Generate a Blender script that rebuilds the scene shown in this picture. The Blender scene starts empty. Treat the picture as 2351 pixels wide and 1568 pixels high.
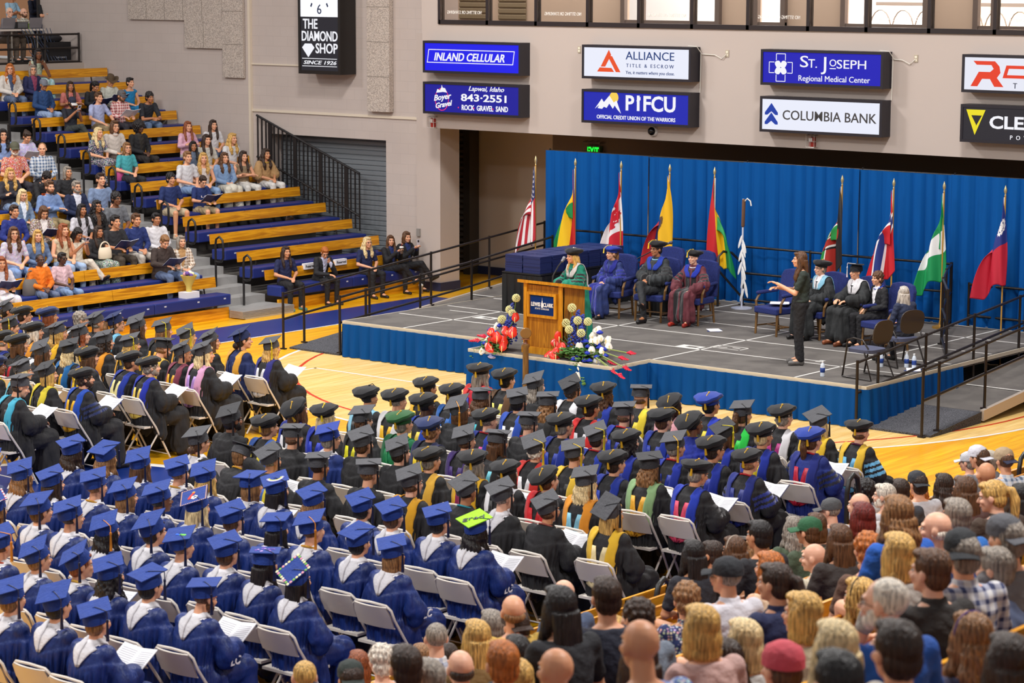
# Gymnasium graduation ceremony. X runs along the far wall, Y towards it, Z up, metres.
import bpy, bmesh, math, random
import numpy as np
from mathutils import Vector, Matrix
from mathutils.bvhtree import BVHTree
R = math.radians
PI = math.pi
sc = bpy.context.scene
C = sc.collection
random.seed(7)
# ---------------------------------------------------------------- camera, light, exposure
cam_d = bpy.data.cameras.new('camera')
cam = bpy.data.objects.new('camera', cam_d)
C.objects.link(cam)
sc.camera = cam
cam_d.sensor_width = 36.0
cam_d.lens = 36.0 * 5500 / 2351
cam_d.clip_end = 200
ax = ((0.77368599, 0.63356384, 0.00261754), (-0.097551, 0.11504167, 0.98855916), (0.62601421, -0.76508972, 0.15081091))
m4 = Matrix.Identity(4)
for i in range(3):
    for j in range(3):
        m4[j][i] = ax[i][j]
m4.translation = (0, 0, 6.1)
cam.matrix_world = m4
cam_d.dof.use_dof = True
cam_d.dof.focus_distance = 34.0
cam_d.dof.aperture_fstop = 4.5
sc.view_settings.view_transform = 'Standard'
sc.view_settings.look = 'None'
sc.view_settings.gamma = 1
sc.view_settings.use_curve_mapping = False
sc.view_settings.exposure = -0.1
wd = bpy.data.worlds.new('gym_air')
sc.world = wd
wd.use_nodes = True
wd.node_tree.nodes['Background'].inputs[0].default_value = (1.0, 0.98, 0.985, 1)
wd.node_tree.nodes['Background'].inputs[1].default_value = 0.42

def lamp(name, loc, size, power, target, col=(1, 0.98, 0.955)):
    d = bpy.data.lights.new(name, 'AREA')
    d.shape = 'RECTANGLE'
    d.size, d.size_y = size
    d.energy = power
    d.color = col
    o = bpy.data.objects.new(name, d)
    C.objects.link(o)
    o.location = loc
    o.rotation_euler = (Vector(target) - Vector(loc)).to_track_quat('-Z', 'Y').to_euler()
for i, (x, y) in enumerate([(-27, 8), (-16, 8), (-27, 19), (-16, 19), (-27, 28), (-16, 28), (-5, 12), (-37, 22)]):
    lamp('ceiling_lamp', (x, y, 11.0), (1.4, 1.4), 900, (x, y + 0.6, 0))
# ---------------------------------------------------------------- helpers
def lin(h):
    h = h.lstrip('#')
    c = [int(h[i:i + 2], 16) / 255 for i in (0, 2, 4)]
    return tuple((v / 12.92 if v <= 0.04045 else ((v + 0.055) / 1.055) ** 2.4) for v in c) + (1.0,)

class NT:
    def __init__(s, name):
        s.m = bpy.data.materials.new(name)
        s.m.use_nodes = True
        s.t = s.m.node_tree
        s.b = s.t.nodes['Principled BSDF']
    def n(s, typ, ins=None, **kw):
        o = s.t.nodes.new('ShaderNode' + typ)
        for k, v in kw.items():
            setattr(o, k, v)
        for k, v in (ins or {}).items():
            s.put(o.inputs[k], v)
        return o
    def put(s, sock, v):
        if isinstance(v, bpy.types.NodeSocket):
            s.t.links.new(v, sock)
        else:
            sock.default_value = v
    def set(s, **kw):
        for k, v in kw.items():
            s.put(s.b.inputs[k.replace('_', ' ')], v)
        return s
    def mix(s, f, a, b, mode='MIX'):
        o = s.n('MixRGB', {0: f, 1: a, 2: b}, blend_type=mode)
        return o.outputs[0]
    def ramp(s, f, stops):
        o = s.n('ValToRGB', {0: f})
        e = o.color_ramp.elements
        e[0].position, e[0].color = stops[0]
        e[1].position, e[1].color = stops[-1]
        for p, c in stops[1:-1]:
            k = e.new(p)
            k.color = c
        return o.outputs[0]
    def coord(s, sc3=(1, 1, 1), which='Object'):
        tc = s.n('TexCoord')
        return s.n('Mapping', {0: tc.outputs[which], 3: sc3}).outputs[0]
    def noise(s, v, scale, detail=3):
        return s.n('TexNoise', {'Vector': v, 'Scale': scale, 'Detail': detail}).outputs[0]
    def bump(s, h, st=0.3, d=0.01):
        s.put(s.b.inputs['Normal'], s.n('Bump', {'Height': h, 'Strength': st, 'Distance': d}).outputs[0])
        return s

MATS = {}
def flat(h, rough=0.6, metal=0.0, nz=0.06, scale=40):
    k = ('f', h, rough, metal)
    if k not in MATS:
        t = NT('paint_' + h.lstrip('#'))
        c = lin(h)
        f = t.noise(t.coord(), scale)
        d = tuple(v * (1 - nz) for v in c[:3]) + (1,)
        t.set(Base_Color=t.mix(f, c, d), Roughness=rough, Metallic=metal)
        MATS[k] = t.m
    return MATS[k]
def glow(h, st=1.0):
    k = ('g', h, st)
    if k not in MATS:
        t = NT('lit_' + h.lstrip('#'))
        t.set(Base_Color=(0.01, 0.01, 0.012, 1), Emission_Color=lin(h), Emission_Strength=st * 1.07, Roughness=0.5, Specular_IOR_Level=0.2)
        MATS[k] = t.m
    return MATS[k]

def objcol_mat(name, rough, kind='plain', sheen=0.0):
    t = NT(name)
    oc = t.n('ObjectInfo').outputs['Color']
    co = t.coord()
    base = oc
    dk = t.mix(1.0, oc, (0.62, 0.62, 0.62, 1), 'MULTIPLY')
    if kind == 'plain':
        base = t.mix(t.noise(co, 9), dk, oc)
        t.bump(t.noise(co, 26), 0.5, 0.02)
    if kind == 'gown':
        base = t.mix(t.ramp(t.noise(co, 7, 2), [(0.3, (0, 0, 0, 1)), (0.6, (1, 1, 1, 1))]), dk, oc)
        t.bump(t.noise(t.coord((3, 3, 1)), 6), 0.6, 0.03)
    if kind == 'hair':
        st = t.noise(t.coord((60, 60, 5)), 1.6, 2)
        hi = t.mix(1.0, oc, (1.7, 1.6, 1.45, 1), 'MULTIPLY')
        lo = t.mix(1.0, oc, (0.45, 0.42, 0.4, 1), 'MULTIPLY')
        base = t.mix(t.ramp(st, [(0.32, (0, 0, 0, 1)), (0.68, (1, 1, 1, 1))]), lo, hi)
        t.bump(st, 0.7, 0.02)
    if kind == 'skin':
        base = t.mix(t.noise(co, 14), t.mix(1.0, oc, (0.9, 0.74, 0.7, 1), 'MULTIPLY'), oc)
        t.set(Subsurface_Weight=0.05)
    if kind == 'lips':
        base = t.mix(1.0, oc, (0.75, 0.42, 0.42, 1), 'MULTIPLY')
    if kind == 'plaid':
        x = t.n('SeparateXYZ', {0: co})
        def bands(s, f):
            return t.n('Math', {0: t.n('Math', {0: t.n('Math', {0: s, 1: f}, operation='MULTIPLY').outputs[0]}, operation='SINE').outputs[0], 1: 0.3}, operation='GREATER_THAN').outputs[0]
        a = bands(x.outputs[0], 105)
        b = bands(x.outputs[2], 105)
        sm = t.n('Math', {0: a, 1: b}).outputs[0]
        h = t.n('Math', {0: sm, 1: 0.5}, operation='MULTIPLY').outputs[0]
        base = t.ramp(h, [(0.0, (0.75, 0.73, 0.7, 1)), (0.5, (0.5, 0.5, 0.5, 1)), (1.0, (0.03, 0.03, 0.05, 1))])
        base = t.mix(h, t.mix(0.25, (0.8, 0.78, 0.74, 1), oc), oc)
        base = t.mix(t.n('Math', {0: sm, 1: 1.5}, operation='GREATER_THAN').outputs[0], base, t.mix(0.6, oc, (0.02, 0.02, 0.04, 1)))
    if kind == 'floral':
        v = t.n('TexVoronoi', {'Vector': co, 'Scale': 48.0})
        base = t.mix(t.ramp(v.outputs['Distance'], [(0.2, (1, 1, 1, 1)), (0.55, (0, 0, 0, 1))]), oc, t.mix(0.55, v.outputs['Color'], (0.85, 0.75, 0.7, 1)))
    if kind == 'denim':
        base = t.mix(t.noise(co, 8, 5), t.mix(1.0, oc, (0.55, 0.6, 0.7, 1), 'MULTIPLY'), t.mix(0.2, oc, (0.8, 0.9, 1, 1)))
        t.bump(t.noise(co, 200), 0.2, 0.004)
    if kind == 'velvet':
        t.set(Sheen_Weight=0.12)
        base = t.mix(t.noise(co, 12), dk, oc)
    t.set(Base_Color=base, Roughness=rough)
    return t.m
SKIN = objcol_mat('skin', 0.5, 'skin')
LIPS = objcol_mat('lips', 0.45, 'lips')
HAIR = objcol_mat('hair', 0.45, 'hair')
CLOTH = {'plain': objcol_mat('cloth', 0.8), 'gown': objcol_mat('gown_cloth', 0.8, 'gown'), 'velvet': objcol_mat('velvet', 0.9, 'velvet'),
         'satin': objcol_mat('satin', 0.5, 'gown'), 'plaid': objcol_mat('plaid', 0.8, 'plaid'), 'floral': objcol_mat('floral', 0.8, 'floral'),
         'denim': objcol_mat('denim', 0.85, 'denim')}
EYEW = flat('#e8e2da', 0.3)
EYED = flat('#2a1d15', 0.5)

class MB:
    """collects shapes into one mesh"""
    def __init__(s):
        s.v, s.f, s.mi, s.cur, s.M = [], [], [], 0, None
    def add(s, vs, fs):
        b = len(s.v)
        if s.M is not None:
            vs = [tuple(s.M @ Vector(p)) for p in vs]
        s.v += [tuple(p) for p in vs]
        s.f += [tuple(b + i for i in f) for f in fs]
        s.mi += [s.cur] * len(fs)
        return s
    def mat(s, i):
        s.cur = i
        return s
    def box(s, a, b, M=None):
        x0, y0, z0 = a
        x1, y1, z1 = b
        vs = [(x, y, z) for z in (z0, z1) for y in (y0, y1) for x in (x0, x1)]
        if M is not None:
            vs = [tuple(M @ Vector(p)) for p in vs]
        return s.add(vs, [(0, 2, 3, 1), (4, 5, 7, 6), (0, 1, 5, 4), (2, 6, 7, 3), (0, 4, 6, 2), (1, 3, 7, 5)])
    def rings(s, rs, closed=False):
        n = len(rs[0])
        vs = [p for r in rs for p in r]
        fs = [(i * n + j, i * n + (j + 1) % n, (i + 1) * n + (j + 1) % n, (i + 1) * n + j) for i in range(len(rs) - 1) for j in range(n)]
        if not closed:
            fs += [tuple(range(n))[::-1], tuple((len(rs) - 1) * n + j for j in range(n))]
        return s.add(vs, fs)
    def ell(s, c, r, rot=None, n=14, m=9):
        c = Vector(c)
        r = (r, r, r) if isinstance(r, (int, float)) else r
        rs = []
        for i in range(m + 1):
            a = -PI / 2 + PI * (i + 0.02) / (m + 0.04)
            rg = []
            for j in range(n):
                b = 2 * PI * j / n
                p = Vector((r[0] * math.cos(a) * math.cos(b), r[1] * math.cos(a) * math.sin(b), r[2] * math.sin(a)))
                rg.append(c + (rot @ p if rot else p))
            rs.append(rg)
        return s.rings(rs)
    def cap(s, p, q, r0, r1=None, n=12):
        r1 = r0 if r1 is None else r1
        p, q = Vector(p), Vector(q)
        d = q - p
        if d.length < 1e-6:
            return s.ell(p, r0)
        d.normalize()
        u = d.orthogonal().normalized()
        w = d.cross(u)
        rs = []
        for cc, rr, a0, a1 in ((p, r0, -89, 0), (q, r1, 0, 89)):
            for k in range(5):
                a = R(a0 + (a1 - a0) * k / 4)
                rs.append([cc + d * (rr * math.sin(a)) + (u * math.cos(2 * PI * j / n) + w * math.sin(2 * PI * j / n)) * (rr * math.cos(a)) for j in range(n)])
        return s.rings(rs)
    def tube(s, pts, r, n=8):
        pts = [Vector(p) for p in pts]
        rr = r if isinstance(r, (list, tuple)) else [r] * len(pts)
        u = None
        rs = []
        for i, p in enumerate(pts):
            d = (pts[min(i + 1, len(pts) - 1)] - pts[max(i - 1, 0)]).normalized()
            u = d.orthogonal().normalized() if u is None else (u - d * u.dot(d)).normalized()
            w = d.cross(u)
            rs.append([p + (u * math.cos(2 * PI * j / n) + w * math.sin(2 * PI * j / n)) * rr[i] for j in range(n)])
        return s.rings(rs)
    def loft(s, rs, n=18):
        """rs: (x, y, z, rx, ry)"""
        return s.rings([[(x + a * math.cos(2 * PI * j / n), y + b * math.sin(2 * PI * j / n), z) for j in range(n)] for x, y, z, a, b in rs])
    def lathe(s, prof, n=20, c=(0, 0, 0)):
        return s.rings([[(c[0] + r * math.cos(2 * PI * j / n), c[1] + r * math.sin(2 * PI * j / n), c[2] + z) for j in range(n)] for r, z in prof])
    def prism(s, pts, o, u, w, d):
        """polygon in plane (u, w) at o, pushed along d"""
        o, u, w, d = Vector(o), Vector(u), Vector(w), Vector(d)
        a = [o + u * x + w * y for x, y in pts]
        n = len(a)
        return s.add(a + [p + d for p in a], [tuple(range(n))[::-1], tuple(range(n, 2 * n))] + [(i, (i + 1) % n, n + (i + 1) % n, n + i) for i in range(n)])
    def grid(s, g, th=0.0):
        h, w = len(g), len(g[0])
        s.add([p for r in g for p in r], [(i * w + j, i * w + j + 1, (i + 1) * w + j + 1, (i + 1) * w + j) for i in range(h - 1) for j in range(w - 1)])
        return s
    def mesh(s, name='mesh', mats=(), smooth=True):
        me = bpy.data.meshes.new(name)
        me.from_pydata(s.v, [], s.f)
        for m in mats:
            me.materials.append(m)
        if len(mats) > 1:
            me.polygons.foreach_set('material_index', s.mi)
        if smooth:
            me.polygons.foreach_set('use_smooth', [True] * len(me.polygons))
        me.update()
        return me

def tag(o, label=None, cat=None, group=None, kind=None):
    for k, v in (('label', label), ('category', cat), ('group', group), ('kind', kind)):
        if v:
            o[k] = v
    return o
def ob(name, me, parent=None, col=None, mats=None, loc=None, rot=None, M=None):
    o = bpy.data.objects.new(name, me)
    C.objects.link(o)
    if parent is not None:
        o.parent = parent
    if col:
        o.color = lin(col)
    for i, m in enumerate(mats or []):
        if m is not None and i < len(o.material_slots):
            o.material_slots[i].link = 'OBJECT'
            o.material_slots[i].material = m
    if loc is not None:
        o.location = loc
    if rot is not None:
        o.rotation_euler = rot
    if M is not None:
        o.matrix_basis = M
    return o
def build(name, mb, mat, parent=None, smooth=False, **k):
    """one mesh object from a collector; smooth shading by angle"""
    mats = mat if isinstance(mat, (list, tuple)) else [mat]
    me = mb.mesh(name, mats, smooth)
    bm = bmesh.new()
    bm.from_mesh(me)
    bmesh.ops.recalc_face_normals(bm, faces=bm.faces)
    if smooth:
        for e in bm.edges:
            if len(e.link_faces) == 2 and e.calc_face_angle(0) > R(50):
                e.smooth = False
    bm.to_mesh(me)
    bm.free()
    return ob(name, me, parent, **k)
def empty(name, loc, rz=0, label=None, cat=None, group=None):
    o = bpy.data.objects.new(name, None)
    C.objects.link(o)
    o.empty_display_size = 0.1
    o.location = loc
    o.rotation_euler = (0, 0, rz)
    return tag(o, label, cat, group)
def copy_tree(o, parent=None):
    c = o.copy()
    C.objects.link(c)
    if parent is not None:
        c.parent = parent
    for ch in o.children:
        copy_tree(ch, c)
    return c
def struct(name, mb, mat, **k):
    return tag(build(name, mb, mat, **k), kind='structure')
def fuse(mb, vox, sm=3, fn=None, mats=(), extra=None):
    """one continuous surface from overlapping shapes"""
    me = mb.mesh('raw')
    o = bpy.data.objects.new('raw', me)
    C.objects.link(o)
    r = o.modifiers.new('r', 'REMESH')
    r.mode = 'VOXEL'
    r.voxel_size = vox
    if sm:
        s = o.modifiers.new('s', 'SMOOTH')
        s.factor, s.iterations = 0.5, sm
    dg = bpy.context.evaluated_depsgraph_get()
    me2 = bpy.data.meshes.new_from_object(o.evaluated_get(dg))
    bpy.data.objects.remove(o)
    bpy.data.meshes.remove(me)
    me2.materials.clear()
    n = len(me2.vertices)
    if fn:
        co = np.empty(n * 3, np.float32)
        no = np.empty(n * 3, np.float32)
        me2.vertices.foreach_get('co', co)
        me2.vertices.foreach_get('normal', no)
        co = fn(co.reshape(-1, 3), no.reshape(-1, 3))
        me2.vertices.foreach_set('co', np.ascontiguousarray(co, np.float32).ravel())
    if extra:
        bm = bmesh.new()
        bm.from_mesh(me2)
        me3 = extra.mesh('x', [None] * 4)
        bm.from_mesh(me3)
        bm.to_mesh(me2)
        bm.free()
        bpy.data.meshes.remove(me3)
    for m in mats:
        me2.materials.append(m)
    me2.polygons.foreach_set('use_smooth', [True] * len(me2.polygons))
    me2.update()
    return me2
def face_mat(me, fn):
    """material slot per face from its centre and normal"""
    n = len(me.polygons)
    c = np.empty(n * 3, np.float32)
    no = np.empty(n * 3, np.float32)
    me.polygons.foreach_get('center', c)
    me.polygons.foreach_get('normal', no)
    me.polygons.foreach_set('material_index', fn(c.reshape(-1, 3), no.reshape(-1, 3)).astype(np.int32))

_font = {}
def text(body, size, shear=0.0, sx=1.0, bold=0.0, space=1.0, align='CENTER'):
    """a lettering mesh in the XY plane, centred, size = capital height"""
    k = (body, size, shear, sx, bold, space, align)
    if k not in _font:
        cu = bpy.data.curves.new('letters', 'FONT')
        cu.body = body
        cu.size = size / 0.73
        cu.shear = shear
        cu.offset = bold
        cu.space_character = space
        cu.align_x = align
        cu.align_y = 'CENTER'
        cu.extrude = 0.003
        cu.resolution_u = 3
        o = bpy.data.objects.new('letters', cu)
        C.objects.link(o)
        me = bpy.data.meshes.new_from_object(o.evaluated_get(bpy.context.evaluated_depsgraph_get()))
        bpy.data.objects.remove(o)
        bpy.data.curves.remove(cu)
        if sx != 1.0:
            for v in me.vertices:
                v.co.x *= sx
        _font[k] = me
    return _font[k]
def letters(name, parent, body, size, mat, loc, rot=(PI / 2, 0, 0), fit=None, **k):
    me = text(body, size, **k).copy()
    if fit and me.vertices:
        xs = [v.co.x for v in me.vertices]
        s = fit / max(1e-4, max(xs) - min(xs))
        for v in me.vertices:
            v.co.x *= s
    me.materials.clear()
    me.materials.append(mat)
    return ob(name, me, parent, loc=loc, rot=rot)
# ---------------------------------------------------------------- materials of the place
def wood_mat(name, base, dark, sc3, rough=0.25, planks=None, coat=0.0):
    t = NT(name)
    co = t.coord(sc3)
    nz = t.n('TexNoise', {'Vector': co, 'Scale': 1.0, 'Detail': 6.0, 'Distortion': 1.2}).outputs[0]
    c = t.mix(t.ramp(nz, [(0.38, (0, 0, 0, 1)), (0.62, (1, 1, 1, 1))]), lin(dark), lin(base))
    if planks:
        br = t.n('TexBrick', {'Vector': t.n('Mapping', {0: t.n('TexCoord').outputs['Object'], 2: (0, 0, PI / 2)}).outputs[0], 'Color1': (0.86, 0.84, 0.78, 1), 'Color2': (1, 1, 1, 1), 'Mortar': (0.55, 0.45, 0.35, 1), 'Scale': 1.0, 'Mortar Size': 0.0015, 'Brick Width': planks[0], 'Row Height': planks[1]}).outputs[0]
        c = t.mix(1.0, c, br, 'MULTIPLY')
    t.set(Base_Color=c, Roughness=rough, Coat_Weight=coat, Coat_Roughness=0.08)
    return t.m
FL_GOLD = wood_mat('maple_amber', '#f4bc1a', '#e69e00', (7, 0.5, 1), 0.36, (1.3, 0.06), 0.08)
FL_TAN = wood_mat('maple_pale', '#f0cd88', '#e4ba68', (9, 0.6, 1), 0.38, (1.3, 0.06), 0.08)
BENCHWOOD = wood_mat('bench_pine', '#e8a21c', '#b87208', (14, 1.1, 14), 0.35)
OAK = wood_mat('lectern_oak', '#b97b1e', '#8f5710', (30, 30, 2.2), 0.4)
OAKL = wood_mat('oak_trim', '#cf8f20', '#b87614', (20, 20, 3), 0.35)
ALU = flat('#b9b7b4', 0.4, 0.5)
BLK = flat('#1d1b1c', 0.4)
BLKM = flat('#2c2624', 0.35, 0.4)
NAVYP = flat('#1c2d6c', 0.5)
def block_mat():
    t = NT('painted_block')
    co = t.n('Mapping', {0: t.n('TexCoord').outputs['Object'], 2: (PI / 2, 0, 0)}).outputs[0]
    br = t.n('TexBrick', {'Vector': co, 'Color1': (1, 1, 1, 1), 'Color2': (0.97, 0.97, 0.97, 1), 'Mortar': (0.9, 0.9, 0.9, 1), 'Scale': 1.0, 'Mortar Size': 0.006, 'Brick Width': 0.41, 'Row Height': 0.203}).outputs[0]
    c = t.mix(t.noise(t.coord(), 2.0), lin('#b9aba4'), lin('#c1b4ad'))
    t.set(Base_Color=t.mix(1.0, c, br, 'MULTIPLY'), Roughness=0.75)
    return t.m
BLOCK = block_mat()
WALL = flat('#bcaea6', 0.75, nz=0.04, scale=1.5)
def fleck(name, a, b, sc_):
    t = NT(name)
    n_ = t.noise(t.coord(), sc_, 4)
    t.set(Base_Color=t.mix(t.ramp(n_, [(0.42, (0, 0, 0, 1)), (0.58, (1, 1, 1, 1))]), lin(a), lin(b)), Roughness=0.95)
    return t.bump(n_, 0.5, 0.01).m
PANEL = fleck('acoustic_fibre', '#9d9188', '#c9bbb0', 55)
DECK = fleck('stage_deck', '#57524f', '#625d59', 3)
TREAD = fleck('tread_plate', '#26262a', '#5a5a60', 90)
def pleat_mat(h):
    t = NT('drape_' + h[1:])
    c = lin(h)
    t.set(Base_Color=t.mix(t.noise(t.coord((3, 3, 0.6)), 2.5), tuple(v * .8 for v in c[:3]) + (1,), c), Roughness=0.8, Specular_IOR_Level=0.15)
    return t.m
DRAPE = pleat_mat('#005098')
SKIRT = pleat_mat('#004a90')
GLASS = NT('clear_glass').set(Base_Color=(1, 1, 1, 1), Roughness=0.02, Transmission_Weight=1.0, IOR=1.02).m

# ---------------------------------------------------------------- floor and its court lines
fl = MB()
fl.add([(-62, -8, 0), (-4, -8, 0), (-4, 48, 0), (-62, 48, 0)], [(0, 1, 2, 3)])
def disc(cx, cy, r, z, m, r0=0.0, a0=0, a1=360, n=72):
    fl.mat(m)
    a = [R(a0 + (a1 - a0) * i / n) for i in range(n + 1)]
    if r0 <= 0:
        fl.add([(cx + r * math.cos(t), cy + r * math.sin(t), z) for t in a[:-1]], [tuple(range(n))])
    else:
        for i in range(n):
            fl.add([(cx + q * math.cos(t), cy + q * math.sin(t), z) for q, t in ((r0, a[i]), (r, a[i]), (r, a[i + 1]), (r0, a[i + 1]))], [(0, 1, 2, 3)])
def fq(x0, y0, x1, y1, z, m):
    fl.mat(m).add([(x0, y0, z), (x1, y0, z), (x1, y1, z), (x0, y1, z)], [(0, 1, 2, 3)])
disc(-21.35, 30.2, 6.42, .001, 1)
disc(-21.35, 30.2, 6.47, .002, 2, 6.41)
disc(-21.35, 30.2, 5.98, .002, 3, 5.93)
disc(-21.35, 26.8, 4.6, .002, 5, 4.58, 190, 262)
disc(-21.35, 26.8, 4.4, .002, 5, 4.38, 190, 262)
fq(-25.95, 26.78, -16.8, 26.83, .003, 2)
fq(-25.95, 25.6, -25.9, 26.83, .003, 2)
fq(-28.97, -8, -28.92, 34.4, .003, 2)
fq(-13.78, -8, -13.73, 34.4, .003, 2)
fq(-30.25, -8, -28.97, 34.4, .002, 4)
fq(-13.73, -8, -12.35, 34.4, .002, 4)
fq(-28.9, 17.47, -13.8, 17.53, .002, 2)
disc(-21.35, 17.5, 2.75, .003, 2)
disc(-21.35, 17.5, 2.6, .004, 4)
FL = struct('floor', fl, [FL_GOLD, FL_TAN, flat('#e9e4dc', 0.35), flat('#c8330e', 0.35), flat('#12307a', 0.3), flat('#9a6a14', 0.4)])
FL['label'] = 'amber maple basketball floor with painted lines'

# ---------------------------------------------------------------- far wall with shutter opening, column, recess
Y0 = 35.1
w = MB()
w.box((-42.3, Y0, 0), (-35.2, Y0 + .5, 9))
w.box((-35.2, Y0, 2.88), (-31.95, Y0 + .5, 9))
w.box((-31.95, Y0, 0), (-30.5, Y0 + .5, 9))
struct('wall_far', w, BLOCK)
w = MB()
w.box((-42.3, Y0 - .06, 0), (-35.72, Y0 - .001, 9))
struct('wall_left_bay', w, BLOCK)
w = MB()
w.box((-50, 36.6, 4.2), (-42.0, 36.8, 9))
struct('wall_press_room', w, flat('#cf9a72', .7))
w = MB()
w.box((-42.36, Y0 - .1, 4.2), (-42.28, 36.6, 9))
struct('trim_2', w, flat('#2a2220', .6))
w = MB()
w.box((-35.72, Y0 - .07, 0), (-35.66, Y0 - .0, 9))
w.box((-35.66, Y0 - .03, 3.32), (-31.1, Y0, 3.37))
w.box((-35.66, Y0 - .03, 4.28), (-33.9, Y0, 4.31))
struct('trim_1', w, flat('#d9cbb8', 0.6))
w = MB()
w.box((-31.1, Y0 - .05, 0), (-30.49, Y0 + .52, 5))
struct('wall_column', w, WALL)
w = MB()
w.box((-31.6, Y0 - .065, 0), (-30.47, Y0 + .53, .17))
w.box((-31.8, 37.72, 0), (-28.0, 37.8, .16))
struct('baseboard_far', w, flat('#232a4a', 0.5))
sh = MB()
for i in range(29):
    z = .02 + i * .1
    sh.prism([(0, 0), (.02, .02), (.02, .085), (0, .1)], (-35.2, Y0 + .36, z), (0, -1, 0), (0, 0, 1), (3.25, 0, 0))
tag(build('roll_shutter', sh, flat('#82878c', 0.5, .3)), 'grey ribbed roll-down shutter closing the doorway behind the stair railing', 'shutter')
w = MB()
w.box((-34, 37.8, 0), (-8, 38.0, 3.3))
w.box((-34.1, 35.6, 0), (-34, 37.8, 3.3))
struct('wall_recess', w, flat('#c9b9aa', 0.8, nz=.03, scale=1))
w = MB()
w.box((-28.78, 36.4, 2.2), (-8, 37.8, 3.3))  # brown block, darker than the recess wall beside it
struct('wall_brown', w, flat('#6a5745', 0.8, nz=.03, scale=1))
w = MB()
w.box((-30.46, 34.75, 3.24), (-8, 44, 3.6))
w.box((-34.1, 35.6, 3.24), (-30.46, 38, 3.6))
struct('ceiling_recess', w, flat('#a4988c', 0.8))
sh = MB()
for i in range(26):
    z = .06 + i * .115
    sh.prism([(0, 0), (.05, .03), (.05, .085), (0, .1)], (-33.2, 37.6, z), (0, -1, 0), (0, 0, 1), (1.25, 0, 0))
lv = build('louvred_shutter', sh, flat('#5d5650', 0.5, .2))
tag(lv, 'dark grey louvred shutter in the recess behind the wall corner', 'shutter')
j = MB()
j.box((-31.95, 37.45, 0), (-31.78, 37.75, 3.24))
build('jamb', j, flat('#3b3632', 0.5), lv)

# sign wall over the stage, glazing band, concourse behind
SY = 34.5
w = MB()
w.box((-30.46, SY, 3.23), (-8, SY + .25, 5.2))
struct('wall_sign', w, WALL)
xs = [-30.01, -28.83, -27.67, -26.48, -25.34, -24.19, -23.03, -21.82, -20.69, -19.52, -18.34, -17.1, -15.9, -14.7]
w = MB()
w.box((-30.46, SY, 7.0), (-8, SY + .25, 9))
w.box((-30.46, SY + .01, 5.2), (-30.05, SY + .25, 9))
w.box((-30.47, SY, 5.2), (-30.03, SY + .01, 7.0))
struct('wall_above', w, WALL)
MULL = flat('#241a1c', 0.4)
for i in range(len(xs) - 1):
    w = MB()
    a, b = xs[i], xs[i + 1]
    for bx in (((a - .03, SY - .03, 5.2), (a + .03, SY + .1, 7)), ((a, SY - .03, 5.2), (b, SY + .1, 5.28)), ((a, SY - .03, 6.9), (b, SY + .1, 7))):
        w.box(*bx)
    wn = struct('window_%d' % (i + 1), w, MULL)
    g = MB()
    g.box((a + .03, SY + .03, 5.27), (b - .03, SY + .042, 6.92))
    build('pane', g, GLASS, wn)
    if i in (0, 2, 4, 6, 8, 10):
        l_ = letters('lettering', wn, 'NO SITTING OR STANDING', .062, flat('#f2eee8', 0.5), ((a + b) / 2, SY + .02, 5.42), rot=(PI / 2, 0, 0), fit=.84)
        l_.scale = (-1, 1, 1)
w = MB()
w.box((-30.46, SY + .25, 5.0), (-8, 38.2, 5.2))
w.box((-34, 35.6, 5.0), (-30.46, 38.2, 5.2))
struct('floor_concourse', w, flat('#8b7f74', 0.6))
cw = flat('#c9b3a0', 0.8, nz=.02)
w = MB()
for a, b in ((-34, -28.3), (-26.0 + .0, -25.2), (-24.5, -23.3), (-21.5, -20.6), (-18.6, -17.6), (-15, -8)):
    w.box((a, 38, 5.2), (b, 38.2, 9))
for a, b in ((-28.3, -26.0), (-25.2, -24.5), (-23.3, -21.5), (-20.6, -18.6), (-17.6, -15)):
    w.box((a, 38, 7.6), (b, 38.2, 9))
struct('wall_concourse', w, cw)
w = MB()
for a in (-28.25, -27.8, -26.6, -26.02, -25.15, -24.55, -23.25, -22.75, -21.55, -20.55, -20.2, -18.65):
    w.box((a - .05, 37.9, 5.2), (a + .05, 38.0, 7.6))
for a, b in ((-28.3, -26.0), (-25.2, -24.5), (-23.3, -21.5), (-20.6, -18.6)):
    w.box((a, 37.92, 5.2), (b, 37.98, 5.26))
struct('window_14', w, flat('#6f625c', 0.5))
for a, n_ in ((-32.5, 'left'), (-31.45, 'right')):
    sh = MB()
    for i in range(18):
        sh.prism([(0, 0), (.03, .02), (.03, .09), (0, .11)], (a, 37.99, 5.22 + i * .12), (0, -1, 0), (0, 0, 1), (.72, 0, 0))
    tag(build('rolling_grille', sh, flat('#8a7b63', 0.6)), 'closed tan slatted counter shutter behind the ' + n_ + ' pane of the upper glass', 'shutter')
def brick_mat():
    t = NT('pale_brick')
    co = t.n('Mapping', {0: t.n('TexCoord').outputs['Object'], 2: (PI / 2, 0, 0)}).outputs[0]
    br = t.n('TexBrick', {'Vector': co, 'Color1': lin('#f0c4a0'), 'Color2': lin('#f7dcc4'), 'Mortar': lin('#fff0e0'), 'Scale': 1.0, 'Mortar Size': 0.012, 'Brick Width': 0.4, 'Row Height': 0.13}).outputs[0]
    t.set(Base_Color=br, Roughness=0.9)
    return t.m
bl = empty('brick_building', (-22, 44, 0), 0, 'sunlit pale brick building outside the upper windows', 'building')
m = MB()
m.box((-2.9, 0, 0), (9, 4, 10))
build('brick_front', m, brick_mat(), bl)
m = MB()
m.box((-12, .3, 0), (-2.9, 3, 10))  # added white wall, stands in for the bright overcast sky
m.box((.9, -.25, 4.6), (1.7, -.02, 6.1))
build('sky_wall_and_bay', m, flat('#ffffff', .9, nz=0), bl)
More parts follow.
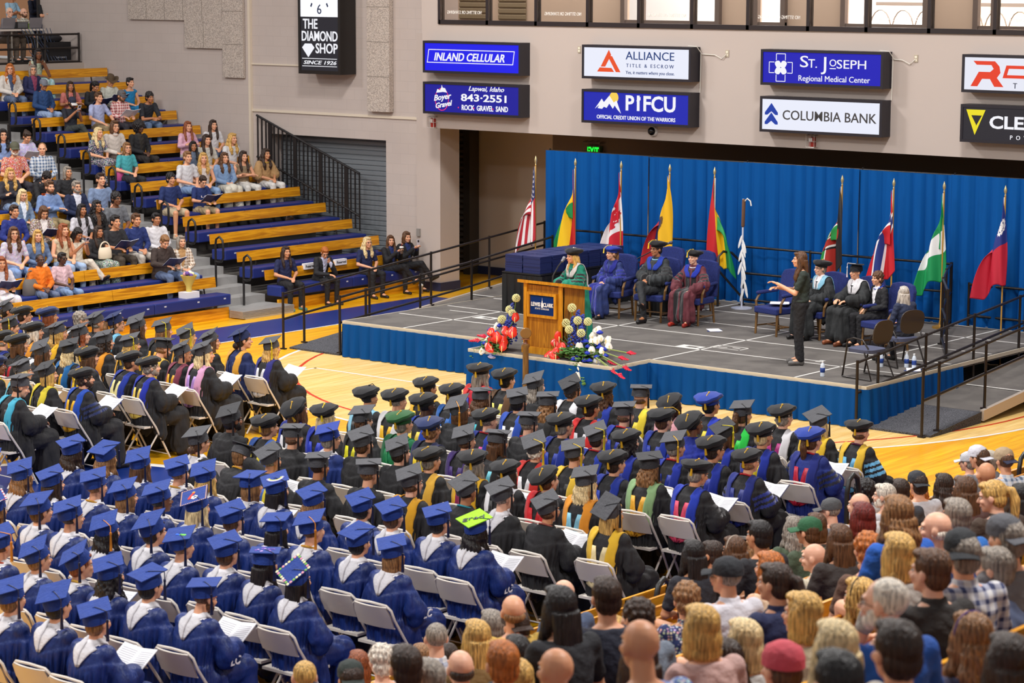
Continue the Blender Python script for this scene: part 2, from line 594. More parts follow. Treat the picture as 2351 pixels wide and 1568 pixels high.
f = empty('iron_railing', (-22, 41, 5.0), 0, 'grey iron balcony railing with arches outside the upper windows', 'railing')
m = MB()
m.box((-2.4, 0, .55), (6, .05, .62))
for i in range(17):
    x = -2.3 + i * .5
    m.tube([(x + .24 * math.cos(R(a)), .02, .05 + .42 * math.sin(R(a))) for a in range(0, 181, 20)], .015, 5)
build('arches', m, flat('#8d8076', .5), f)
lamp('concourse_fill', (-26, 36.4, 8.8), (16, .8), 420, (-26, 37.6, 5.5), (1, .93, .85))  # unseen fill light added to brighten the concourse behind the glass
lamp('daylight', (-22, 39.6, 9.5), (14, 1.5), 2300, (-22, 44, 5.5), (1, .97, .93))

# acoustic panels on the far wall
for nm, x0, x1, z0, z1, lb in ((0, -39.3, -36.42, 5.16, 6.6, 'wide speckled acoustic panel highest on the left wall, cut by the frame'), (0, -37.55, -36.41, 4.59, 5.16, 'mid speckled acoustic panel stepped under the wide one'),
                             (0, -36.41, -35.8, 4.0, 6.6, 'narrow speckled acoustic panel hanging lowest beside the cream wall trim'), (0, -32.33, -31.74, 3.45, 6.6, 'tall narrow speckled acoustic panel between the clock and the signs')):
    m = MB()
    m.box((x0, Y0 - .13, z0), (x1, Y0 - .07 if x0 < -36 else Y0 - .01, z1))
    for k in range(1, 3):
        pass
    o = build('acoustic_panel', m, PANEL)
    tag(o, lb, 'panel')
    m = MB()
    if x1 - x0 < 1:
        for z in np.arange(z0 + .68, z1, .68):
            m.box((x0, Y0 - .133, z), (x1, Y0 - .13, z + .012))
    else:
        for x in np.arange(x0 + .57, x1 - .1, .57):
            m.box((x, Y0 - .133, z0), (x + .012, Y0 - .13, z1))
    build('joint', m, flat('#8b8178', .9), o)

# ---------------------------------------------------------------- lit signs
SGN = {}
def poly(sign, name, pts, mat, dy=-.002):
    m = MB()
    m.prism(pts, (0, dy, 0), (1, 0, 0), (0, 0, 1), (0, -.003, 0))
    return build(name, m, mat, sign)
def sign(x0, z0, wd_, ht, face, label, d=.28, st=1.0, y=SY, frame='#1d1a24'):
    e = empty('sponsor_sign', (x0, y - d, z0), 0, label, 'sign', 'lit sponsor signs on the wall over the stage')
    m = MB()
    m.box((0, .03, 0), (wd_, d, ht))
    for a, b in (((0, 0, 0), (wd_, .03, .045)), ((0, 0, ht - .045), (wd_, .03, ht)), ((0, 0, .045), (.045, .03, ht - .045)), ((wd_ - .045, 0, .045), (wd_, .03, ht - .045))):
        m.box(a, b)
    build('case', m, flat(frame, .4), e)
    m = MB()
    m.box((.045, .012, .045), (wd_ - .045, .03, ht - .045))
    build('light_face', m, glow(face, st), e)
    return e
WH = glow('#f4f4fa', 1.0)
def tx(e, s, size, mat, x, z, fit=None, **k):
    return letters('lettering', e, s, size, mat, (x, .008, z), fit=fit, **k)
W_, H_ = 2.38, .6
WHITE = '#e9ecfa'
e = sign(-30.2, 4.29, W_, H_, '#0808e8', 'blue lit sign INLAND CELLULAR, upper left of the wall signs')
tx(e, 'INLAND CELLULAR', .15, WH, 1.13, .3, fit=1.72, shear=.25, bold=.004)
for p in ([(.1, .19), (2.2, .19), (2.2, .205), (.1, .205)], [(.14, .43), (2.24, .43), (2.24, .445), (.14, .445)], [(.1, .19), (.115, .19), (.155, .445), (.14, .445)], [(2.185, .19), (2.2, .19), (2.24, .445), (2.225, .445)]):
    poly(e, 'border_line', p, WH, .008)
e = sign(-30.2, 3.52, W_, H_, '#0a0a96', 'dark blue lit sign of a gravel firm with phone number 843-2551')
tx(e, 'Lapwai, Idaho', .09, WH, 1.55, .5, fit=.86, shear=.35, bold=.001)
tx(e, '843\u00b72551', .135, WH, 1.52, .325, fit=1.1, bold=.004)
tx(e, 'ROCK  GRAVEL  SAND', .1, WH, 1.52, .14, fit=1.12, bold=.003)
for x in (.88, 1.26, 1.72):
    poly(e, 'dot', [(x + .014 * math.cos(a), .14 + .014 * math.sin(a)) for a in np.arange(0, 6.2, .6)], glow('#ff3068'), .008)
rg = MB()
for i in range(40):
    a, b = 2 * PI * i / 40, 2 * PI * (i + 1) / 40
    rg.prism([(.47 + r * math.cos(t) * .8, .28 + r * math.sin(t)) for r, t in ((.2, a), (.213, a), (.213, b), (.2, b))], (0, .01, 0), (1, 0, 0), (0, 0, 1), (0, -.003, 0))
build('ring', rg, glow('#ff3068'), e)
tx(e, 'Boyer', .11, WH, .47, .32, fit=.44, shear=.3, bold=.003).rotation_euler = (PI / 2, R(-8), 0)
tx(e, 'Gravel', .1, WH, .5, .18, fit=.42, shear=.3, bold=.003).rotation_euler = (PI / 2, R(-10), 0)
poly(e, 'truck_mark', [(.33, .4), (.36, .47), (.42, .45), (.46, .5), (.47, .55), (.49, .5), (.55, .49), (.6, .41), (.5, .42), (.42, .41)], WH, .008)
e = sign(-26.4, 4.29, W_, H_, WHITE, 'white lit sign ALLIANCE TITLE & ESCROW with orange triangle')
NB = glow('#10408c', .7)
tx(e, 'ALLIANCE', .15, NB, 1.5, .42, fit=1.05, bold=0)
tx(e, 'TITLE & ESCROW', .065, NB, 1.5, .25, fit=1.03, space=1.5)
tx(e, 'Yes, it matters where you close.', .06, NB, 1.5, .13, fit=1.05, shear=.15)
OR = glow('#f4521c', .9)
for p in ([(.6, .52), (.42, .22), (.52, .22), (.65, .43)], [(.67, .41), (.86, .13), (.76, .13), (.6, .37), (.63, .41)], [(.34, .13), (.4, .205), (.66, .2), (.72, .13)]):
    poly(e, 'emblem', p, OR, .008)
e = sign(-26.4, 3.5, W_, H_, '#0c1cae', 'blue lit sign P1FCU with white mountains and yellow sun')
tx(e, 'P1FCU', .27, WH, 1.52, .37, fit=1.08, bold=.009)
poly(e, 'numeral_flag', [(1.215, .43), (1.305, .5), (1.305, .445), (1.245, .4)], WH, .008)
tx(e, 'OFFICIAL CREDIT UNION OF THE WARRIORS', .07, WH, 1.2, .115, fit=1.72, bold=.001)
poly(e, 'sun_mark', [(.72 + .1 * math.cos(a), .47 + .1 * math.sin(a)) for a in np.arange(0, 6.28, .3)], glow('#f6cf52'), .009)
poly(e, 'mountain_mark', [(.3, .26), (.45, .44), (.5, .38), (.62, .5), (.72, .38), (.78, .42), (.88, .19), (.8, .26), (.74, .33), (.7, .27), (.62, .36), (.56, .28), (.5, .3), (.46, .26), (.36, .27), (.4, .33)], WH, .007)
e = sign(-22.58, 4.29, W_, H_, '#0a0ab4', 'blue lit sign ST. JOSEPH Regional Medical Center')
for s_, sz, x, z, f_ in (('S', .2, .86, .4, .16), ('T.', .15, 1.03, .375, .17), ('J', .23, 1.27, .375, .1), ('O', .12, 1.42, .395, .13), ('SEPH', .15, 1.78, .375, .56), ('Regional Medical Center', .1, 1.44, .13, 1.38)):
    tx(e, s_, sz, WH, x, z, fit=f_)
poly(e, 'underline', [(1.36, .3), (1.48, .3), (1.48, .315), (1.36, .315)], WH, .008)
for k in range(4):
    a = PI / 4 + k * PI / 2
    cx, cz = .4 + .075 * math.cos(a), .3 + .075 * math.sin(a)
    poly(e, 'petal', [(cx + (.062 + .012 * math.cos(2 * (t - a))) * math.cos(t), cz + .062 * math.sin(t)) for t in np.arange(0, 6.28, .35)], WH, .008)
def oline(e, pts, t=.012):
    for (a, b), (c, d) in zip(pts, pts[1:]):
        n_ = Vector((-(d - b), c - a)).normalized() * t / 2
        poly(e, 'cross_line', [(a - n_.x, b - n_.y), (c - n_.x, d - n_.y), (c + n_.x, d + n_.y), (a + n_.x, b + n_.y)], WH, .008)
oline(e, [(.31, .42), (.31, .53), (.49, .53), (.49, .42)])
oline(e, [(.31, .18), (.31, .07), (.49, .07), (.49, .18)])
oline(e, [(.27, .39), (.17, .39), (.17, .21), (.27, .21)])
oline(e, [(.53, .39), (.63, .39), (.63, .21), (.53, .21)])
e = sign(-22.58, 3.5, W_, H_, WHITE, 'white lit sign COLUMBIA BANK with two blue chevrons')
tx(e, 'COLUMBIA BANK', .165, glow('#5c5654', .5), 1.36, .29, fit=1.82, bold=.0015)
CB = glow('#0f3fb4', .8)
for z in (.13, .29):
    poly(e, 'chevron', [(.1, z), (.1, z + .04), (.23, z + .2), (.36, z + .04), (.36, z), (.31, z), (.23, z + .06), (.15, z)], CB, .008)
e = sign(-18.76, 4.29, W_, H_, '#e6e8f4', 'white lit sign at the right edge with slanted red R O letters')
RD = glow('#f0401c', .9)
poly(e, 'letter_mark', [(.16, .1), (.28, .1), (.36, .22), (.5, .22), (.58, .1), (.74, .1), (.62, .24), (.68, .32), (.66, .42), (.58, .5), (.2, .5), (.26, .44), (.52, .44), (.56, .38), (.5, .33), (.3, .33)], RD, .008)
for p in ([(.72, .24), (.78, .24), (.84, .44), (.78, .44)], [(1.1, .24), (1.16, .24), (1.22, .44), (1.16, .44)], [(.78, .24), (1.1, .24), (1.12, .29), (.79, .29)], [(.82, .39), (1.16, .39), (1.18, .44), (.84, .44)]):
    poly(e, 'letter_mark', p, RD, .008)
tx(e, 'T', .09, glow('#1c2a4c', .5), .94, .12)
e = sign(-18.76, 3.5, W_, H_, '#2e2b33', 'dark sign at the right edge with yellow triangle and CLEA letters', st=.6)
tx(e, 'CLEA', .2, WH, .93, .32, fit=.85, bold=.007)
tx(e, 'POW', .07, WH, 1.05, .1, space=2.2)
YL = glow('#f8e81c', .9)
for p in ([(.1, .52), (.44, .52), (.38, .43), (.19, .43)], [(.1, .52), (.19, .43), (.28, .28), (.26, .12)], [(.44, .52), (.38, .43), (.28, .26), (.26, .12)]):
    poly(e, 'emblem', p, YL, .008)

# clock and shop sign on the far wall
e = empty('clock_sign', (-33.87, 34.62, 4.16), 0, 'tall black lit clock sign THE DIAMOND SHOP SINCE 1926 on the far wall', 'clock')
m = MB()
m.box((0, .03, 0), (1.15, .45, 3.1))
for a, b in (((0, 0, 0), (1.15, .03, .07)), ((0, 0, .07), (.06, .03, 3.1)), ((1.09, 0, .07), (1.15, .03, 3.1))):
    m.box(a, b)
build('case', m, flat('#1b1716', .35), e)
m = MB()
m.box((.06, .015, .07), (1.09, .03, 1.13))
build('panel', m, glow('#3d3a44', .35), e)
m = MB()
m.box((.06, .015, 1.13), (1.09, .03, 2.7))
build('clock_face', m, glow('#f6f7ff', 1.1), e)
DK = flat('#1c2a50', .5)
for s_, sz, x, z, f_ in (('THE', .2, .33, .98, .4), ('DIAMOND', .2, .58, .74, .98), ('SHOP', .2, .77, .5, .6)):
    tx(e, s_, sz, WH, x, z, fit=f_, bold=.004)
tx(e, 'SINCE 1926', .075, WH, .58, .225, fit=.9, shear=.25, bold=.001)
poly(e, 'diamond_mark', [(.1, .52), (.18, .6), (.36, .6), (.44, .52), (.27, .33)], WH, .01)
poly(e, 'rule', [(.1, .3), (1.05, .3), (1.05, .312), (.1, .312)], WH, .01)
poly(e, 'rule', [(.1, .15), (1.05, .15), (1.05, .162), (.1, .162)], WH, .01)
tx(e, '6', .2, DK, .58, 1.27)
tx(e, '9', .2, DK, .13, 1.83)
tx(e, '3', .2, DK, 1.03, 1.83)
for a in (-30, -60, 210, 240, 30, 60, 120, 150):
    c_, s_ = math.cos(R(a)), math.sin(R(a))
    poly(e, 'tick', [(.58 + r * c_ * .8 + t * -s_, 1.83 + r * s_ + t * c_) for r, t in ((.5, -.018), (.58, -.018), (.58, .018), (.5, .018))], DK, .012)
poly(e, 'hand', [(.58 - .2, 1.8), (1.0, 1.84), (1.0, 1.88), (.4, 1.92)], flat('#454545', .5), .012)
poly(e, 'hand', [(.54, 1.85), (.64, 1.85), (.62, 1.75), (.58, 1.73)], flat('#6a6a6a', .5), .012)

# small wall fittings
def outlet(x, z, lb):
    o = MB()
    o.box((x - .035, SY - .012, z - .06), (x + .035, SY, z + .06))
    o = build('wall_outlet', o, flat('#b5a894', .4))
    p = MB()
    for d in (-.025, .025):
        p.box((x - .02, SY - .016, z + d - .016), (x + .02, SY - .012, z + d + .016))
    build('socket', p, flat('#efe6d2', .4), o)
    tag(o, lb, 'outlet')
outlet(-26.67, 4.79, 'small wall outlet between the left and middle sign pairs')
for x, s0, lb in ((-23.45, -24.02, 'middle'), (-19.75, -20.2, 'right')):
    outlet(x, 4.79, 'wall outlet with plug right of the %s sign pair' % lb)
    c = MB()
    c.tube([(x, SY - .02, 4.78), (x - .1, SY - .03, 4.7), (x - .25, SY - .02, 4.76), (s0 + .05, SY - .02, 4.77), (s0 + .03, SY - .15, 4.9), (s0 - .12, SY - .2, 4.91)], .008, 5)
    c.tube([(s0 + .03, SY - .02, 4.77), (s0 + .02, SY - .02, 4.1)], .008, 5)
    tag(build('power_cord', c, flat('#e2ddd2', .5)), 'white power cord from the outlet to the %s sign pair' % lb, 'cord')
for x, z, lb in ((-30.17, 3.34, 'under the gravel firm sign'), (-21.68, 3.36, 'under the bank sign')):
    e = empty('fire_strobe', (x, SY, z), 0, 'red fire alarm strobe in a clear cage ' + lb, 'alarm')
    m = MB()
    m.box((-.05, -.05, -.09), (.05, 0, .07))
    build('strobe', m, flat('#b02a20', .4), e)
    m = MB()
    m.box((-.045, -.07, .0), (.02, -.05, .06))
    build('lens', m, flat('#e8e4e0', .2), e)
    m = MB()
    for q in (-.08, 0, .08):
        m.tube([(q, 0, -.11), (q, -.1, -.1), (q, -.1, .1), (q, 0, .11)], .006, 5)
    for q in (-.1, 0, .1):
        m.tube([(-.09, 0, q), (-.08, -.1, q), (.08, -.1, q), (.09, 0, q)], .006, 5)
    build('cage', m, flat('#cfc8c2', .3, .4), e)
e = empty('dome_camera', (-25.0, SY, 3.39), 0, 'round black and white security camera under the credit union sign', 'camera')
m = MB()
m.M = Matrix.Rotation(PI / 2, 4, 'X')
m.lathe([(.001, 0), (.1, 0), (.1, .03), (.085, .05), (.001, .05)])
build('housing', m, flat('#ece8e4', .3), e, True)
m = MB()
m.ell((0, -.06, 0), (.075, .06, .075))
build('dome', m, flat('#101014', .1), e, True)
e = empty('exit_sign', (-27.72, 36.36, 2.8), 0, 'green lit EXIT sign in a wire cage above the blue curtain', 'sign')
m = MB()
m.box((-.16, -.06, -.12), (.16, .02, .1))
build('case', m, flat('#3c6b3c', .5), e)
letters('lettering', e, 'EXIT', .15, glow('#1cff3c', 1.6), (0, -.065, 0), fit=.27, bold=.006)
m = MB()
for q in (-.2, -.07, .07, .2):
    m.tube([(q, .04, -.2), (q, -.12, -.18), (q, -.12, .18), (q, .04, .2)], .006, 4)
for q in (-.17, 0, .17):
    m.tube([(-.22, .04, q), (-.2, -.12, q), (.2, -.12, q), (.22, .04, q)], .006, 4)
build('cage', m, flat('#6b645c', .4, .4), e)
m = MB()
m.box((-31.08, Y0 - .09, 1.05), (-31.0, Y0 - .05, 1.2))
m = build('wall_switch', m, flat('#8f8a86', .4))
tag(m, 'small grey switch box on the wall column', 'switch')
# ---------------------------------------------------------------- stage, skirts, curtain
SZ = .58
st = empty('stage', (0, 0, 0), 0, 'low grey portable stage with blue pleated skirt and white taped lines', 'stage')
m = MB()
m.box((-26.4, 27.97, .5), (-16.65, 33.95, SZ))
m.box((-22.95, 27.05, .5), (-20.3, 27.97, SZ))
m.box((-26.4, 30.4, .1), (-26.3, 33.9, .5))
build('deck', m, DECK, st)
m = MB()
for a, b, c, d in ((-26.42, 27.95, -22.95, 27.97), (-20.3, 27.95, -16.63, 27.97), (-22.97, 27.03, -20.28, 27.05), (-22.97, 27.05, -22.95, 27.95), (-20.3, 27.05, -20.28, 27.95), (-16.65, 27.97, -16.63, 33.9), (-26.42, 27.97, -26.4, 33.9), (-26.4, 33.95, -16.6, 33.97)):
    m.box((a, b, .53), (c, d, SZ + .004))
build('edge_trim', m, flat('#d8cdb8', .4), st)
m = MB()
TL = .018
for k in range(4):
    m.box((-25.13 + 2.44 * k - TL, 28.0, SZ), (-25.13 + 2.44 * k + TL, 33.9, SZ + .002))
for k in range(5):
    m.box((-26.3, 29.2 + 1.22 * k - TL, SZ), (-16.7, 29.2 + 1.22 * k + TL, SZ + .002))
for x, y in ((-24.85, 29.7), (-20.53, 29.34)):
    for a, b, c, d in ((-.2, -.12, .2, -.06), (-.2, .06, .2, .12), (-.2, -.06, -.06, .06), (.14, -.06, .2, .06)):
        m.box((x + a, y + b, SZ), (x + c, y + d, SZ + .002))
for a, b, c, d in ((-20.3, 29.5, -19.75, 29.52), (-20.3, 29.76, -19.75, 29.78), (-20.3, 29.5, -20.28, 29.78), (-19.77, 29.5, -19.75, 29.78), (-20.2, 29.6, -20.05, 29.63), (-19.98, 29.65, -19.85, 29.68), (-18.75, 29.42, -18.25, 29.45), (-18.34, 29.36, -18.25, 29.39), (-18.34, 29.48, -18.25, 29.51), (-25.9, 30.0, -25.3, 30.03)):
    m.box((a, b, SZ), (c, d, SZ + .002))
build('tape_lines', m, flat('#dcd9d4', .5), st)
def pleats(path, z0, z1, amp=.03, pitch=.16, step=.02, n=5, out=1, flare=0.0):
    """hanging pleated cloth along a floor path"""
    pts, d = [], 0
    for (a, b), (c, e) in zip(path, path[1:]):
        L = math.hypot(c - a, e - b)
        k = max(2, int(L / step))
        nx, ny = (e - b) / L * out, -(c - a) / L * out
        for i in range(k):
            t = i / k
            s = (d + L * t) / pitch * 2 * PI
            o = 1.7 * abs(math.sin(s / 2 + .6 * math.sin(s * .17))) ** .7 - 1.0 + .3 * math.sin(s * .37) + .12 * math.sin(2.3 * s)
            pts.append((a + (c - a) * t, b + (e - b) * t, nx, ny, o))
        d += L
    m = MB()
    g = []
    for r in range(n + 1):
        f = r / n
        aa = amp * (.35 + .65 * f)
        g.append([(x + nx * (o * aa + amp + flare * f), y + ny * (o * aa + amp + flare * f), z1 + (z0 - z1) * f) for x, y, nx, ny, o in pts])
    m.grid(g)
    return m
for pth in ([(-26.4, 27.96), (-22.96, 27.96)], [(-20.29, 27.96), (-16.64, 27.96), (-16.64, 30.6)], [(-22.96, 27.96), (-22.96, 27.04), (-20.29, 27.04), (-20.29, 27.96)], [(-26.41, 30.5), (-26.41, 27.96)]):
    build('skirt', pleats(pth, .01, .54, .038, .2, flare=.02), SKIRT, st, True)
bx = [-27.1, -24.8, -22.79, -20.52, -18.81, -16.4, -14.4]
for i in range(6):
    a, b = bx[i], bx[i + 1]
    cu = build('curtain_panel', pleats([(a, 34.12 + .02 * (i % 2)), (b + .05, 34.12 + .02 * (i % 2))], .01, 2.98 - .01 * (i % 2), .07, .24, step=.015, n=8), DRAPE, smooth=True)
    tag(cu, ['blue pleated backdrop panel at the left end behind the first flag poles', 'blue backdrop panel behind the yellow flag and the dignitaries', 'blue backdrop panel behind the feathered staff', 'blue backdrop panel behind the black, red and green flag', 'blue backdrop panel behind the green and white flag', 'blue backdrop panel behind the red flag with blue corner'][i], 'curtain', 'blue pipe and drape panels')
    p = MB()
    p.tube([(a, 34.2, 0), (a, 34.2, 3.0)], .02)
    p.tube([(a, 34.2, 2.96), (b, 34.2, 2.96)], .02)
    build('drape_pipe', p, BLKM, cu, True)

# ---------------------------------------------------------------- ramps and railings
def ramp(x0, x1, name, lb, y1=33.9):
    e = empty('ramp', (0, 0, 0), 0, lb, 'ramp', 'access ramps at the stage ends')
    def zz(y):
        return .03 + (SZ - .03) * (y - 27.95) / (y1 - 27.95)
    m = MB()
    m.add([(x, y, z) for y, z in ((29.35, zz(29.35)), (y1 + 2, SZ + .15)) for x, z0 in ((x0, 0), (x1, 0)) for z in (z - .1, z)], [(0, 1, 3, 2), (4, 6, 7, 5), (1, 5, 7, 3), (0, 4, 5, 1), (2, 3, 7, 6), (0, 2, 6, 4)])
    build('ramp_deck', m, DECK, e)
    m = MB()
    m.add([(x0, 27.95, .0), (x1, 27.95, 0), (x0, 27.95, .03), (x1, 27.95, .03), (x0, 29.34, 0), (x1, 29.34, 0), (x0, 29.34, zz(29.34)), (x1, 29.34, zz(29.34))], [(0, 1, 3, 2), (4, 6, 7, 5), (2, 3, 7, 6), (0, 2, 6, 4), (1, 5, 7, 3), (0, 4, 5, 1)])
    build('tread_plate', m, TREAD, e)
    for x in (x0, x1):
        m = MB()
        for k, (a, b) in enumerate(((29.36, 31.1), (31.12, 33.0), (33.02, y1 + 2))):
            m.add([(x + d, y, zz(y) + q) for y in (a, b) for d in (-.03, .03) for q in (-.13, .02)], [(0, 1, 3, 2), (4, 6, 7, 5), (1, 5, 7, 3), (0, 4, 5, 1), (2, 3, 7, 6), (0, 2, 6, 4)])
        build('edge_beam', m, flat('#c9bcae', .45, .2), e)
    m = MB()
    for y in (31.1, 33.0):
        for x in (x0 + .1, x1 - .1):
            m.box((x - .04, y - .04, 0), (x + .04, y + .04, zz(y) - .05))
    build('leg', m, BLK, e)
    m = MB()
    for y in (30.6, 32.5):
        z = zz(y)
        m.box((x0 + .05, y, z + .001), (x1 - .05, y + .035, z + .007))
    build('tape_lines', m, flat('#dcd9d4', .5), e)
    return zz
def railing(pts, lb, h=(.92, .5), post=None, r=.021, low=None):
    """pts: feet along the line; posts at each, tubes at the heights"""
    e = empty('railing', pts[0], 0, lb, 'railing', 'black pipe railings around the stage')
    o = Vector(pts[0])
    P_ = [Vector(p) - o for p in pts]
    for p in (P_ if post is None else [P_[i] for i in post]):
        m = MB()
        m.tube([p, p + Vector((0, 0, h[0] + .03))], r)
        m.box((p.x - .05, p.y - .03, p.z), (p.x + .05, p.y + .03, p.z + .02))
        build('post', m, BLKM, e, True)
    for i, q in enumerate(h):
        m = MB()
        m.tube([p + Vector((0, 0, q)) for p in P_], r * .95)
        build('top_rail' if i == 0 else 'mid_rail', m, BLKM, e, True)
    return e
zz = ramp(-27.62, -26.5, 'left', 'black treaded ramp rising along the left end of the stage')
railing([(-27.66, 27.85, 0)] + [(-27.62, y, zz(y)) for y in (28.3, 29.9, 31.5, 33.1, 34.7)], 'black ramp railing nearest the bleachers, left of the stage')
railing([(-26.52, 28.0, .03), (-26.5, 28.6, zz(28.6)), (-26.46, 29.9, zz(29.9)), (-26.43, 31.2, zz(31.2)), (-26.4, 33.4, SZ)], 'black ramp railing along the left edge of the stage deck')
railing([(-26.4, 33.75, SZ), (-25.6, 33.8, SZ), (-24.4, 33.8, SZ), (-23.3, 33.8, SZ)], 'black railing at the back of the stage behind the diploma table', (1.02, .55, .12))
zz = ramp(-16.6, -15.62, 'right', 'grey ramp with treaded foot at the right end of the stage')
railing([(-16.72, 27.85, 0)] + [(-16.66, y, zz(y)) for y in (28.3, 29.6, 31.0, 32.4, 33.8)], 'black ramp railing against the right end of the stage')
railing([(-15.72, 27.88, 0)] + [(-15.66, y, zz(y)) for y in (28.2, 29.5, 30.9, 32.4, 33.9)], 'black outer railing of the right ramp, nearest the crowd')
railing([(-22.55, 33.72, SZ), (-21.2, 33.72, SZ), (-20.0, 33.72, SZ), (-18.6, 33.8, SZ)], 'long black railing at the back of the stage behind the armchairs', (1.0, .55, .1))
railing([(-18.6, 33.78, SZ), (-18.25, 33.0, SZ), (-17.75, 32.0, SZ), (-17.0, 30.8, SZ)], 'black railing angled across the right rear of the stage', (1.0, .55, .1))
railing([(-18.4, 34.02, .0), (-17.4, 34.02, 0), (-16.2, 34.02, 0)], 'black railing against the curtain at far right', (1.25, .75, .15))
e = empty('rail_gate', (-22.75, 33.3, SZ), 0, 'short black rail gate with curved top and diagonal brace by the feathered staff', 'railing')
m = MB()
m.tube([(0, 0, 0), (0, 0, .85), (.03, .1, .93), (.1, .25, .9), (.22, .42, .7), (.22, .42, 0)], .022)
build('frame', m, BLK, e, True)
m = MB()
m.tube([(0, 0, .62), (.22, .42, .12)], .02)
build('brace', m, BLK, e, True)

# ---------------------------------------------------------------- lectern
L0 = Vector((-22.12, 27.3, SZ))
e = empty('lectern', L0, 0, 'golden oak lectern with a blue college plaque between two flower arrangements', 'lectern')
m = MB()
m.box((0, .03, .1), (.72, .06, 1.02))
build('front_panel', m, OAK, e)
for x, in ((0,), (.66,)):
    m = MB()
    m.box((x - .0, 0, .1), (x + .06, .06, 1.05))
    build('corner_post', m, OAKL, e)
for x0, x1 in ((0, .03), (.69, .72)):
    m = MB()
    m.prism([(.06, .1), (.55, .1), (.55, .95), (.06, 1.03)], (x0, 0, 0), (0, 1, 0), (0, 0, 1), (.03, 0, 0))
    build('side_panel', m, OAK, e)
m = MB()
m.prism([(-.06, 1.05), (.62, .93), (.62, .975), (-.06, 1.095)], (-.07, 0, 0), (0, 1, 0), (0, 0, 1), (.86, 0, 0))
build('top', m, OAKL, e)
m = MB()
m.box((-.02, -.02, 0), (.74, .57, .1))
build('base', m, OAKL, e)
pl = MB()
for a, b in (((.09, -.03, .55), (.63, .03, .59)), ((.09, -.03, .88), (.63, .03, .92)), ((.09, -.03, .59), (.13, .03, .88)), ((.59, -.03, .59), (.63, .03, .88))):
    pl.box(a, b)
fr = build('plaque_frame', pl, OAKL, e)
m = MB()
m.box((.13, -.005, .59), (.59, .03, .88))
pq = build('plaque', m, flat('#13306e', .15), e)
PW = flat('#f2f0f4', .4)
letters('lettering', pq, 'LEWIS', .06, PW, (.24, -.012, .74), fit=.17, bold=.002)
letters('lettering', pq, 'CLARK', .06, PW, (.475, -.012, .74), fit=.19, bold=.002)
letters('lettering', pq, 'STATE COLLEGE', .028, PW, (.36, -.012, .68), fit=.26, space=1.3)
poly(pq, 'tower_mark', [(.34, .7), (.34, .77), (.35, .77), (.352, .8), (.357, .8), (.359, .85), (.361, .8), (.366, .8), (.368, .77), (.378, .77), (.378, .7)], PW, -.006)
e = empty('lectern_microphone', (-21.78, 27.55, SZ + 1.02), 0, 'thin gooseneck microphone on the lectern top before the speaker', 'microphone')
m = MB()
m.tube([(0, 0, -.02), (.0, .02, .12), (.02, .12, .26), (.03, .2, .33)], .011, 6)
build('gooseneck', m, BLKM, e, True)
m = MB()
m.cap((.03, .2, .33), (.035, .24, .37), .022, .028)
build('mic_head', m, flat('#8c8a90', .3, .6), e, True)

# ---------------------------------------------------------------- diploma table
TX, TY = -25.1, 30.45
e = empty('diploma_table', (TX, TY, SZ), 0, 'long table under a black cloth carrying stacked navy diploma covers', 'table')
m = MB()
m.box((0, 0, .63), (.78, 2.5, .66))
build('tabletop', m, BLK, e)
bc = flat('#121214', .5)
build('tablecloth', pleats([(0, 2.5), (0, 0), (.78, 0), (.78, 2.5), (0, 2.5)], .01, .65, .03, .13, n=6, out=1, flare=-.02), bc, e, True)
m = MB()
m.box((-.02, -.02, .66), (.8, 2.52, .682))
build('cloth_top', m, bc, e)
for x, y in ((.05, .1), (.73, .1), (.05, 2.4), (.73, 2.4)):
    m = MB()
    m.box((x - .02, y - .02, 0), (x + .02, y + .02, .63))
    build('leg', m, BLK, e)
m = MB()
m.box((0, 0, 0), (.36, .3, .016))
m.box((.004, .004, .003), (.362, .302, .013))
dme = m.mesh('cover', [flat('#1f2a5c', .45)], False)
for i in range(2):
    for j in range(7):
        for k in range(17):
            o = ob('diploma_cover', dme, None, loc=(TX + .015 + i * .378 + random.uniform(-.006, .006), TY + .03 + j * .33 + random.uniform(-.005, .005), SZ + .684 + k * .0166))
            o.scale.z = 1.0
            tag(o, 'navy diploma cover in the stacked block on the black table', 'diploma cover', 'stacked diploma covers')

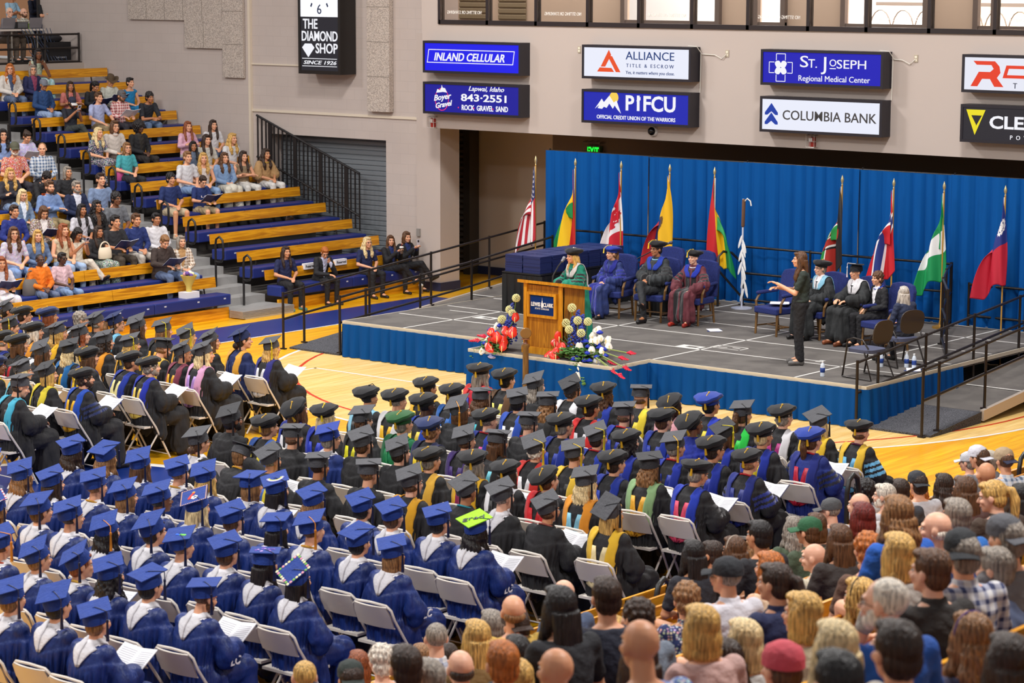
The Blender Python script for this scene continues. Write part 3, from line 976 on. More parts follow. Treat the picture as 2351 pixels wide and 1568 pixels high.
# ---------------------------------------------------------------- stage chairs and small things
SEATB = fleck('blue_upholstery', '#18235c', '#1f2c6c', 60)
LEGW = wood_mat('chair_wood', '#7d5a30', '#5d4020', (20, 20, 3), .4)
def armchair(x, y, rz, lb, arms=True):
    e = empty('armchair', (x, y, SZ), rz, lb, 'armchair', 'blue upholstered armchairs on the stage')
    e.scale = (.9, .9, .93)
    m = MB()
    m.box((-.29, -.25, .36), (.29, .3, .47))
    o = build('seat', m, SEATB, e)
    b_ = o.modifiers.new('b', 'BEVEL')
    b_.width, b_.segments = .025, 3
    m = MB()
    g = [(-.29, .0), (.29, 0), (.3, .5), (.24, .6), (.1, .63), (-.1, .63), (-.24, .6), (-.3, .5)]
    m.prism(g, (0, -.25, .45), (1, 0, 0), Vector((0, -.17, 1)).normalized(), (0, -.09, 0))
    o = build('backrest', m, SEATB, e)
    b_ = o.modifiers.new('b', 'BEVEL')
    b_.width, b_.segments = .02, 3
    for sx in (-1, 1):
        for y0, y1 in ((.25, .27), (-.22, -.27)):
            m = MB()
            m.cap((sx * .26, y0, .38), (sx * .265, y1, .01), .025, .02, 6)
            build('leg', m, LEGW, e)
        m = MB()
        m.tube([(sx * .265, .25, .14), (sx * .265, -.24, .14)], .014, 6)
        build('stretcher', m, LEGW, e)
        if arms:
            m = MB()
            m.tube([(sx * .3, .22, .4), (sx * .32, .22, .55), (sx * .32, .14, .66)], .022, 6)
            build('arm_support', m, LEGW, e)
            m = MB()
            m.cap((sx * .32, .18, .68), (sx * .31, -.26, .7), .032, .03)
            build('arm_pad', m, SEATB, e, True)
    m = MB()
    m.tube([(-.26, 0, .14), (.26, 0, .14)], .014, 6)
    build('stretcher', m, LEGW, e)
def conference_chair(x, y, rz, lb):
    e = empty('conference_chair', (x, y, SZ), rz, lb, 'chair', 'brown plastic arm chairs on the stage')
    e.scale = (.92, .92, .88)
    br = flat('#3a302b', .4)
    m = MB()
    m.prism([(.24 * (abs(math.cos(a)) ** .6) * (1 if math.cos(a) > 0 else -1), .02 + .24 * (abs(math.sin(a)) ** .6) * (1 if math.sin(a) > 0 else -1)) for a in np.arange(0, 6.28, .2)], (0, 0, .42), (1, 0, 0), (0, 1, 0), (0, 0, .055))
    build('seat', m, flat('#4a4e66', .8), e, True)
    m = MB()
    rr = [(.22 * (abs(math.cos(a)) ** .7) * (1 if math.cos(a) > 0 else -1), .26 + .2 * (abs(math.sin(a)) ** .7) * (1 if math.sin(a) > 0 else -1)) for a in np.arange(0, 6.28, .2)]
    m.prism(rr, (0, -.24, .5), (1, 0, 0), Vector((0, -.15, 1)).normalized(), (0, -.02, 0))
    build('backrest', m, br, e)
    for s in (-1, 1):
        m = MB()
        m.tube([(s * .25, .28, .02), (s * .26, .2, .45), (s * .27, .17, .62), (s * .27, .05, .66), (s * .26, -.12, .64), (s * .24, -.22, .5)], .014)
        build('arm_frame', m, BLKM, e, True)
        m = MB()
        m.tube([(s * .25, .28, .02), (s * .26, -.3, .02), (s * .22, -.12, .44)], .014)
        build('leg_frame', m, BLKM, e, True)
armchair(-23.4, 31.22, PI + .15, 'blue armchair under the woman in a navy gown and blue velvet cap')
armchair(-22.6, 31.3, PI + .1, 'blue armchair under the man with crossed legs and a black gown')
armchair(-21.92, 31.4, PI + .05, 'blue armchair under the man in a maroon gown')
armchair(-23.45, 32.6, PI, 'empty tall-backed blue armchair behind the left dignitaries, left one', False)
armchair(-22.75, 32.5, PI, 'empty tall-backed blue armchair behind the left dignitaries, right one', False)
armchair(-20.25, 31.3, PI - .25, 'empty blue armchair with papers on its seat beside the interpreter')
armchair(-19.55, 31.4, PI - .2, 'blue armchair under the grey-haired woman in a black gown')
armchair(-18.85, 31.3, PI - .25, 'blue armchair under the man with a white hood and brown shoes')
armchair(-18.12, 30.95, PI - .3, 'blue armchair under the student with a medal')
conference_chair(-17.02, 28.62, R(80), 'empty brown-backed chair with arms near the front right stage corner')
conference_chair(-17.22, 29.86, R(66), 'brown-backed chair under the woman with long silver hair')
def bottle(x, y, z, lb):
    e = empty('water_bottle', (x, y, z), 0, lb, 'bottle', 'small water bottles on the stage')
    m = MB()
    m.lathe([(.001, 0), (.032, .004), (.033, .15), (.02, .185), (.013, .195), (.013, .2), (.001, .2)], 14)
    build('bottle_body', m, flat('#cfd8e4', .15), e, True)
    m = MB()
    m.lathe([(.0335, .06), (.0345, .061), (.0345, .125), (.0335, .126)], 14)
    build('bottle_label', m, flat('#1d3f8c', .4), e, True)
    m = MB()
    m.lathe([(.001, .2), (.015, .2), (.015, .22), (.001, .22)], 12)
    build('bottle_cap', m, flat('#f2f4f6', .4), e, True)
bottle(-17.55, 28.3, SZ, 'water bottle standing left of the empty brown chair')
bottle(-17.35, 29.55, SZ, 'water bottle by the shoes of the seated student')
bottle(-17.05, 29.75, SZ, 'left of two water bottles under the brown chairs')
bottle(-16.9, 29.7, SZ, 'right of two water bottles under the brown chairs')
bottle(-22.0, 31.1, SZ, 'water bottle on the stage floor between the man with crossed legs and the maroon gown')
bottle(-22.75, 31.95, SZ + .69, 'water bottle on the small table behind the dignitaries')
e = empty('side_table', (-22.95, 31.95, SZ), 0, 'small table under black cloth behind the dignitaries holding a bottle', 'table')
m = MB()
m.box((-.3, -.2, .66), (.35, .2, .69))
build('tabletop', m, bc, e)
build('tablecloth', pleats([(-.3, .2), (-.3, -.2), (.35, -.2), (.35, .2), (-.3, .2)], .02, .66, .015, .12, n=4), bc, e, True)
e = empty('microphone_stand', (-23.1, 32.0, SZ), 0, 'microphone on a boom stand between two dignitaries', 'microphone')
m = MB()
m.lathe([(.14, 0), (.14, .015), (.02, .03), (.012, .04), (.012, 1.05)], 14)
build('stand', m, BLK, e, True)
m = MB()
m.tube([(-.5, -.3, .75), (0, 0, 1.07), (.06, .03, 1.1)], .009, 6)
build('boom', m, BLK, e, True)
m = MB()
m.cap((.02, .02, 1.1), (.2, .08, 1.17), .013, .02)
m.ell((.23, .09, 1.18), .03)
build('mic', m, flat('#55555c', .4, .3), e, True)
def papers(name, x, y, z, rz, lb, cat='papers', w_=.2, d=.28, cols=('#eceaf0', '#24366e'), n=2):
    e = empty(name, (x, y, z), rz, lb, cat)
    for k in range(n):
        m = MB()
        M_ = Matrix.Rotation(.35 * k, 4, 'Z')
        m.box((-w_ / 2, -d / 2, .006 * k), (w_ / 2, d / 2, .006 * k + .005), M_)
        build('sheet' if k else 'folder', m, flat(cols[(k + 1) % 2], .5), e)
    return e
papers('programme', -21.2, 30.95, SZ, .5, 'dropped navy and white programme on the stage by the maroon gown')
papers('programme', -20.25, 31.35, SZ + .475, .2, 'navy programme with white sheets on the seat of the empty blue armchair', w_=.3)
papers('programme', -16.85, 29.6, SZ, .2, 'white programme on the stage floor beneath the brown chairs')
# feathered staff
e = empty('feather_staff', (-22.3, 33.35, SZ), 0, 'tall staff wound in fur with white eagle feathers before the curtain', 'staff')
m = MB()
m.lathe([(.18, 0), (.18, .015), (.02, .03), (.016, .04), (.016, 1.85)], 12)
build('pole', m, flat('#c3c6d6', .4), e, True)
m = MB()
m.cap((0, 0, 1.4), (.01, 0, 1.82), .03, .03)
build('fur_wrap', m, flat('#6b4a36', .9), e, True)
m = MB()
m.tube([(.02, 0, 1.8), (.08, 0, 1.86), (.14, 0, 1.82), (.16, 0, 1.74)], .012)
build('horn', m, flat('#e6e0d6', .6), e, True)
for k in range(13):
    z = 1.25 - k * .075
    m = MB()
    s = 1 if k % 3 else -1
    m.ell((.035 * s + .012 * (k % 2) + .05 * (k > 8), -.02, z - .12), (.024, .006, .12), Matrix.Rotation(s * -.3, 3, 'Y'))
    build('feather', m, flat('#e9e6e4', .8), e, True)
# ---------------------------------------------------------------- flags
def star(cx, cy, r, u, v):
    a = math.atan2(v - cy, u - cx) - PI / 2
    d = math.hypot(u - cx, v - cy)
    k = (a % (2 * PI / 5)) - PI / 5
    return d < r * (.38 / max(.38, math.cos(k) * .0 + 1 - .62 * (1 - abs(k) / (PI / 5))) if True else 1)
def in_poly(p, x, y):
    c = False
    j = len(p) - 1
    for i in range(len(p)):
        if (p[i][1] > y) != (p[j][1] > y) and x < (p[j][0] - p[i][0]) * (y - p[i][1]) / (p[j][1] - p[i][1]) + p[i][0]:
            c = not c
        j = i
    return c
LEAF = [(0, 1), (.16, .68), (.34, .76), (.27, .3), (.5, .52), (.58, .38), (.88, .42), (.8, .16), (.93, .06), (.5, -.32), (.56, -.5), (.05, -.42), (.05, -.85)]
LEAF = LEAF + [(-x, y) for x, y in LEAF[::-1][:-1]]
def f_us(u, v):
    if u < .42 and v < 7 / 13:
        for r in range(9):
            for c in range(6 - r % 2):
                if math.hypot((u - .035 * 1 - .07 * c - .035 * (r % 2)) * 1.6, v - .055 * (r + .9)) < .021:
                    return 1
        return 2
    return 0 if int(v * 13) % 2 == 0 else 1
def f_bol(u, v):
    return 0 if v < 1 / 3 else 1 if v < 2 / 3 else 2
def f_can(u, v):
    return 0 if u < .25 or u > .75 else 0 if in_poly(LEAF, (u - .5) / .2, (.5 - v) / .38) else 1
def f_ecu(u, v):
    d = math.hypot((u - .5) * 1.5, v - .5)
    if d < .2:
        return 4 if d > .15 else 1 if v < .52 else 3
    return 0 if v < .5 else 1 if v < .75 else 2
def f_ken(u, v):
    if ((u - .5) / .13) ** 2 + ((v - .5) / .36) ** 2 < 1:
        return 1 if abs(u - .5) < .07 else 3 if abs(v - .5) < .2 and abs(u - .5) < .09 else 0
    return 0 if v < .3 else 3 if v < .345 else 1 if v < .655 else 3 if v < .7 else 2
def f_nor(u, v):
    a, b = abs(u - .36), abs(v - .5)
    return 2 if a < .045 or b < .065 else 1 if a < .09 or b < .13 else 0
def f_nga(u, v):
    return 0 if u < .36 or u > .66 else 1
def f_twn(u, v):
    if u < .5 and v < .5:
        x, y = (u - .25) * 1.5, v - .25
        d, a = math.hypot(x, y), math.atan2(y, x)
        return 2 if d < .085 or (.1 < d < .18 - .18 * abs((a % (PI / 6)) - PI / 12)) else 1
    return 0
FLAGS = [(-26.87, f_us, ['#b01c2e', '#e8e4e6', '#1f2a5e'], 'United States flag of stars and stripes at the left end of the flag row', 1),
         (-25.97, f_bol, ['#c01820', '#efc012', '#0f8a46'], 'red, yellow and green flag second from the left on a gold pole', 1),
         (-24.96, f_can, ['#c8142a', '#eee9ea'], 'red and white maple leaf flag on a gold pole', 1),
         (-23.92, f_ecu, ['#f2b80e', '#24306e', '#b01c28', '#7aa0b8', '#6b4a22'], 'mostly yellow flag with a round coat of arms', 1),
         (-22.99, f_bol, ['#c01820', '#efc012', '#0f8a46'], 'red, yellow and green flag standing right of the yellow flag', -1),
         (-20.48, f_ken, ['#17151a', '#a8281e', '#1f8a3c', '#e6e0dc'], 'black, red and green flag with a shield behind the interpreter', 1),
         (-19.52, f_nor, ['#c81a26', '#ebe8ea', '#1f3480'], 'red flag with a blue and white cross', 1),
         (-18.61, f_nga, ['#0d9050', '#efefee'], 'green and white striped flag', 1),
         (-17.54, f_twn, ['#c01a34', '#20307e', '#f2f0f0'], 'red flag with white sun on a blue corner at the right end', 1)]
for n_, (fx, fn, cols, lb, sd) in enumerate(FLAGS):
    zb = SZ if fx > -26.3 and fx < -18 else 0.0
    e = empty('flag', (fx, 33.5, zb), 0, lb, 'flag', 'national flags along the back of the stage')
    top = 2.92 - zb
    m = MB()
    m.tube([(0, 0, .02), (0, 0, top - .16)], .014)
    build('pole', m, flat('#b98a3c', .35), e, True)
    m = MB()
    m.lathe([(.13, 0), (.13, .03), (.03, .06), (.02, .12)], 16)
    build('pole_base', m, flat('#a8803a', .3, .5), e, True)
    m = MB()
    m.lathe([(.001, top - .17), (.018, top - .16), (.01, top - .14), (.024, top - .11), (.026, top - .07), (.012, top - .03), (.001, top)], 12)
    build('finial', m, flat('#c9b98c', .25, .6), e, True)
    NU, NV, FW, FH = 64, 56, 1.35, .88
    g = []
    for j in range(NV + 1):
        v = j / NV
        row = []
        for i in range(NU + 1):
            u = i / NU
            s = 1 - math.exp(-3.2 * u)
            wv = v * (.44 + .05 * math.sin(n_ * 2.3)) * s * (.8 + .35 * u) - .1 * s * (1 - v)
            fold = (.07 * math.sin(v * 9 + n_ * 1.3 + u * 1.4) + .02 * math.sin(v * 21 + u * 5 + n_)) * s
            xx = -sd * (.015 + wv + .02 * math.sin(v * 12 + n_) * s)
            row.append((xx, -.05 - fold, top - .2 - v * FH * (1 - .62 * s) - u * (1.3 + .06 * math.sin(v * 9 + n_))))
        g.append(row)
    m = MB().grid(g)
    fs = [fn((i + .5) / NU, (j + .5) / NV) for j in range(NV) for i in range(NU)]
    m.mi = fs
    me = m.mesh('flag_cloth', [flat(c, .6) for c in cols])
    o = ob('flag_cloth', me, e)
    sf = o.modifiers.new('thick', 'SOLIDIFY')
    sf.thickness = .004
    m = MB()
    m.tube([(-sd * .012, 0, top - .19), (-sd * .01, 0, top - .2 - FH)], .012)
    build('white_sleeve', m, flat('#e9e6e2', .6), e, True)

# ---------------------------------------------------------------- flowers either side of the lectern
def spathe(m, c, dirv, s, up=(0, 0, 1)):
    """heart-shaped glossy bract facing dirv"""
    d = Vector(dirv).normalized()
    u = Vector(up)
    w = d.cross(u).normalized()
    u = w.cross(d)
    c = Vector(c)
    g = []
    for i in range(7):
        t = i / 6
        wd = math.sin(PI * min(1, t * .93 + .07)) ** .7 * (1.0 if t < .5 else 1.05)
        g.append([c + u * (s * (t - .5) * -1.25 + (abs(k) * s * .18 if t < .2 else 0)) + w * (k * wd * s * .55) + d * (-.3 * s * k * k + .25 * s * (t - .5) ** 2) for k in (-1, -.5, 0, .5, 1)])
    m.grid(g)
def flowers(nm, x, y, items, lb, mir):
    e = empty('flower_arrangement', (x, y, SZ), 0, lb, 'flowers')
    cols = {'red': '#e03424', 'white': '#ece6dc'}
    vs = MB()
    vs.lathe([(.12, 0), (.16, .1), (.14, .14), (.001, .14)], 16)
    build('bowl', vs, flat('#24303a', .4), e, True)
    rnd = random.Random(nm)
    cl = Vector((.62, -.76, .35))
    for kind, px, py, pz, s in items:
        m = MB()
        if kind == 'rose':
            py, pz = max(py, -.26), max(pz, .03)
        c = Vector((px, py, pz))
        if kind in ('red', 'white'):
            dv = cl + Vector((rnd.uniform(-.5, .5), rnd.uniform(-.4, .4), rnd.uniform(-.2, .5)))
            spathe(m, c, dv, s * .66, (rnd.uniform(-.4, .4), rnd.uniform(-.4, .4), 1))
            o = build('anthurium', m, flat(cols[kind], .25), e, True)
            k = MB()
            k.cap(c + dv.normalized() * .02, c + dv.normalized() * .03 + Vector((0, 0, -s * .5)), .008, .005, 6)
            build('spadix', k, flat('#f0d890', .5), o, True)
            k = MB()
            k.tube([c, c * .5 + Vector((0, 0, .02)), (0, 0, .1)], .006, 5)
            build('stem', k, flat('#5c7a3a', .6), o, True)
        elif kind == 'rose':
            for q in range(4):
                m.lathe([(.004, -.03), (s * (.35 + .2 * q), -.02 + .004 * q), (s * (.45 + .17 * q), .02 - .004 * q), (s * (.3 + .17 * q), .035 - .008 * q)], 7, c)
            build('blue_rose', m, flat('#0c2aa8', .6), e)
        elif kind == 'allium':
            for q in range(60):
                a = q * 2.4
                z = 1 - 2 * (q + .5) / 60
                r_ = math.sqrt(1 - z * z)
                m.ell(c + Vector((r_ * math.cos(a), r_ * math.sin(a), z)) * s, s * .22, None, 5, 3)
            o = build('allium_globe', m, flat('#e6e2a8', .7), e, True)
            k = MB()
            k.tube([c, (c.x * .8, c.y * .8, c.z * .5), (0, 0, .1)], .006, 5)
            build('stem', k, flat('#6a8a44', .6), o, True)
        elif kind == 'delph':
            for q in range(46):
                t = q / 46
                a = q * 2.4
                m.ell(c + Vector((math.cos(a) * .05 * (1.2 - t) * 1.3, math.sin(a) * .05 * (1.2 - t) * 1.3, t * s)), (.023, .023, .016), None, 5, 3)
            m.tube([c + Vector((0, 0, s)), (0, 0, .1)], .005, 4)
            build('delphinium_spike', m, flat('#3f4fae', .7), e, True)
        elif kind == 'ginger':
            d = (c - Vector((0, 0, .15))).normalized()
            for q in range(16):
                t = q / 16
                a = q * 2.2
                u = d.orthogonal().normalized()
                w_ = d.cross(u)
                m.cap(c + d * (s * t), c + d * (s * t + .035) + (u * math.cos(a) + w_ * math.sin(a)) * .035 * (1.1 - t), .014, .006, 5)
            o = build('red_ginger', m, flat('#d0123a', .5), e, True)
            k = MB()
            k.tube([c, c * .55 + Vector((0, 0, .1)), (0, 0, .1)], .009, 5)
            build('stem', k, flat('#8a9a50', .6), o, True)
        elif kind == 'leaf':
            for q in range(46):
                a = rnd.uniform(-1, 1)
                L_ = rnd.uniform(.15, 1)
                w_ = .03 if s > 1 else .08
                p = c * L_ + Vector((rnd.uniform(-w_, w_), rnd.uniform(-w_, w_), .3 * L_ * (1 - L_) + .06 * (1 - L_) + rnd.uniform(-.03, .04)))
                m.ell(p, (.03, .012, .006) if s > 1 else (.055, .03, .006), Matrix.Rotation(rnd.uniform(0, 6), 3, 'Z') @ Matrix.Rotation(rnd.uniform(-.8, .8), 3, 'X'), 6, 3)
            m.tube([c * t + Vector((0, 0, .3 * t * (1 - t) + .06 * (1 - t))) for t in (0, .25, .5, .75, 1)], .006, 5)
            build('foliage', m, flat('#3f6a26' if s < 1 else '#6a9440', .6), e)
        elif kind == 'bow':
            for q in range(18):
                a = -1.4 + 2.8 * q / 17
                m.cap(c, c + Vector((math.sin(a) * s, -math.cos(a) * s * .7, -.05 - .05 * math.cos(a))), .006, .02, 5)
            build('ribbon_bow', m, flat('#b9b6e4', .2, .5), e)
    return e
A1 = [('delph', .16, .1, .2, .5), ('delph', .1, .12, .2, .42), ('delph', .2, .05, .15, .38), ('delph', .05, .1, .15, .3), ('delph', .13, .02, .1, .35), ('allium', .24, .1, .78, .055), ('allium', .13, .08, .6, .055), ('allium', .2, .06, .55, .052), ('allium', .05, .0, .45, .058),
      ('white', -.06, 0, .33, .16), ('white', -.12, -.02, .2, .15), ('white', -.16, -.1, .12, .14), ('white', -.1, -.3, .0, .15), ('white', -.2, .02, .14, .12), ('white', .0, -.1, .2, .12), ('red', .22, -.1, .3, .19), ('red', .12, -.22, .2, .2), ('red', .26, -.22, .16, .2), ('red', .12, -.35, .08, .2), ('red', .3, -.3, .1, .17), ('red', .45, -.25, .32, .2), ('red', .3, 0, .5, .16), ('red', .02, -.2, .14, .15),
      ('rose', -.08, -.08, .24, .05), ('rose', -.14, -.06, .28, .045), ('rose', .03, -.12, .26, .05), ('rose', -.1, -.22, .1, .05), ('rose', -.02, -.25, .02, .05), ('rose', .04, -.05, .36, .045), ('ginger', -.25, .0, .16, .16), ('ginger', -.28, -.12, .12, .15), ('ginger', -.2, .08, .2, .12), ('leaf', -.3, -.28, -.1, 2), ('leaf', -.1, -.2, .05, .6), ('leaf', .2, -.15, .1, .6), ('leaf', -.15, .05, .15, .6), ('leaf', .25, -.3, .0, .6), ('leaf', .05, -.3, .0, .6), ('white', -.18, .05, .26, .13), ('red', .2, -.3, .24, .18), ('red', .06, -.28, .3, .16), ('rose', -.16, -.02, .2, .05), ('bow', .1, -.22, .02, .12)]
flowers('a', -22.58, 27.3, A1, 'flower arrangement left of the lectern with red anthuriums and blue delphiniums', 0)
A2 = [('delph', -.1, .1, .2, .5), ('delph', -.18, .08, .2, .4), ('delph', -.02, .1, .2, .44), ('delph', -.12, 0, .12, .38), ('delph', .02, .02, .12, .36), ('allium', -.2, .08, .72, .058), ('allium', -.25, .0, .5, .058), ('allium', -.06, .04, .55, .056), ('allium', .08, .1, .54, .054), ('allium', -.14, -.06, .42, .054), ('allium', .05, -.02, .38, .056),
      ('red', -.35, 0, .36, .2), ('red', -.28, -.08, .2, .19), ('red', -.22, -.28, .06, .22), ('red', -.42, -.2, .02, .2), ('red', -.42, -.05, .2, .15), ('red', -.36, .02, .26, .14), ('red', -.3, -.2, .1, .16), ('white', .22, .12, .44, .17), ('white', .25, 0, .28, .15), ('white', .42, .1, .3, .16), ('white', .5, .06, .22, .15), ('white', .3, -.1, .16, .15), ('white', .1, -.12, .18, .17), ('white', .44, -.15, .02, .16), ('white', .3, -.32, -.06, .17), ('white', .28, -.4, -.2, .18), ('white', .42, -.3, -.12, .16), ('white', .03, -.15, .1, .14), ('white', .2, -.15, .1, .13), ('white', .36, .05, .33, .12), ('white', .1, -.25, .02, .12),
      ('rose', .3, .1, .4, .055), ('rose', .12, .0, .26, .06), ('rose', .2, -.05, .2, .05), ('rose', .32, .02, .24, .055), ('rose', .38, 0, .2, .065), ('rose', .46, .0, .18, .055), ('rose', .26, -.15, .12, .055), ('rose', .16, -.2, .08, .06), ('rose', .42, -.12, .08, .055), ('rose', .36, -.22, 0, .05), ('rose', .1, -.35, -.06, .05), ('rose', .18, -.36, -.05, .05), ('rose', .3, -.4, -.08, .045), ('rose', .52, -.05, .1, .05),
      ('ginger', .62, -.12, .04, .16), ('ginger', .76, -.05, .1, .17), ('ginger', .86, .02, .17, .13), ('ginger', .8, -.3, -.04, .16), ('ginger', .95, -.2, .0, .16), ('ginger', .98, -.36, -.08, .16), ('leaf', .4, -.42, -.3, 2), ('leaf', .3, -.3, .05, .6), ('leaf', .0, -.25, .05, .6), ('leaf', .45, -.1, .05, .6), ('leaf', .15, -.2, .1, .6), ('leaf', .3, .05, .2, .6), ('leaf', .4, -.2, -.05, .6), ('leaf', .2, -.3, -.1, .6), ('leaf', -.25, -.2, .05, .6), ('white', .34, -.02, .3, .14), ('white', .2, .05, .34, .14), ('white', .48, -.06, .16, .14), ('red', -.3, -.1, .3, .17), ('red', -.2, -.18, .16, .18), ('bow', -.25, -.22, .02, .13), ('bow', .55, -.25, .0, .12)]
flowers('b', -21.12, 27.36, A2, 'larger flower arrangement right of the lectern with white anthuriums and blue roses', 1)
e = empty('ceremonial_mace', (-21.71, 26.85, 0), 0, 'brown wooden staff with a round bronze head before the lectern', 'mace')
e.scale = (.75, .75, .74)
m = MB()
m.lathe([(.22, 0), (.22, .03), (.07, .06), (.065, .1)], 20)
build('base', m, LEGW, e, True)
m = MB()
m.lathe([(.065, .08), (.058, 1.0), (.075, 1.02), (.075, 1.06), (.05, 1.08)], 16)
build('shaft', m, LEGW, e, True)
m = MB()
m.lathe([(.05, 1.08), (.03, 1.12), (.03, 1.16), (.09, 1.17), (.09, 1.18), (.03, 1.19)], 16)
build('collar', m, flat('#7a4a30', .4), e, True)
m = MB()
m.M = Matrix.Translation((0, 0, 1.29)) @ Matrix.Rotation(R(40), 4, 'Z') @ Matrix.Rotation(PI / 2, 4, 'X')
m.lathe([(.001, -.035), (.1, -.035), (.11, -.02), (.11, .02), (.1, .035), (.001, .035)], 24)
build('bronze_disc', m, flat('#8d6a3e', .35, .4), e, True)
# ---------------------------------------------------------------- bleachers on the far side
RUN, RISE = .725, .2825
def bx_(k):
    return -31.34 - RUN * (k - 1)
FOOT = flat('#57534f', .7)
ORD = ['', 'first', 'second', 'third', 'fourth', 'fifth', 'sixth', 'seventh', 'eighth', 'ninth', 'tenth', 'eleventh', 'twelfth', 'thirteenth', 'fourteenth']
SEATM = flat('#1d2d74', .45)
def bench_row(k, y0, y1, lb, xs, sg, front, grp, RISE=.2825):
    """one bench: blue seat box, wooden back board on straps, footboard; sg = -1 rows climb towards -X"""
    X = xs + sg * RUN * (k - 1)
    z = RISE * (k - 1)
    e = empty('bleacher_bench', (X, y0, z), 0, lb, 'bench', grp)
    L = y1 - y0
    def bx(m, a, b, ya, yb, z0, z1):
        m.box((min(-sg * a, -sg * b), ya, z0), (max(-sg * a, -sg * b), yb, z1))
    n = max(1, round(L / 1.9))
    m = MB()
    for i in range(n):
        bx(m, .03, .4, L * i / n + .004, L * (i + 1) / n - .004, .25, .44)
    o = build('seat', m, SEATM, e)
    bv = o.modifiers.new('b', 'BEVEL')
    bv.width, bv.segments = .018, 2
    m = MB()
    for i in range(n):
        for f in (.12, .55, .9):
            yy = L * (i + f) / n
            bx(m, .4, .402, yy, yy + .05, .36, .385)
    build('number_plate', m, flat('#c8ccd8', .4), e)
    m = MB()
    n2 = max(1, round(L / 2.6))
    tl = Vector((sg * .12, 0, 1)).normalized()
    for i in range(n2):
        ya, yb = L * i / n2 + .004, L * (i + 1) / n2 - .004
        m.add([(tl.x * q - sg * d, yy, .44 + tl.z * q) for yy in (ya, yb) for q in (.09, .275) for d in (0, .028)], [(0, 1, 3, 2), (4, 6, 7, 5), (1, 5, 7, 3), (0, 4, 5, 1), (2, 3, 7, 6), (0, 2, 6, 4)])
    build('back_board', m, BENCHWOOD, e)
    for i in range(n2):
        for f in (.12, .88):
            yy = L * (i + f) / n2
            m = MB()
            m.tube([(.06 * -sg, yy, .2), (tl.x * .27, yy, .44 + .26)], .016, 5)
            build('strap', m, BLKM, e)
    m = MB()
    bx(m, -.3, .43, 0, L, -.05, -.005)
    build('footboard', m, FOOT, e)
    m = MB()
    if front:
        bx(m, .3, .34, 0, L, .0, .2)
        build('kick_board', m, BENCHWOOD, e)
    else:
        bx(m, .42, .44, 0, L, -RISE, -.05)
        build('riser', m, flat('#3b3836', .7), e)
    return e
for k in range(1, 14):
    bench_row(k, 31.1, 35.0, ORD[k] + ' bench from the floor in the section right of the aisle', -31.34, -1, k == 1, 'bleacher benches right of the aisle')
    bench_row(k, 22.5, 29.84, ORD[k] + ' bench from the floor in the section left of the aisle', -31.34, -1, k == 1, 'bleacher benches left of the aisle')
m = MB()
for k in range(1, 14):
    x1 = bx_(k) - RUN * .5
    m.box((x1 - .36, 29.86, 0), (x1 + .37, 31.08, RISE * k))
    m.box((x1 + .37, 29.86, 0), (x1 + .73, 31.08, RISE * k - RISE / 2))
tag(build('aisle_steps', m, flat('#a3a19f', .45, .2)), 'grey metal stepped aisle climbing between the two bleacher sections', 'stairs')
m = MB()
m.box((-30.95, 29.86, 0), (-30.6, 31.08, .02))
for k in range(6):
    m.box((-30.95, 29.8, .02 + k * .022), (-30.6, 31.1, .036 + k * .022))
o = build('front_step', m, ALU)
tag(o, 'loose aluminium box step on the floor at the foot of the aisle', 'step')
for k in range(1, 13):
    x, z = bx_(k) + .1, RISE * (k - .5)
    m = MB()
    m.tube([(x, 30.45, z), (x, 30.45, z + .78), (x + .02, 30.45, z + .88), (x + .1, 30.45, z + .93), (x + .18, 30.45, z + .88), (x + .2, 30.45, z + .8), (x + .2, 30.45, z + .55), (x + .16, 30.45, z + .48), (x + .06, 30.45, z + .46), (x, 30.45, z + .47)], .021)
    o = build('aisle_handrail', m, BLK, smooth=True)
    tag(o, 'black looped aisle handrail post, %s up from the floor' % ORD[k], 'handrail', 'looped handrails in the aisle')
# under-structure
m = MB()
for k in range(1, 14):
    for y0, y1 in ((22.5, 29.84), (31.1, 35.0)):
        m.box((bx_(k) - RUN + .32, y0, 0), (bx_(k) + .3, y1, RISE * (k - 1) - .06)) if k > 1 else None
struct('bleacher_base', m, flat('#6a6764', .8))
# guard railing beside the steps of benches
e = empty('guard_railing', (-32.6, 35.02, 0), 0, 'black sloping guard railing with upright bars before the grey shutter', 'railing')
def gl(x):
    return 2.2 + (-.008 - x) * .365
for z0 in (0, -.85):
    m = MB()
    m.tube([(0, 0, gl(0) + z0), (-2.88, 0, gl(-2.88) + z0)], .025)
    build('rail', m, BLK, e, True)
for i in range(25):
    x = -2.85 * i / 24
    m = MB()
    big = i in (3, 9, 15, 21)
    zb = gl(x) - 1.15
    m.box((x - (.05 if big else .012), -.012, max(0.0, zb)), (x + (.05 if big else .012), .012, gl(x)))
    build('post' if big else 'bar', m, BLK, e)
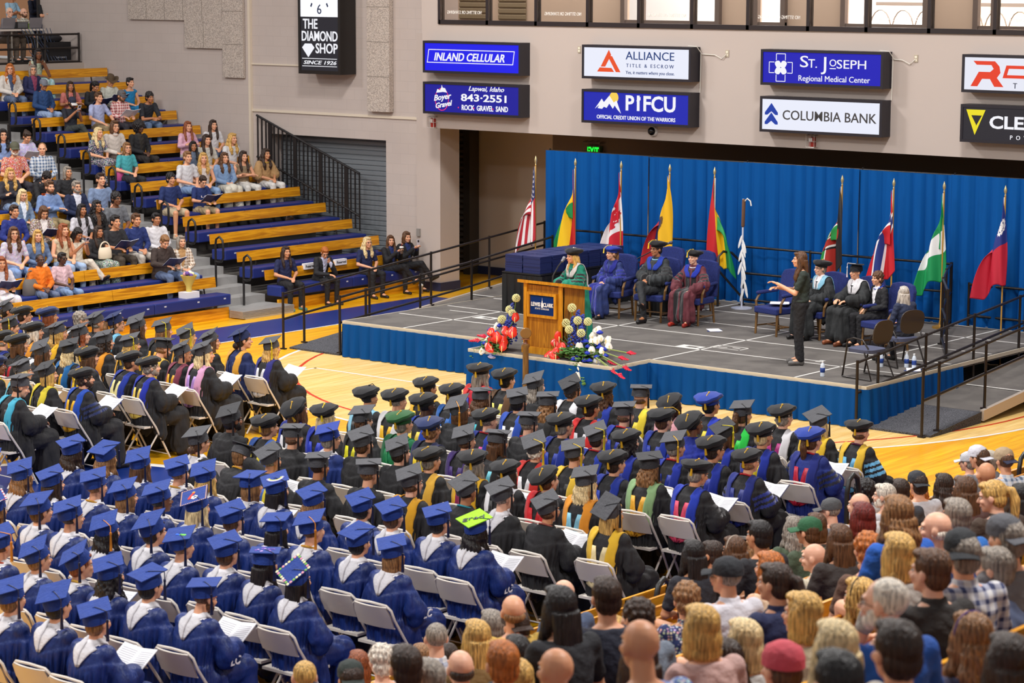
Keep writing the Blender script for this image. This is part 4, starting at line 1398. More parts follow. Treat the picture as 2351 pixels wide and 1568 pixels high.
# press platform at the top left
m = MB()
m.box((-50, 22, 0), (-40.85, 35.04, 4.2))
struct('platform_press', m, flat('#b3a498', .8))
railing([(-40.9, 35.4 - .45, 4.2), (-40.9, 34.0, 4.2), (-40.9, 33.0, 4.2), (-40.9, 31.5, 4.2)], 'dark railing along the platform above the top bleacher bench', (.62, .32, .02), r=.025)
railing([(-37.5, 30.2, RISE * 8), (-37.5, 30.85, RISE * 8)], 'short dark railing beside the aisle below the woman in a white cardigan', (.9, .45), r=.022)
e = empty('press_table', (-41.55, 32.5, 4.2), 0, 'white folding table on the platform carrying laptops and a mixer', 'table')
m = MB()
m.box((-.35, -1.6, .7), (.35, 1.75, .74))
build('tabletop', m, flat('#d2c6bc', .5), e)
for y in (-1.3, .9, 1.6):
    m = MB()
    m.tube([(.28, y, 0), (.28, y, .7)], .018)
    m.tube([(-.28, y, 0), (-.28, y, .7)], .018)
    m.tube([(-.28, y, .1), (.28, y, .1)], .018)
    build('leg', m, flat('#8d857c', .4), e, True)
def laptop(x, y, lb):
    e = empty('laptop', (x, y, 4.942), 0, lb, 'laptop')
    m = MB()
    m.box((-.12, -.17, 0), (.12, .17, .018))
    build('keyboard', m, flat('#55555c', .4), e)
    m = MB()
    m.add([(.12 + q * .25 + d, y_, .018 + q) for y_ in (-.17, .17) for q in (0, .22) for d in (0, .012)], [(0, 1, 3, 2), (4, 6, 7, 5), (1, 5, 7, 3), (0, 4, 5, 1), (2, 3, 7, 6), (0, 2, 6, 4)])
    build('screen', m, flat('#8d8a90', .3, .4), e)
laptop(-41.45, 33.35, 'left grey laptop with its lid towards the crowd on the press table')
laptop(-41.4, 34.05 + .0, 'right grey laptop with its lid towards the crowd on the press table')
e = empty('sound_mixer', (-41.4, 33.7, 4.942), 0, 'black audio mixer rack between the laptops', 'mixer')
m = MB()
m.box((-.15, -.16, 0), (.15, .14, .15))
build('case', m, BLK, e)
m = MB()
for z in (.03, .06, .09, .12):
    m.box((.15, -.14, z), (.155, .12, z + .018))
build('panel', m, flat('#77777c', .4), e)
m = MB()
m.lathe([(.001, 0), (.03, 0), (.03, .11), (.001, .12)], 14, (-41.3, 33.9, 4.942))
tag(build('drink_can', m, flat('#8fae52', .3), smooth=True), 'green drink can on the press table by the mixer', 'can')
e = empty('equipment_cart', (-41.3, 34.55, 4.2), 0, 'black wheeled equipment case under cables on the platform', 'case')
m = MB()
m.box((-.25, -.3, .05), (.25, .3, .45))
build('case_body', m, flat('#141317', .5), e)
m = MB()
m.ell((0, -.02, .52), (.2, .24, .1))
build('bag', m, flat('#1f1e24', .8), e, True)
m = MB()
for i in range(6):
    m.box((.25, -.12 + i * .05, .1), (.256, -.09 + i * .05, .13))
build('sockets', m, flat('#9a9aa0', .4), e)
m = MB()
rn = random.Random(4)
for i in range(9):
    y = 33.9 + i * .1
    m.tube([(-41.2, y - .3, 4.95), (-41.12, y - .2, 4.75 - .03 * i), (-41.1, y - .1 + rn.uniform(-.1, .1), 4.45), (-41.0, y, 4.22), (-40.95, y + rn.uniform(.0, .3), 4.21)], .008, 5)
tag(build('cables', m, flat('#31405e', .5), smooth=True), 'tangle of blue and black cables hanging from the press table', 'cables', kind='stuff')
# things left on benches
def seat_pt(k, y):
    return (bx_(k) + .2, y, RISE * (k - 1) + .44)
e = empty('bouquet', seat_pt(1, 29.0), 0, 'small bouquet in yellow net wrap standing in a white box on the front bench', 'flowers')
m = MB()
m.box((-.1, -.16, 0), (.1, .16, .11))
build('box', m, flat('#e6e2e4', .6), e)
m = MB()
m.lathe([(.05, .11), (.05, .2), (.11, .32), (.15, .4), (.13, .4), (.09, .32), (.03, .2)], 18)
build('net_wrap', m, flat('#d2bc5e', .8), e, True)
for i, c_ in enumerate(('#6a4a9a', '#e8dcae', '#f0e9d8', '#8fae3c', '#d89aa8', '#6a4a9a')):
    m = MB()
    m.ell((.06 * math.cos(i * 1.05), .07 * math.sin(i * 1.05), .4 + .02 * (i % 3)), .04, None, 8, 6)
    build('bloom', m, flat(c_, .7), e, True)
for k, y, lb in ((2, 31.42, 'white Reserved card behind the woman in a navy blouse'), (2, 32.1, 'white Reserved card left of the boy in a black suit'), (2, 32.95, 'white Reserved card right of the boy in a black suit'), (2, 33.75, 'white Reserved card left of the woman with long grey-blond hair')):
    m = MB()
    m.box((bx_(1) - .03, y, .64), (bx_(1) + .045, y + .3, .75))
    o = build('reserved_card', m, flat('#f0eef2', .6))
    tag(o, lb, 'card')
    letters('lettering', o, 'Reserved', .05, BLK, (bx_(1) + .047, y + .15, .695), rot=(PI / 2, 0, PI / 2), fit=.25)
e = empty('cardboard_box', (-31.65, 35.0 - .28, RISE + .44 - .28 + .0), .0, 'open tan cardboard box beside the column at the end of the benches', 'box')
m = MB()
m.box((-.16, -.02, 0), (.16, .28, .3))
build('carton', m, flat('#c79a52', .8), e)
m = MB()
m.add([(.16, -.02, .3), (.16, .28, .3), (.28, .28, .27), (.28, -.02, .27)], [(0, 1, 2, 3)])
m.add([(-.16, -.02, .3), (.16, -.02, .3), (.16, -.1, .33), (-.16, -.1, .33)], [(0, 1, 2, 3)])
build('flap', m, flat('#d2a860', .8), e)
e = empty('coffee_cup', (-30.6, 34.6, 0), 0, 'clear cup with brown drink and straw on the floor by the wall column', 'cup')
m = MB()
m.lathe([(.001, 0), (.035, 0), (.045, .15), (.001, .15)], 14)
build('cup_body', m, flat('#8a7a66', .3), e, True)
m = MB()
m.lathe([(.047, .15), (.047, .17), (.02, .19), (.001, .19)], 14)
build('lid', m, flat('#ecebe8', .4), e, True)
m = MB()
m.tube([(0, 0, .15), (.01, 0, .26)], .005, 5)
build('straw', m, flat('#e2b04a', .5), e)
# ---------------------------------------------------------------- near-side benches under the spectators
NB0, NRISE = -12.17, .2465
for k in range(1, 15):
    bench_row(k, 4.0, 32.0, 'near-side bench under the spectators, ' + ORD[k] + ' row back from the court', NB0, 1, k == 1, 'near-side bleacher benches', NRISE)
m = MB()
for k in range(2, 15):
    m.box((NB0 + RUN * (k - 1) - .3, 4, 0), (NB0 + RUN * k - .32, 32, NRISE * (k - 1) - .06))
struct('bleacher_base_near', m, flat('#6a6764', .8))
for x, y, z, lb in ((-11.8, 16.4, 0, 'black looped handrail in the near crowd beside the curly man in a floral shirt'), (-12.3, 20.35, .22, 'black looped handrail at the end of the near crowd by the capped men'), (-12.0, 23.45, .0, 'black looped handrail at the right edge beyond the capped men')):
    m = MB()
    m.tube([(x, y, z), (x, y, z + .76), (x, y + .03, z + .88), (x, y + .11, z + .93), (x, y + .19, z + .88), (x, y + .22, z + .76), (x, y + .22, z + .55), (x, y + .16, z + .47), (x, y + .04, z + .46)], .026)
    o = build('near_handrail', m, BLK, smooth=True)
    o.name = 'aisle_handrail'
    tag(o, lb, 'handrail', 'looped handrails on the near side')
# ---------------------------------------------------------------- people: one continuous body per pose, clothing and hair as parts
def V(*a):
    return Vector(a)
POSES = {
    # name: (standing, lean deg, elbow L, wrist L, elbow R, wrist R, legs)   left = -x
    'lap': (0, 4, (-.25, .05, .73), (-.06, .27, .665), (.25, .05, .73), (.07, .25, .67), 'sit'),
    'read': (0, 7, (-.25, .1, .76), (-.12, .34, .74), (.25, .1, .76), (.12, .34, .74), 'sit'),
    'lean': (0, 24, (-.22, .33, .66), (-.04, .5, .68), (.22, .33, .66), (.05, .49, .69), 'sit'),
    'cross': (0, -2, (-.26, .04, .74), (-.05, .26, .69), (.26, .04, .74), (.06, .24, .7), 'cross'),
    'fold': (0, 3, (-.26, .06, .76), (.1, .2, .82), (.26, .06, .76), (-.1, .22, .8), 'sit'),
    'phone': (0, 0, (-.2, .12, .76), (-.05, .3, .97), (.2, .12, .76), (.05, .3, .97), 'cross'),
    'chin': (0, 16, (-.2, .3, .68), (-.03, .33, .93), (.24, .2, .7), (.06, .42, .68), 'sit'),
    'headhand': (0, 18, (-.25, .18, .7), (-.05, .35, .68), (.3, .26, .95), (.1, .18, 1.13), 'sit'),
    'knees': (0, 1, (-.29, .1, .74), (-.16, .38, .64), (.29, .1, .74), (.16, .38, .64), 'sit'),
    'lectern': (1, 8, (-.24, .12, 1.14), (-.1, .36, 1.13), (.24, .12, 1.14), (.1, .36, 1.13), 'stand'),
    'sign': (1, 0, (-.2, .1, 1.12), (-.02, .36, 1.25), (.22, .06, 1.12), (.05, .34, 1.18), 'stand'),
    'arms': (1, 0, (-.25, .08, 1.17), (.1, .2, 1.24), (.25, .08, 1.17), (-.1, .22, 1.22), 'stand'),
}
def joints(pose):
    sd, lean, eL, wL, eR, wR, legs = POSES[pose]
    dz = .42 if sd else 0.0
    M = Matrix.Translation((0, 0, .5 + dz)) @ Matrix.Rotation(R(-lean), 4, 'X') @ Matrix.Translation((0, 0, -.5 - dz))
    j = {'dz': dz, 'M': M, 'arms': []}
    for s, e, w in ((-1, eL, wL), (1, eR, wR)):
        j['arms'].append((s, M @ V(s * .168, -.025, .99 + dz), V(*e), V(*w)))
    if legs == 'sit':
        j['legs'] = [(s, V(s * .09, .02, .535), V(s * .13, .45, .535), V(s * .13, .43, .09), V(s * .145, .59, .04)) for s in (-1, 1)]
    elif legs == 'cross':
        j['legs'] = [(-1, V(-.09, .02, .535), V(-.06, .45, .535), V(-.08, .42, .09), V(-.09, .58, .04)), (1, V(.09, .02, .535), V(-.02, .46, .64), V(-.2, .6, .32), V(-.24, .74, .36))]
    else:
        j['legs'] = [(s, V(s * .095, 0, .93), V(s * .1, .02, .5), V(s * .1, -.01, .09), V(s * .12, .14, .04)) for s in (-1, 1)]
    return j
def headM(pose, hy, hp):
    j = joints(pose)
    return Matrix.Translation(j['M'] @ V(0, .004, 1.072 + j['dz'])) @ Matrix.Rotation(R(hy), 4, 'Z') @ Matrix.Rotation(R(-hp), 4, 'X') @ Matrix.Translation((0, .02, .118))
TORSO = [(0, 0, .46, .165, .12), (0, 0, .56, .168, .122), (0, -.02, .68, .138, .1), (0, -.03, .8, .15, .108), (0, -.03, .91, .165, .102), (0, -.027, .99, .155, .08), (0, -.02, 1.035, .1, .065), (0, -.008, 1.06, .055, .05)]
def torso(m, j, g=0.0, z0=.44, z1=2.0, k=1.0):
    m.M = Matrix.Translation((0, 0, 0)) @ j['M']
    m.loft([(x, y, z + j['dz'], (a + g) * k, b + g) for x, y, z, a, b in TORSO if z0 <= z <= z1])
    for s in (-1, 1):
        m.ell((s * .156, -.025, .975 + j['dz']), .06 + g * .45)
    m.M = None
def hand(m, w, e, s):
    d = (w - e).normalized()
    d = (d + V(0, .15, -.1)).normalized()
    side = V(-s * 1.0, .1, 0)
    side = (side - d * side.dot(d)).normalized()
    n = d.cross(side).normalized()
    if n.z > 0:
        n = -n
    rot = Matrix((side, d, n)).transposed()
    m.ell(w + d * .05, (.036, .052, .017), rot, 10, 7)
    for i, (o, L) in enumerate(((.03, .058), (.011, .07), (-.009, .066), (-.028, .05))):
        a = w + d * .088 + side * o
        b = a + d * (L * .55) + n * .012
        c = b + d * (L * .4) + n * .028
        m.cap(a, b, .0095, .009, 7)
        m.cap(b, c, .009, .0075, 7)
    a = w + d * .03 + side * .03
    b = a + side * .03 + d * .035 + n * .01
    m.cap(a, b, .0125, .011, 7)
    m.cap(b, b + d * .03 - side * .005 + n * .008, .011, .0085, 7)
def head(m, H):
    m.M = H
    m.ell((0, -.014, .03), (.075, .094, .086))
    m.ell((0, .022, -.03), (.06, .068, .082))
    m.ell((0, .066, -.088), (.026, .022, .02))
    m.ell((0, .04, -.07), (.046, .045, .035))
    m.cap((0, .086, .012), (0, .11, -.022), .0085, .0135, 8)
    m.ell((0, .098, -.024), (.019, .012, .01))
    m.ell((0, .072, .03), (.054, .02, .012))
    for s in (-1, 1):
        m.ell((s * .038, .07, -.022), (.022, .018, .02))
        m.ell((s * .078, -.008, -.006), (.011, .021, .031))
    m.ell((0, .088, -.052), (.023, .01, .007))
    m.ell((0, .086, -.062), (.02, .01, .007))
    m.M = None
def face(H, eyes=True):
    m = MB()
    m.M = H
    for s in (-1, 1):
        m.mat(1).ell((s * .031, .0745, .008), (.0145, .011, .0075), None, 8, 6)
        m.mat(2).ell((s * .031, .0845, .008), (.0065, .004, .0065), None, 8, 6)
        m.mat(2).cap((s * .017, .0905, .029), (s * .047, .08, .0295), .0032, .0024, 5)
        m.mat(2).cap((s * .018, .0845, .0145), (s * .045, .078, .0135), .002, .0016, 5)
    m.mat(3).ell((0, .093, -.054), (.022, .0075, .0055), None, 10, 6)
    m.mat(3).ell((0, .0915, -.061), (.018, .0075, .0055), None, 10, 6)
    m.M = None
    return m
CACHE = {}
def body(pose, hy, hp):
    k = ('b', pose, hy, hp)
    if k not in CACHE:
        j = joints(pose)
        H = headM(pose, hy, hp)
        m = MB()
        torso(m, j, -.006)
        m.cap(j['M'] @ V(0, -.015, 1.02 + j['dz']), H @ V(0, -.02, -.06), .056, .052)
        head(m, H)
        for s, a, e, w in j['arms']:
            m.cap(a, e, .047, .037)
            m.cap(e, w, .039, .026)
            hand(m, w, e, s)
        for s, h, kn, an, to in j['legs']:
            m.cap(h, kn, .08, .056)
            m.cap(kn, an, .054, .036)
            m.cap(an, to, .036, .026)
        CACHE[k] = fuse(m, .0085, 2, None, [SKIN, EYEW, EYED, LIPS], face(H))
        CACHE[k].name = 'person'
    return CACHE[k]
def shirt(pose, kind):
    k = ('s', pose, kind)
    if k not in CACHE:
        j = joints(pose)
        m = MB()
        g = {'tee': .014, 'shirt': .016, 'jacket': .028, 'tank': .01, 'poncho': .02}[kind]
        torso(m, j, g, .5, 1.0 if kind == 'tank' else 1.04)
        for s, a, e, w in j['arms']:
            if kind == 'tee':
                m.cap(a, a.lerp(e, .72), .062, .054)
            elif kind in ('shirt', 'jacket'):
                m.cap(a, e, .06 + g * .3, .048 + g * .3)
                m.cap(e, e.lerp(w, .93), .05 + g * .3, .036 + g * .3)
            elif kind == 'poncho':
                m.cap(a, a.lerp(e, .95), .07, .12)
        if kind in ('shirt', 'jacket'):
            m.M = j['M']
            m.lathe([(.062, 1.0 + j['dz']), (.07, 1.03 + j['dz']), (.066, 1.07 + j['dz']), (.058, 1.075 + j['dz']), (.001, 1.05 + j['dz'])], 14, (0, -.012, 0))
            m.M = None
        if kind == 'jacket':
            m.loft([(0, 0, .42 + j['dz'], .2, .15), (0, 0, .5 + j['dz'], .2, .15), (0, -.01, .6 + j['dz'], .18, .14)])
        def fn(co, no):
            w = np.sin(co[:, 2] * 70 + np.sin(co[:, 0] * 25) * 2) * np.sin(co[:, 0] * 30 + co[:, 1] * 22)
            return co + no * (w * .0035)[:, None]
        me = fuse(m, .012, 3, fn, [CLOTH['plain']] * 2)
        me.name = kind
        Mi = j['M'].inverted()
        a = np.array(Mi)
        def fm(c, n):
            l = c @ a[:3, :3].T + a[:3, 3]
            vw = np.clip((l[:, 2] - j['dz'] - .62) * (.2 if kind == 'jacket' else .12), .0, .09)
            return ((np.abs(l[:, 0]) < vw) & (n[:, 1] > .1) & (l[:, 2] > .55 + j['dz']) & (l[:, 1] > 0)).astype(int)
        face_mat(me, fm)
        CACHE[k] = me
    return CACHE[k]
def bottoms(pose, kind):
    k = ('t', pose, kind)
    if k not in CACHE:
        j = joints(pose)
        m = MB()
        m.M = j['M'] if POSES[pose][0] else None
        m.loft([(0, 0, .44 + j['dz'], .15, .12), (0, 0, .5 + j['dz'], .182, .138), (0, 0, .62 + j['dz'], .165, .124), (0, -.01, .66 + j['dz'], .14, .11)])
        m.M = None
        if kind == 'skirt' and not POSES[pose][0]:
            m.cap((0, .05, .55), (0, .43, .55), .12, .11)
        for s, h, kn, an, to in j['legs']:
            if kind == 'shorts':
                m.cap(h, h.lerp(kn, .86), .095, .08)
            elif kind == 'skirt':
                m.cap(h, kn, .1, .085)
                m.cap(kn, kn.lerp(an, .8), .085, .11)
            else:
                fl = .062 if kind == 'flare' else .05
                m.cap(h, kn, .094, .07)
                m.cap(kn, kn.lerp(an, .98), .068, fl)
        def fn(co, no):
            return co + no * (np.sin(co[:, 2] * 60 + co[:, 1] * 50) * np.sin(co[:, 0] * 40) * .003)[:, None]
        me = fuse(m, .012, 3, fn, [CLOTH['plain']])
        me.name = kind
        CACHE[k] = me
    return CACHE[k]
def shoe(pose, s):
    k = ('h', pose, s)
    if k not in CACHE:
        j = joints(pose)
        m = MB()
        for q, h, kn, an, to in j['legs']:
            if q == s:
                d = (to - an)
                m.cap(an + V(0, -.02, -.04), to + V(0, .01, 0), .042, .036)
                m.cap(an + V(0, -.02, -.045), an + V(0, 0, .01), .044, .046)
                if an.z < .15:
                    for p, r_ in ((an + V(0, -.02, -.075), .035), (to + V(0, .01, -.03), .03)):
                        m.ell(p, (r_, r_, .012))
        CACHE[k] = fuse(m, .009, 2, None, [CLOTH['satin']])
        CACHE[k].name = 'shoe'
    return CACHE[k]
def gown(pose):
    k = ('g', pose)
    if k not in CACHE:
        j = joints(pose)
        dz = j['dz']
        m = MB()
        torso(m, j, .038, .44, .99, 1.03)
        m.M = j['M']
        m.loft([(0, -.03, .88 + dz, .205, .14), (0, -.03, .96 + dz, .2, .125), (0, -.024, 1.01 + dz, .15, .095), (0, -.016, 1.045 + dz, .1, .078), (0, -.01, 1.07 + dz, .07, .066)])
        m.M = None
        for s, a, e, w in j['arms']:
            m.cap(a - V(s * .015, 0, .012), e, .066, .088)
            b = e.lerp(w, .82)
            m.cap(e, b, .09, .085)
            m.cap(e + V(0, .0, -.06), b + V(0, -.02, -.06), .07, .06)
        if dz:
            m.loft([(0, 0, .12, .34, .27), (0, 0, .5, .29, .23), (0, 0, .95, .23, .18), (0, -.01, 1.1, .19, .15)])
        else:
            m.loft([(0, -.01, .43, .215, .16), (0, -.01, .55, .21, .165), (0, -.02, .66, .19, .155)])
            for s, h, kn, an, to in (j['legs'] if POSES[pose][6] == 'sit' else []):
                m.cap(h, kn, .125, .105)
                m.cap(kn, kn.lerp(an, .86), .1, .125)
                m.cap(h + V(s * .06, .05, 0), h + V(s * .1, .1, -.2), .1, .08)
            if POSES[pose][6] == 'sit':
                m.cap((0, .1, .56), (0, .43, .55), .11, .09)
                m.cap((0, .43, .5), (0, .45, .2), .09, .12)
        a0 = np.array(j['M'].inverted())
        def fn(co, no):
            l = co @ a0[:3, :3].T + a0[:3, 3]
            zy = .915 + dz - .06 * np.clip(1 - np.abs(l[:, 0]) / .2, 0, 1)
            t = np.arctan2(l[:, 0], -(l[:, 1] + .03))
            dn = np.clip((zy - l[:, 2]) * 9, 0, 1)
            f1 = np.sin(t * 26 + np.sin(t * 9) * 1.5) * .011 * dn
            f2 = np.sin(l[:, 0] * 46 + l[:, 2] * 9) * np.sin(l[:, 2] * 17 + l[:, 1] * 15) * .006 * dn
            lo = np.clip((.55 - l[:, 2]) * 3, 0, 1)
            f3 = np.sin(np.arctan2(l[:, 0], l[:, 1] - .3) * 15) * .016 * lo
            st = .011 / (1 + np.exp(-(zy - l[:, 2]) * 260)) * np.clip((l[:, 2] - dz - .55) * 4, 0, 1)
            return co + no * (f1 + f2 + f3 + st)[:, None]
        me = fuse(m, .012, 3, fn, [CLOTH['gown']] * 4)
        me.name = 'gown'
        A = [(np.array(a), np.array(e), s) for s, a, e, w in j['arms']]
        a4 = np.array(j['M'].inverted())
        def fm(c, n):
            l = c @ a4[:3, :3].T + a4[:3, 3]
            r = ((np.abs(np.abs(l[:, 0]) - .06) < .042) & (n[:, 1] > -.1) & (l[:, 1] > .02)).astype(int)
            for a, e, s in A:
                d = e - a
                L = np.linalg.norm(d)
                t = (c - a) @ d / (L * L)
                q = np.linalg.norm(c - a - t[:, None] * d, axis=1)
                ring = (t > .38) & (t < 1.05) & (((t - .38) % .23) < .13) & (q < .17) & (c[:, 0] * s > .17)
                r[ring] = 2
            r[(l[:, 2] > .985 + dz) & (np.hypot(l[:, 0], l[:, 1] + .014) < .108)] = 3
            return r
        face_mat(me, fm)
        CACHE[k] = me
    return CACHE[k]
def bvh(me):
    k = ('v', me.name)
    if k not in CACHE:
        CACHE[k] = BVHTree.FromPolygons([v.co for v in me.vertices], [p.vertices for p in me.polygons])
    return CACHE[k]
def draped(pose, path, off, th=.01, nx=7, sides=(-1, 1)):
    """cloth bands laid on the gown from the back over the shoulders to the front; path rows are (stage, value, x0, x1)"""
    t = bvh(gown(pose))
    j = joints(pose)
    M = j['M']
    Mr = M.to_3x3()
    m = MB()
    for s in sides:
        g = []
        for kind, v, x0, x1 in path:
            row = []
            for i in range(nx):
                x = s * (x0 + (x1 - x0) * i / (nx - 1))
                if kind == 'b':
                    o, d = V(x, -1, v), V(0, 1, 0)
                elif kind == 'f':
                    o, d = V(x, 1, v), V(0, -1, 0)
                else:
                    a = R(v)
                    c = V(x, -.02, .93)
                    o, d = c + V(0, -math.cos(a), math.sin(a)), V(0, math.cos(a), -math.sin(a))
                o = o + V(0, 0, j['dz'])
                o, d = M @ o, Mr @ d
                h = t.ray_cast(o, d)
                if kind == 'f' and (h[0] is None or (h[0] - o).length < .8):
                    h = t.find_nearest(o + d * .9)
                p = h[0] if h[0] is not None else o + d * .88
                n_ = -d
                row.append(p + n_ * off)
            g.append(row)
        for i in range(1, len(g) - 1):
            for q in range(nx):
                mid = (g[i - 1][q] + g[i + 1][q]) / 2
                if (g[i][q] - mid).length > .05:
                    g[i][q] = mid
        m.grid(g)
    me = m.mesh('drape', [CLOTH['velvet']])
    bm = bmesh.new()
    bm.from_mesh(me)
    bmesh.ops.solidify(bm, geom=bm.faces[:], thickness=th)
    bm.to_mesh(me)
    bm.free()
    return me
BK = [('b', .62), ('b', .68), ('b', .74), ('b', .8), ('b', .86), ('b', .92), ('b', .96)]
OVER = [('o', a) for a in (25, 45, 60, 75, 90, 105, 120, 140, 160)]
FR = [('f', .93), ('f', .89), ('f', .85)]
def seq(rows, fn):
    n = len(rows)
    return [(k, v, *fn(i / (n - 1), k, v)) for i, (k, v) in enumerate(rows)]
def hoodparts(pose):
    k = ('hood', pose)
    if k not in CACHE:
        dz = joints(pose)['dz']
        def outer(t, kk, v):
            if kk == 'b':
                f = (v - .62) / .34
                return (.045 + .045 * f, .15 + .02 * f)
            if kk == 'o':
                return (.075, .165)
            return (.01 + .3 * (v - .85), .09 + .7 * (v - .85))
        def inner(t, kk, v):
            f = (v - .62) / .34
            return (.0 + .05 * f ** 2, .06 + .045 * f)
        def pouch(t, kk, v):
            return (0, .13 + .03 * math.sin((v - .56) * 40))
        a = draped(pose, seq(BK + OVER + FR, outer), .012)
        b = draped(pose, seq(BK[:6], inner), .006)
        c = draped(pose, [('b', v, 0, .15 * max(.3, math.sin((v - .5) / .2 * PI))) for v in (.52, .56, .6, .64, .68)], .02)
        CACHE[k] = (a, b, c)
    return CACHE[k]
def collar(pose):
    k = ('col', pose)
    if k not in CACHE:
        rows = [('b', .865), ('b', .89), ('b', .915), ('b', .94), ('b', .965), ('b', .99), ('b', 1.015), ('b', 1.04)] + OVER[4:] + [('f', .97), ('f', .93), ('f', .89), ('f', .85)]
        def w(t, kk, v):
            if kk == 'b':
                f = (v - .865) / .15
                return (0, .012 + .1 * f if v < 1.03 else .072)
            if kk == 'o':
                return (.04, .108)
            return (.02, .05 + .4 * (v - .85))
        CACHE[k] = draped(pose, seq(rows, w), .014, .008, 5)
    return CACHE[k]
def stole(pose):
    k = ('stole', pose)
    if k not in CACHE:
        j = joints(pose)
        m = MB()
        m.M = j['M']
        m.tube([(.078 * math.sin(a), -.005 - .078 * math.cos(a), 1.045 + j['dz'] + .028 * math.cos(a)) for a in np.linspace(0, 2 * PI, 24)], .011, 6)
        me = m.mesh('cord', [CLOTH['satin']])
        CACHE[k] = me
    return CACHE[k]
# ---- hair and hats, in head coordinates
def hairmesh(st):
    k = ('hair', st)
    if k in CACHE:
        return CACHE[k]
    m = MB()
    vox, amp, fq = .0075, .0025, 40
    if st == 'bald':
        m.ell((0, -.032, -.022), (.0785, .076, .048))
        amp = .0008
    elif st == 'buzz':
        m.ell((0, -.024, .036), (.079, .092, .086))
        amp = .0008
    elif st == 'curly':
        m.ell((0, -.022, .05), (.094, .108, .096))
        m.ell((0, -.05, -.02), (.085, .07, .08))
    elif st == 'afro':
        m.ell((0, -.03, .05), (.135, .135, .125))
        m.ell((0, -.05, -.02), (.12, .1, .11))
    else:
        m.ell((0, -.024, .042), (.085, .1, .093))
        m.ell((0, -.05, -.015), (.08, .062, .075))
        m.ell((0, .045, .098), (.06, .045, .024))
    if st == 'short':
        amp = .003
    if st == 'beard':
        m = MB()
        m.ell((0, .055, -.075), (.05, .04, .042))
        m.ell((-.048, .02, -.05), (.022, .04, .045))
        m.ell((.048, .02, -.05), (.022, .04, .045))
        m.ell((0, .094, -.041), (.026, .01, .008))
    if st in ('bob', 'long', 'wavy', 'longcurl'):
        for s in (-1, 1):
            m.ell((s * .074, -.01, -.03), (.026, .055, .1))
        m.ell((0, -.065, -.05), (.083, .055, .105))
    if st == 'bob':
        for s in (-1, 1):
            m.ell((s * .07, -.005, -.1), (.03, .05, .055))
        m.ell((0, -.06, -.11), (.088, .055, .055))
    if st in ('long', 'wavy', 'longcurl'):
        w = .0 if st == 'long' else .018
        m.loft([(0, -.075, .0, .085, .055), (0, -.092, -.1, .088 + w, .045 + w), (0, -.1, -.2, .092 + w, .038 + w), (0, -.1, -.3, .084 + w, .034 + w), (0, -.095, -.38, .07 + w, .026)])
        for s in (-1, 1):
            m.tube([(s * .072, .005, -.02), (s * .084, .0, -.12), (s * .088, .03, -.2), (s * .08, .055, -.28), (s * .075, .06, -.33)], [.03, .034, .034 + w * .4, .03 + w * .4, .012])
    if st == 'pony':
        m.ell((0, -.115, .045), .03)
        m.tube([(0, -.11, .05), (.01, -.15, .04), (.015, -.165, -.04), (.01, -.15, -.14), (0, -.14, -.24)], [.026, .034, .04, .034, .01])
    if st == 'bun':
        m.ell((0, -.1, .085), .042)
    if st == 'lowbun':
        m.ell((0, -.11, -.06), (.05, .042, .042))
    if st in ('wavy',):
        amp, fq = .006, 24
    if st in ('curly', 'longcurl', 'afro'):
        amp, fq = .011, 0
    def fn(co, no):
        if fq:
            t = np.arctan2(co[:, 0], -co[:, 1] - .02)
            f = np.sin(t * fq + co[:, 2] * (45 if st == 'wavy' else 8)) * amp
            if st == 'wavy':
                f = f + np.sin(co[:, 2] * 60 + co[:, 0] * 30) * .006 * (co[:, 2] < -.04)
        else:
            f = (np.sin(co[:, 0] * 95) * np.sin(co[:, 1] * 90 + 1) * np.sin(co[:, 2] * 85)) * amp
        return co + no * f[:, None]
    me = fuse(m, vox, 2, fn, [HAIR])
    me.name = 'hair'
    CACHE[k] = me
    return me
def simple(k, fn, mats, smooth=True):
    if k not in CACHE:
        m = MB()
        fn(m)
        me = m.mesh(k if isinstance(k, str) else k[0], mats, smooth)
        bm = bmesh.new()
        bm.from_mesh(me)
        bmesh.ops.recalc_face_normals(bm, faces=bm.faces)
        for e in bm.edges:
            if len(e.link_faces) == 2 and e.calc_face_angle(0) > R(45):
                e.smooth = False
        bm.to_mesh(me)
        bm.free()
        CACHE[k] = me
    return CACHE[k]
def m_skull(m):
    m.loft([(0, -.02, .022, .095, .115), (0, -.02, .065, .095, .115), (0, -.02, .105, .088, .105), (0, -.02, .128, .06, .07)], 20)
def m_board(m):
    m.box((-.126, -.126, -.004), (.126, .126, .004), Matrix.Rotation(PI / 4, 4, 'Z'))
    m.lathe([(.001, .012), (.01, .01), (.013, .004)], 10)
def m_cord(m):
    m.tube([(0, 0, .007), (.08, .003, .007), (.158, 0, .006)], .004, 5)
def m_tassel(m):
    m.tube([(0, 0, .006), (.006, 0, -.01), (.006, 0, -.06)], .0045, 5)
    m.lathe([(.005, -.055), (.011, -.06), (.011, -.08), (.008, -.085), (.014, -.23), (.001, -.23)], 8, (.006, 0, 0))
def m_tam(m):
    for q, (r, z) in enumerate(((.0, 0),)):
        pass
    a8 = [2 * PI * i / 32 for i in range(32)]
    def rg(r, z, p=0.0, dy=0.0):
        return [(r * (1 + p * (math.cos(8 * a))) * math.cos(a), -.018 + dy + r * (1 + p * math.cos(8 * a)) * 1.14 * math.sin(a), z + .018 * math.sin(2 * a + 1) * (r > .11)) for a in a8]
    m.rings([rg(.092, .026), rg(.093, .062), rg(.125, .07, .03, -.01), rg(.148, .092, .05, -.015), rg(.145, .118, .05, -.02), rg(.1, .142, .03, -.015), rg(.05, .15, .0, -.01), rg(.004, .15)])
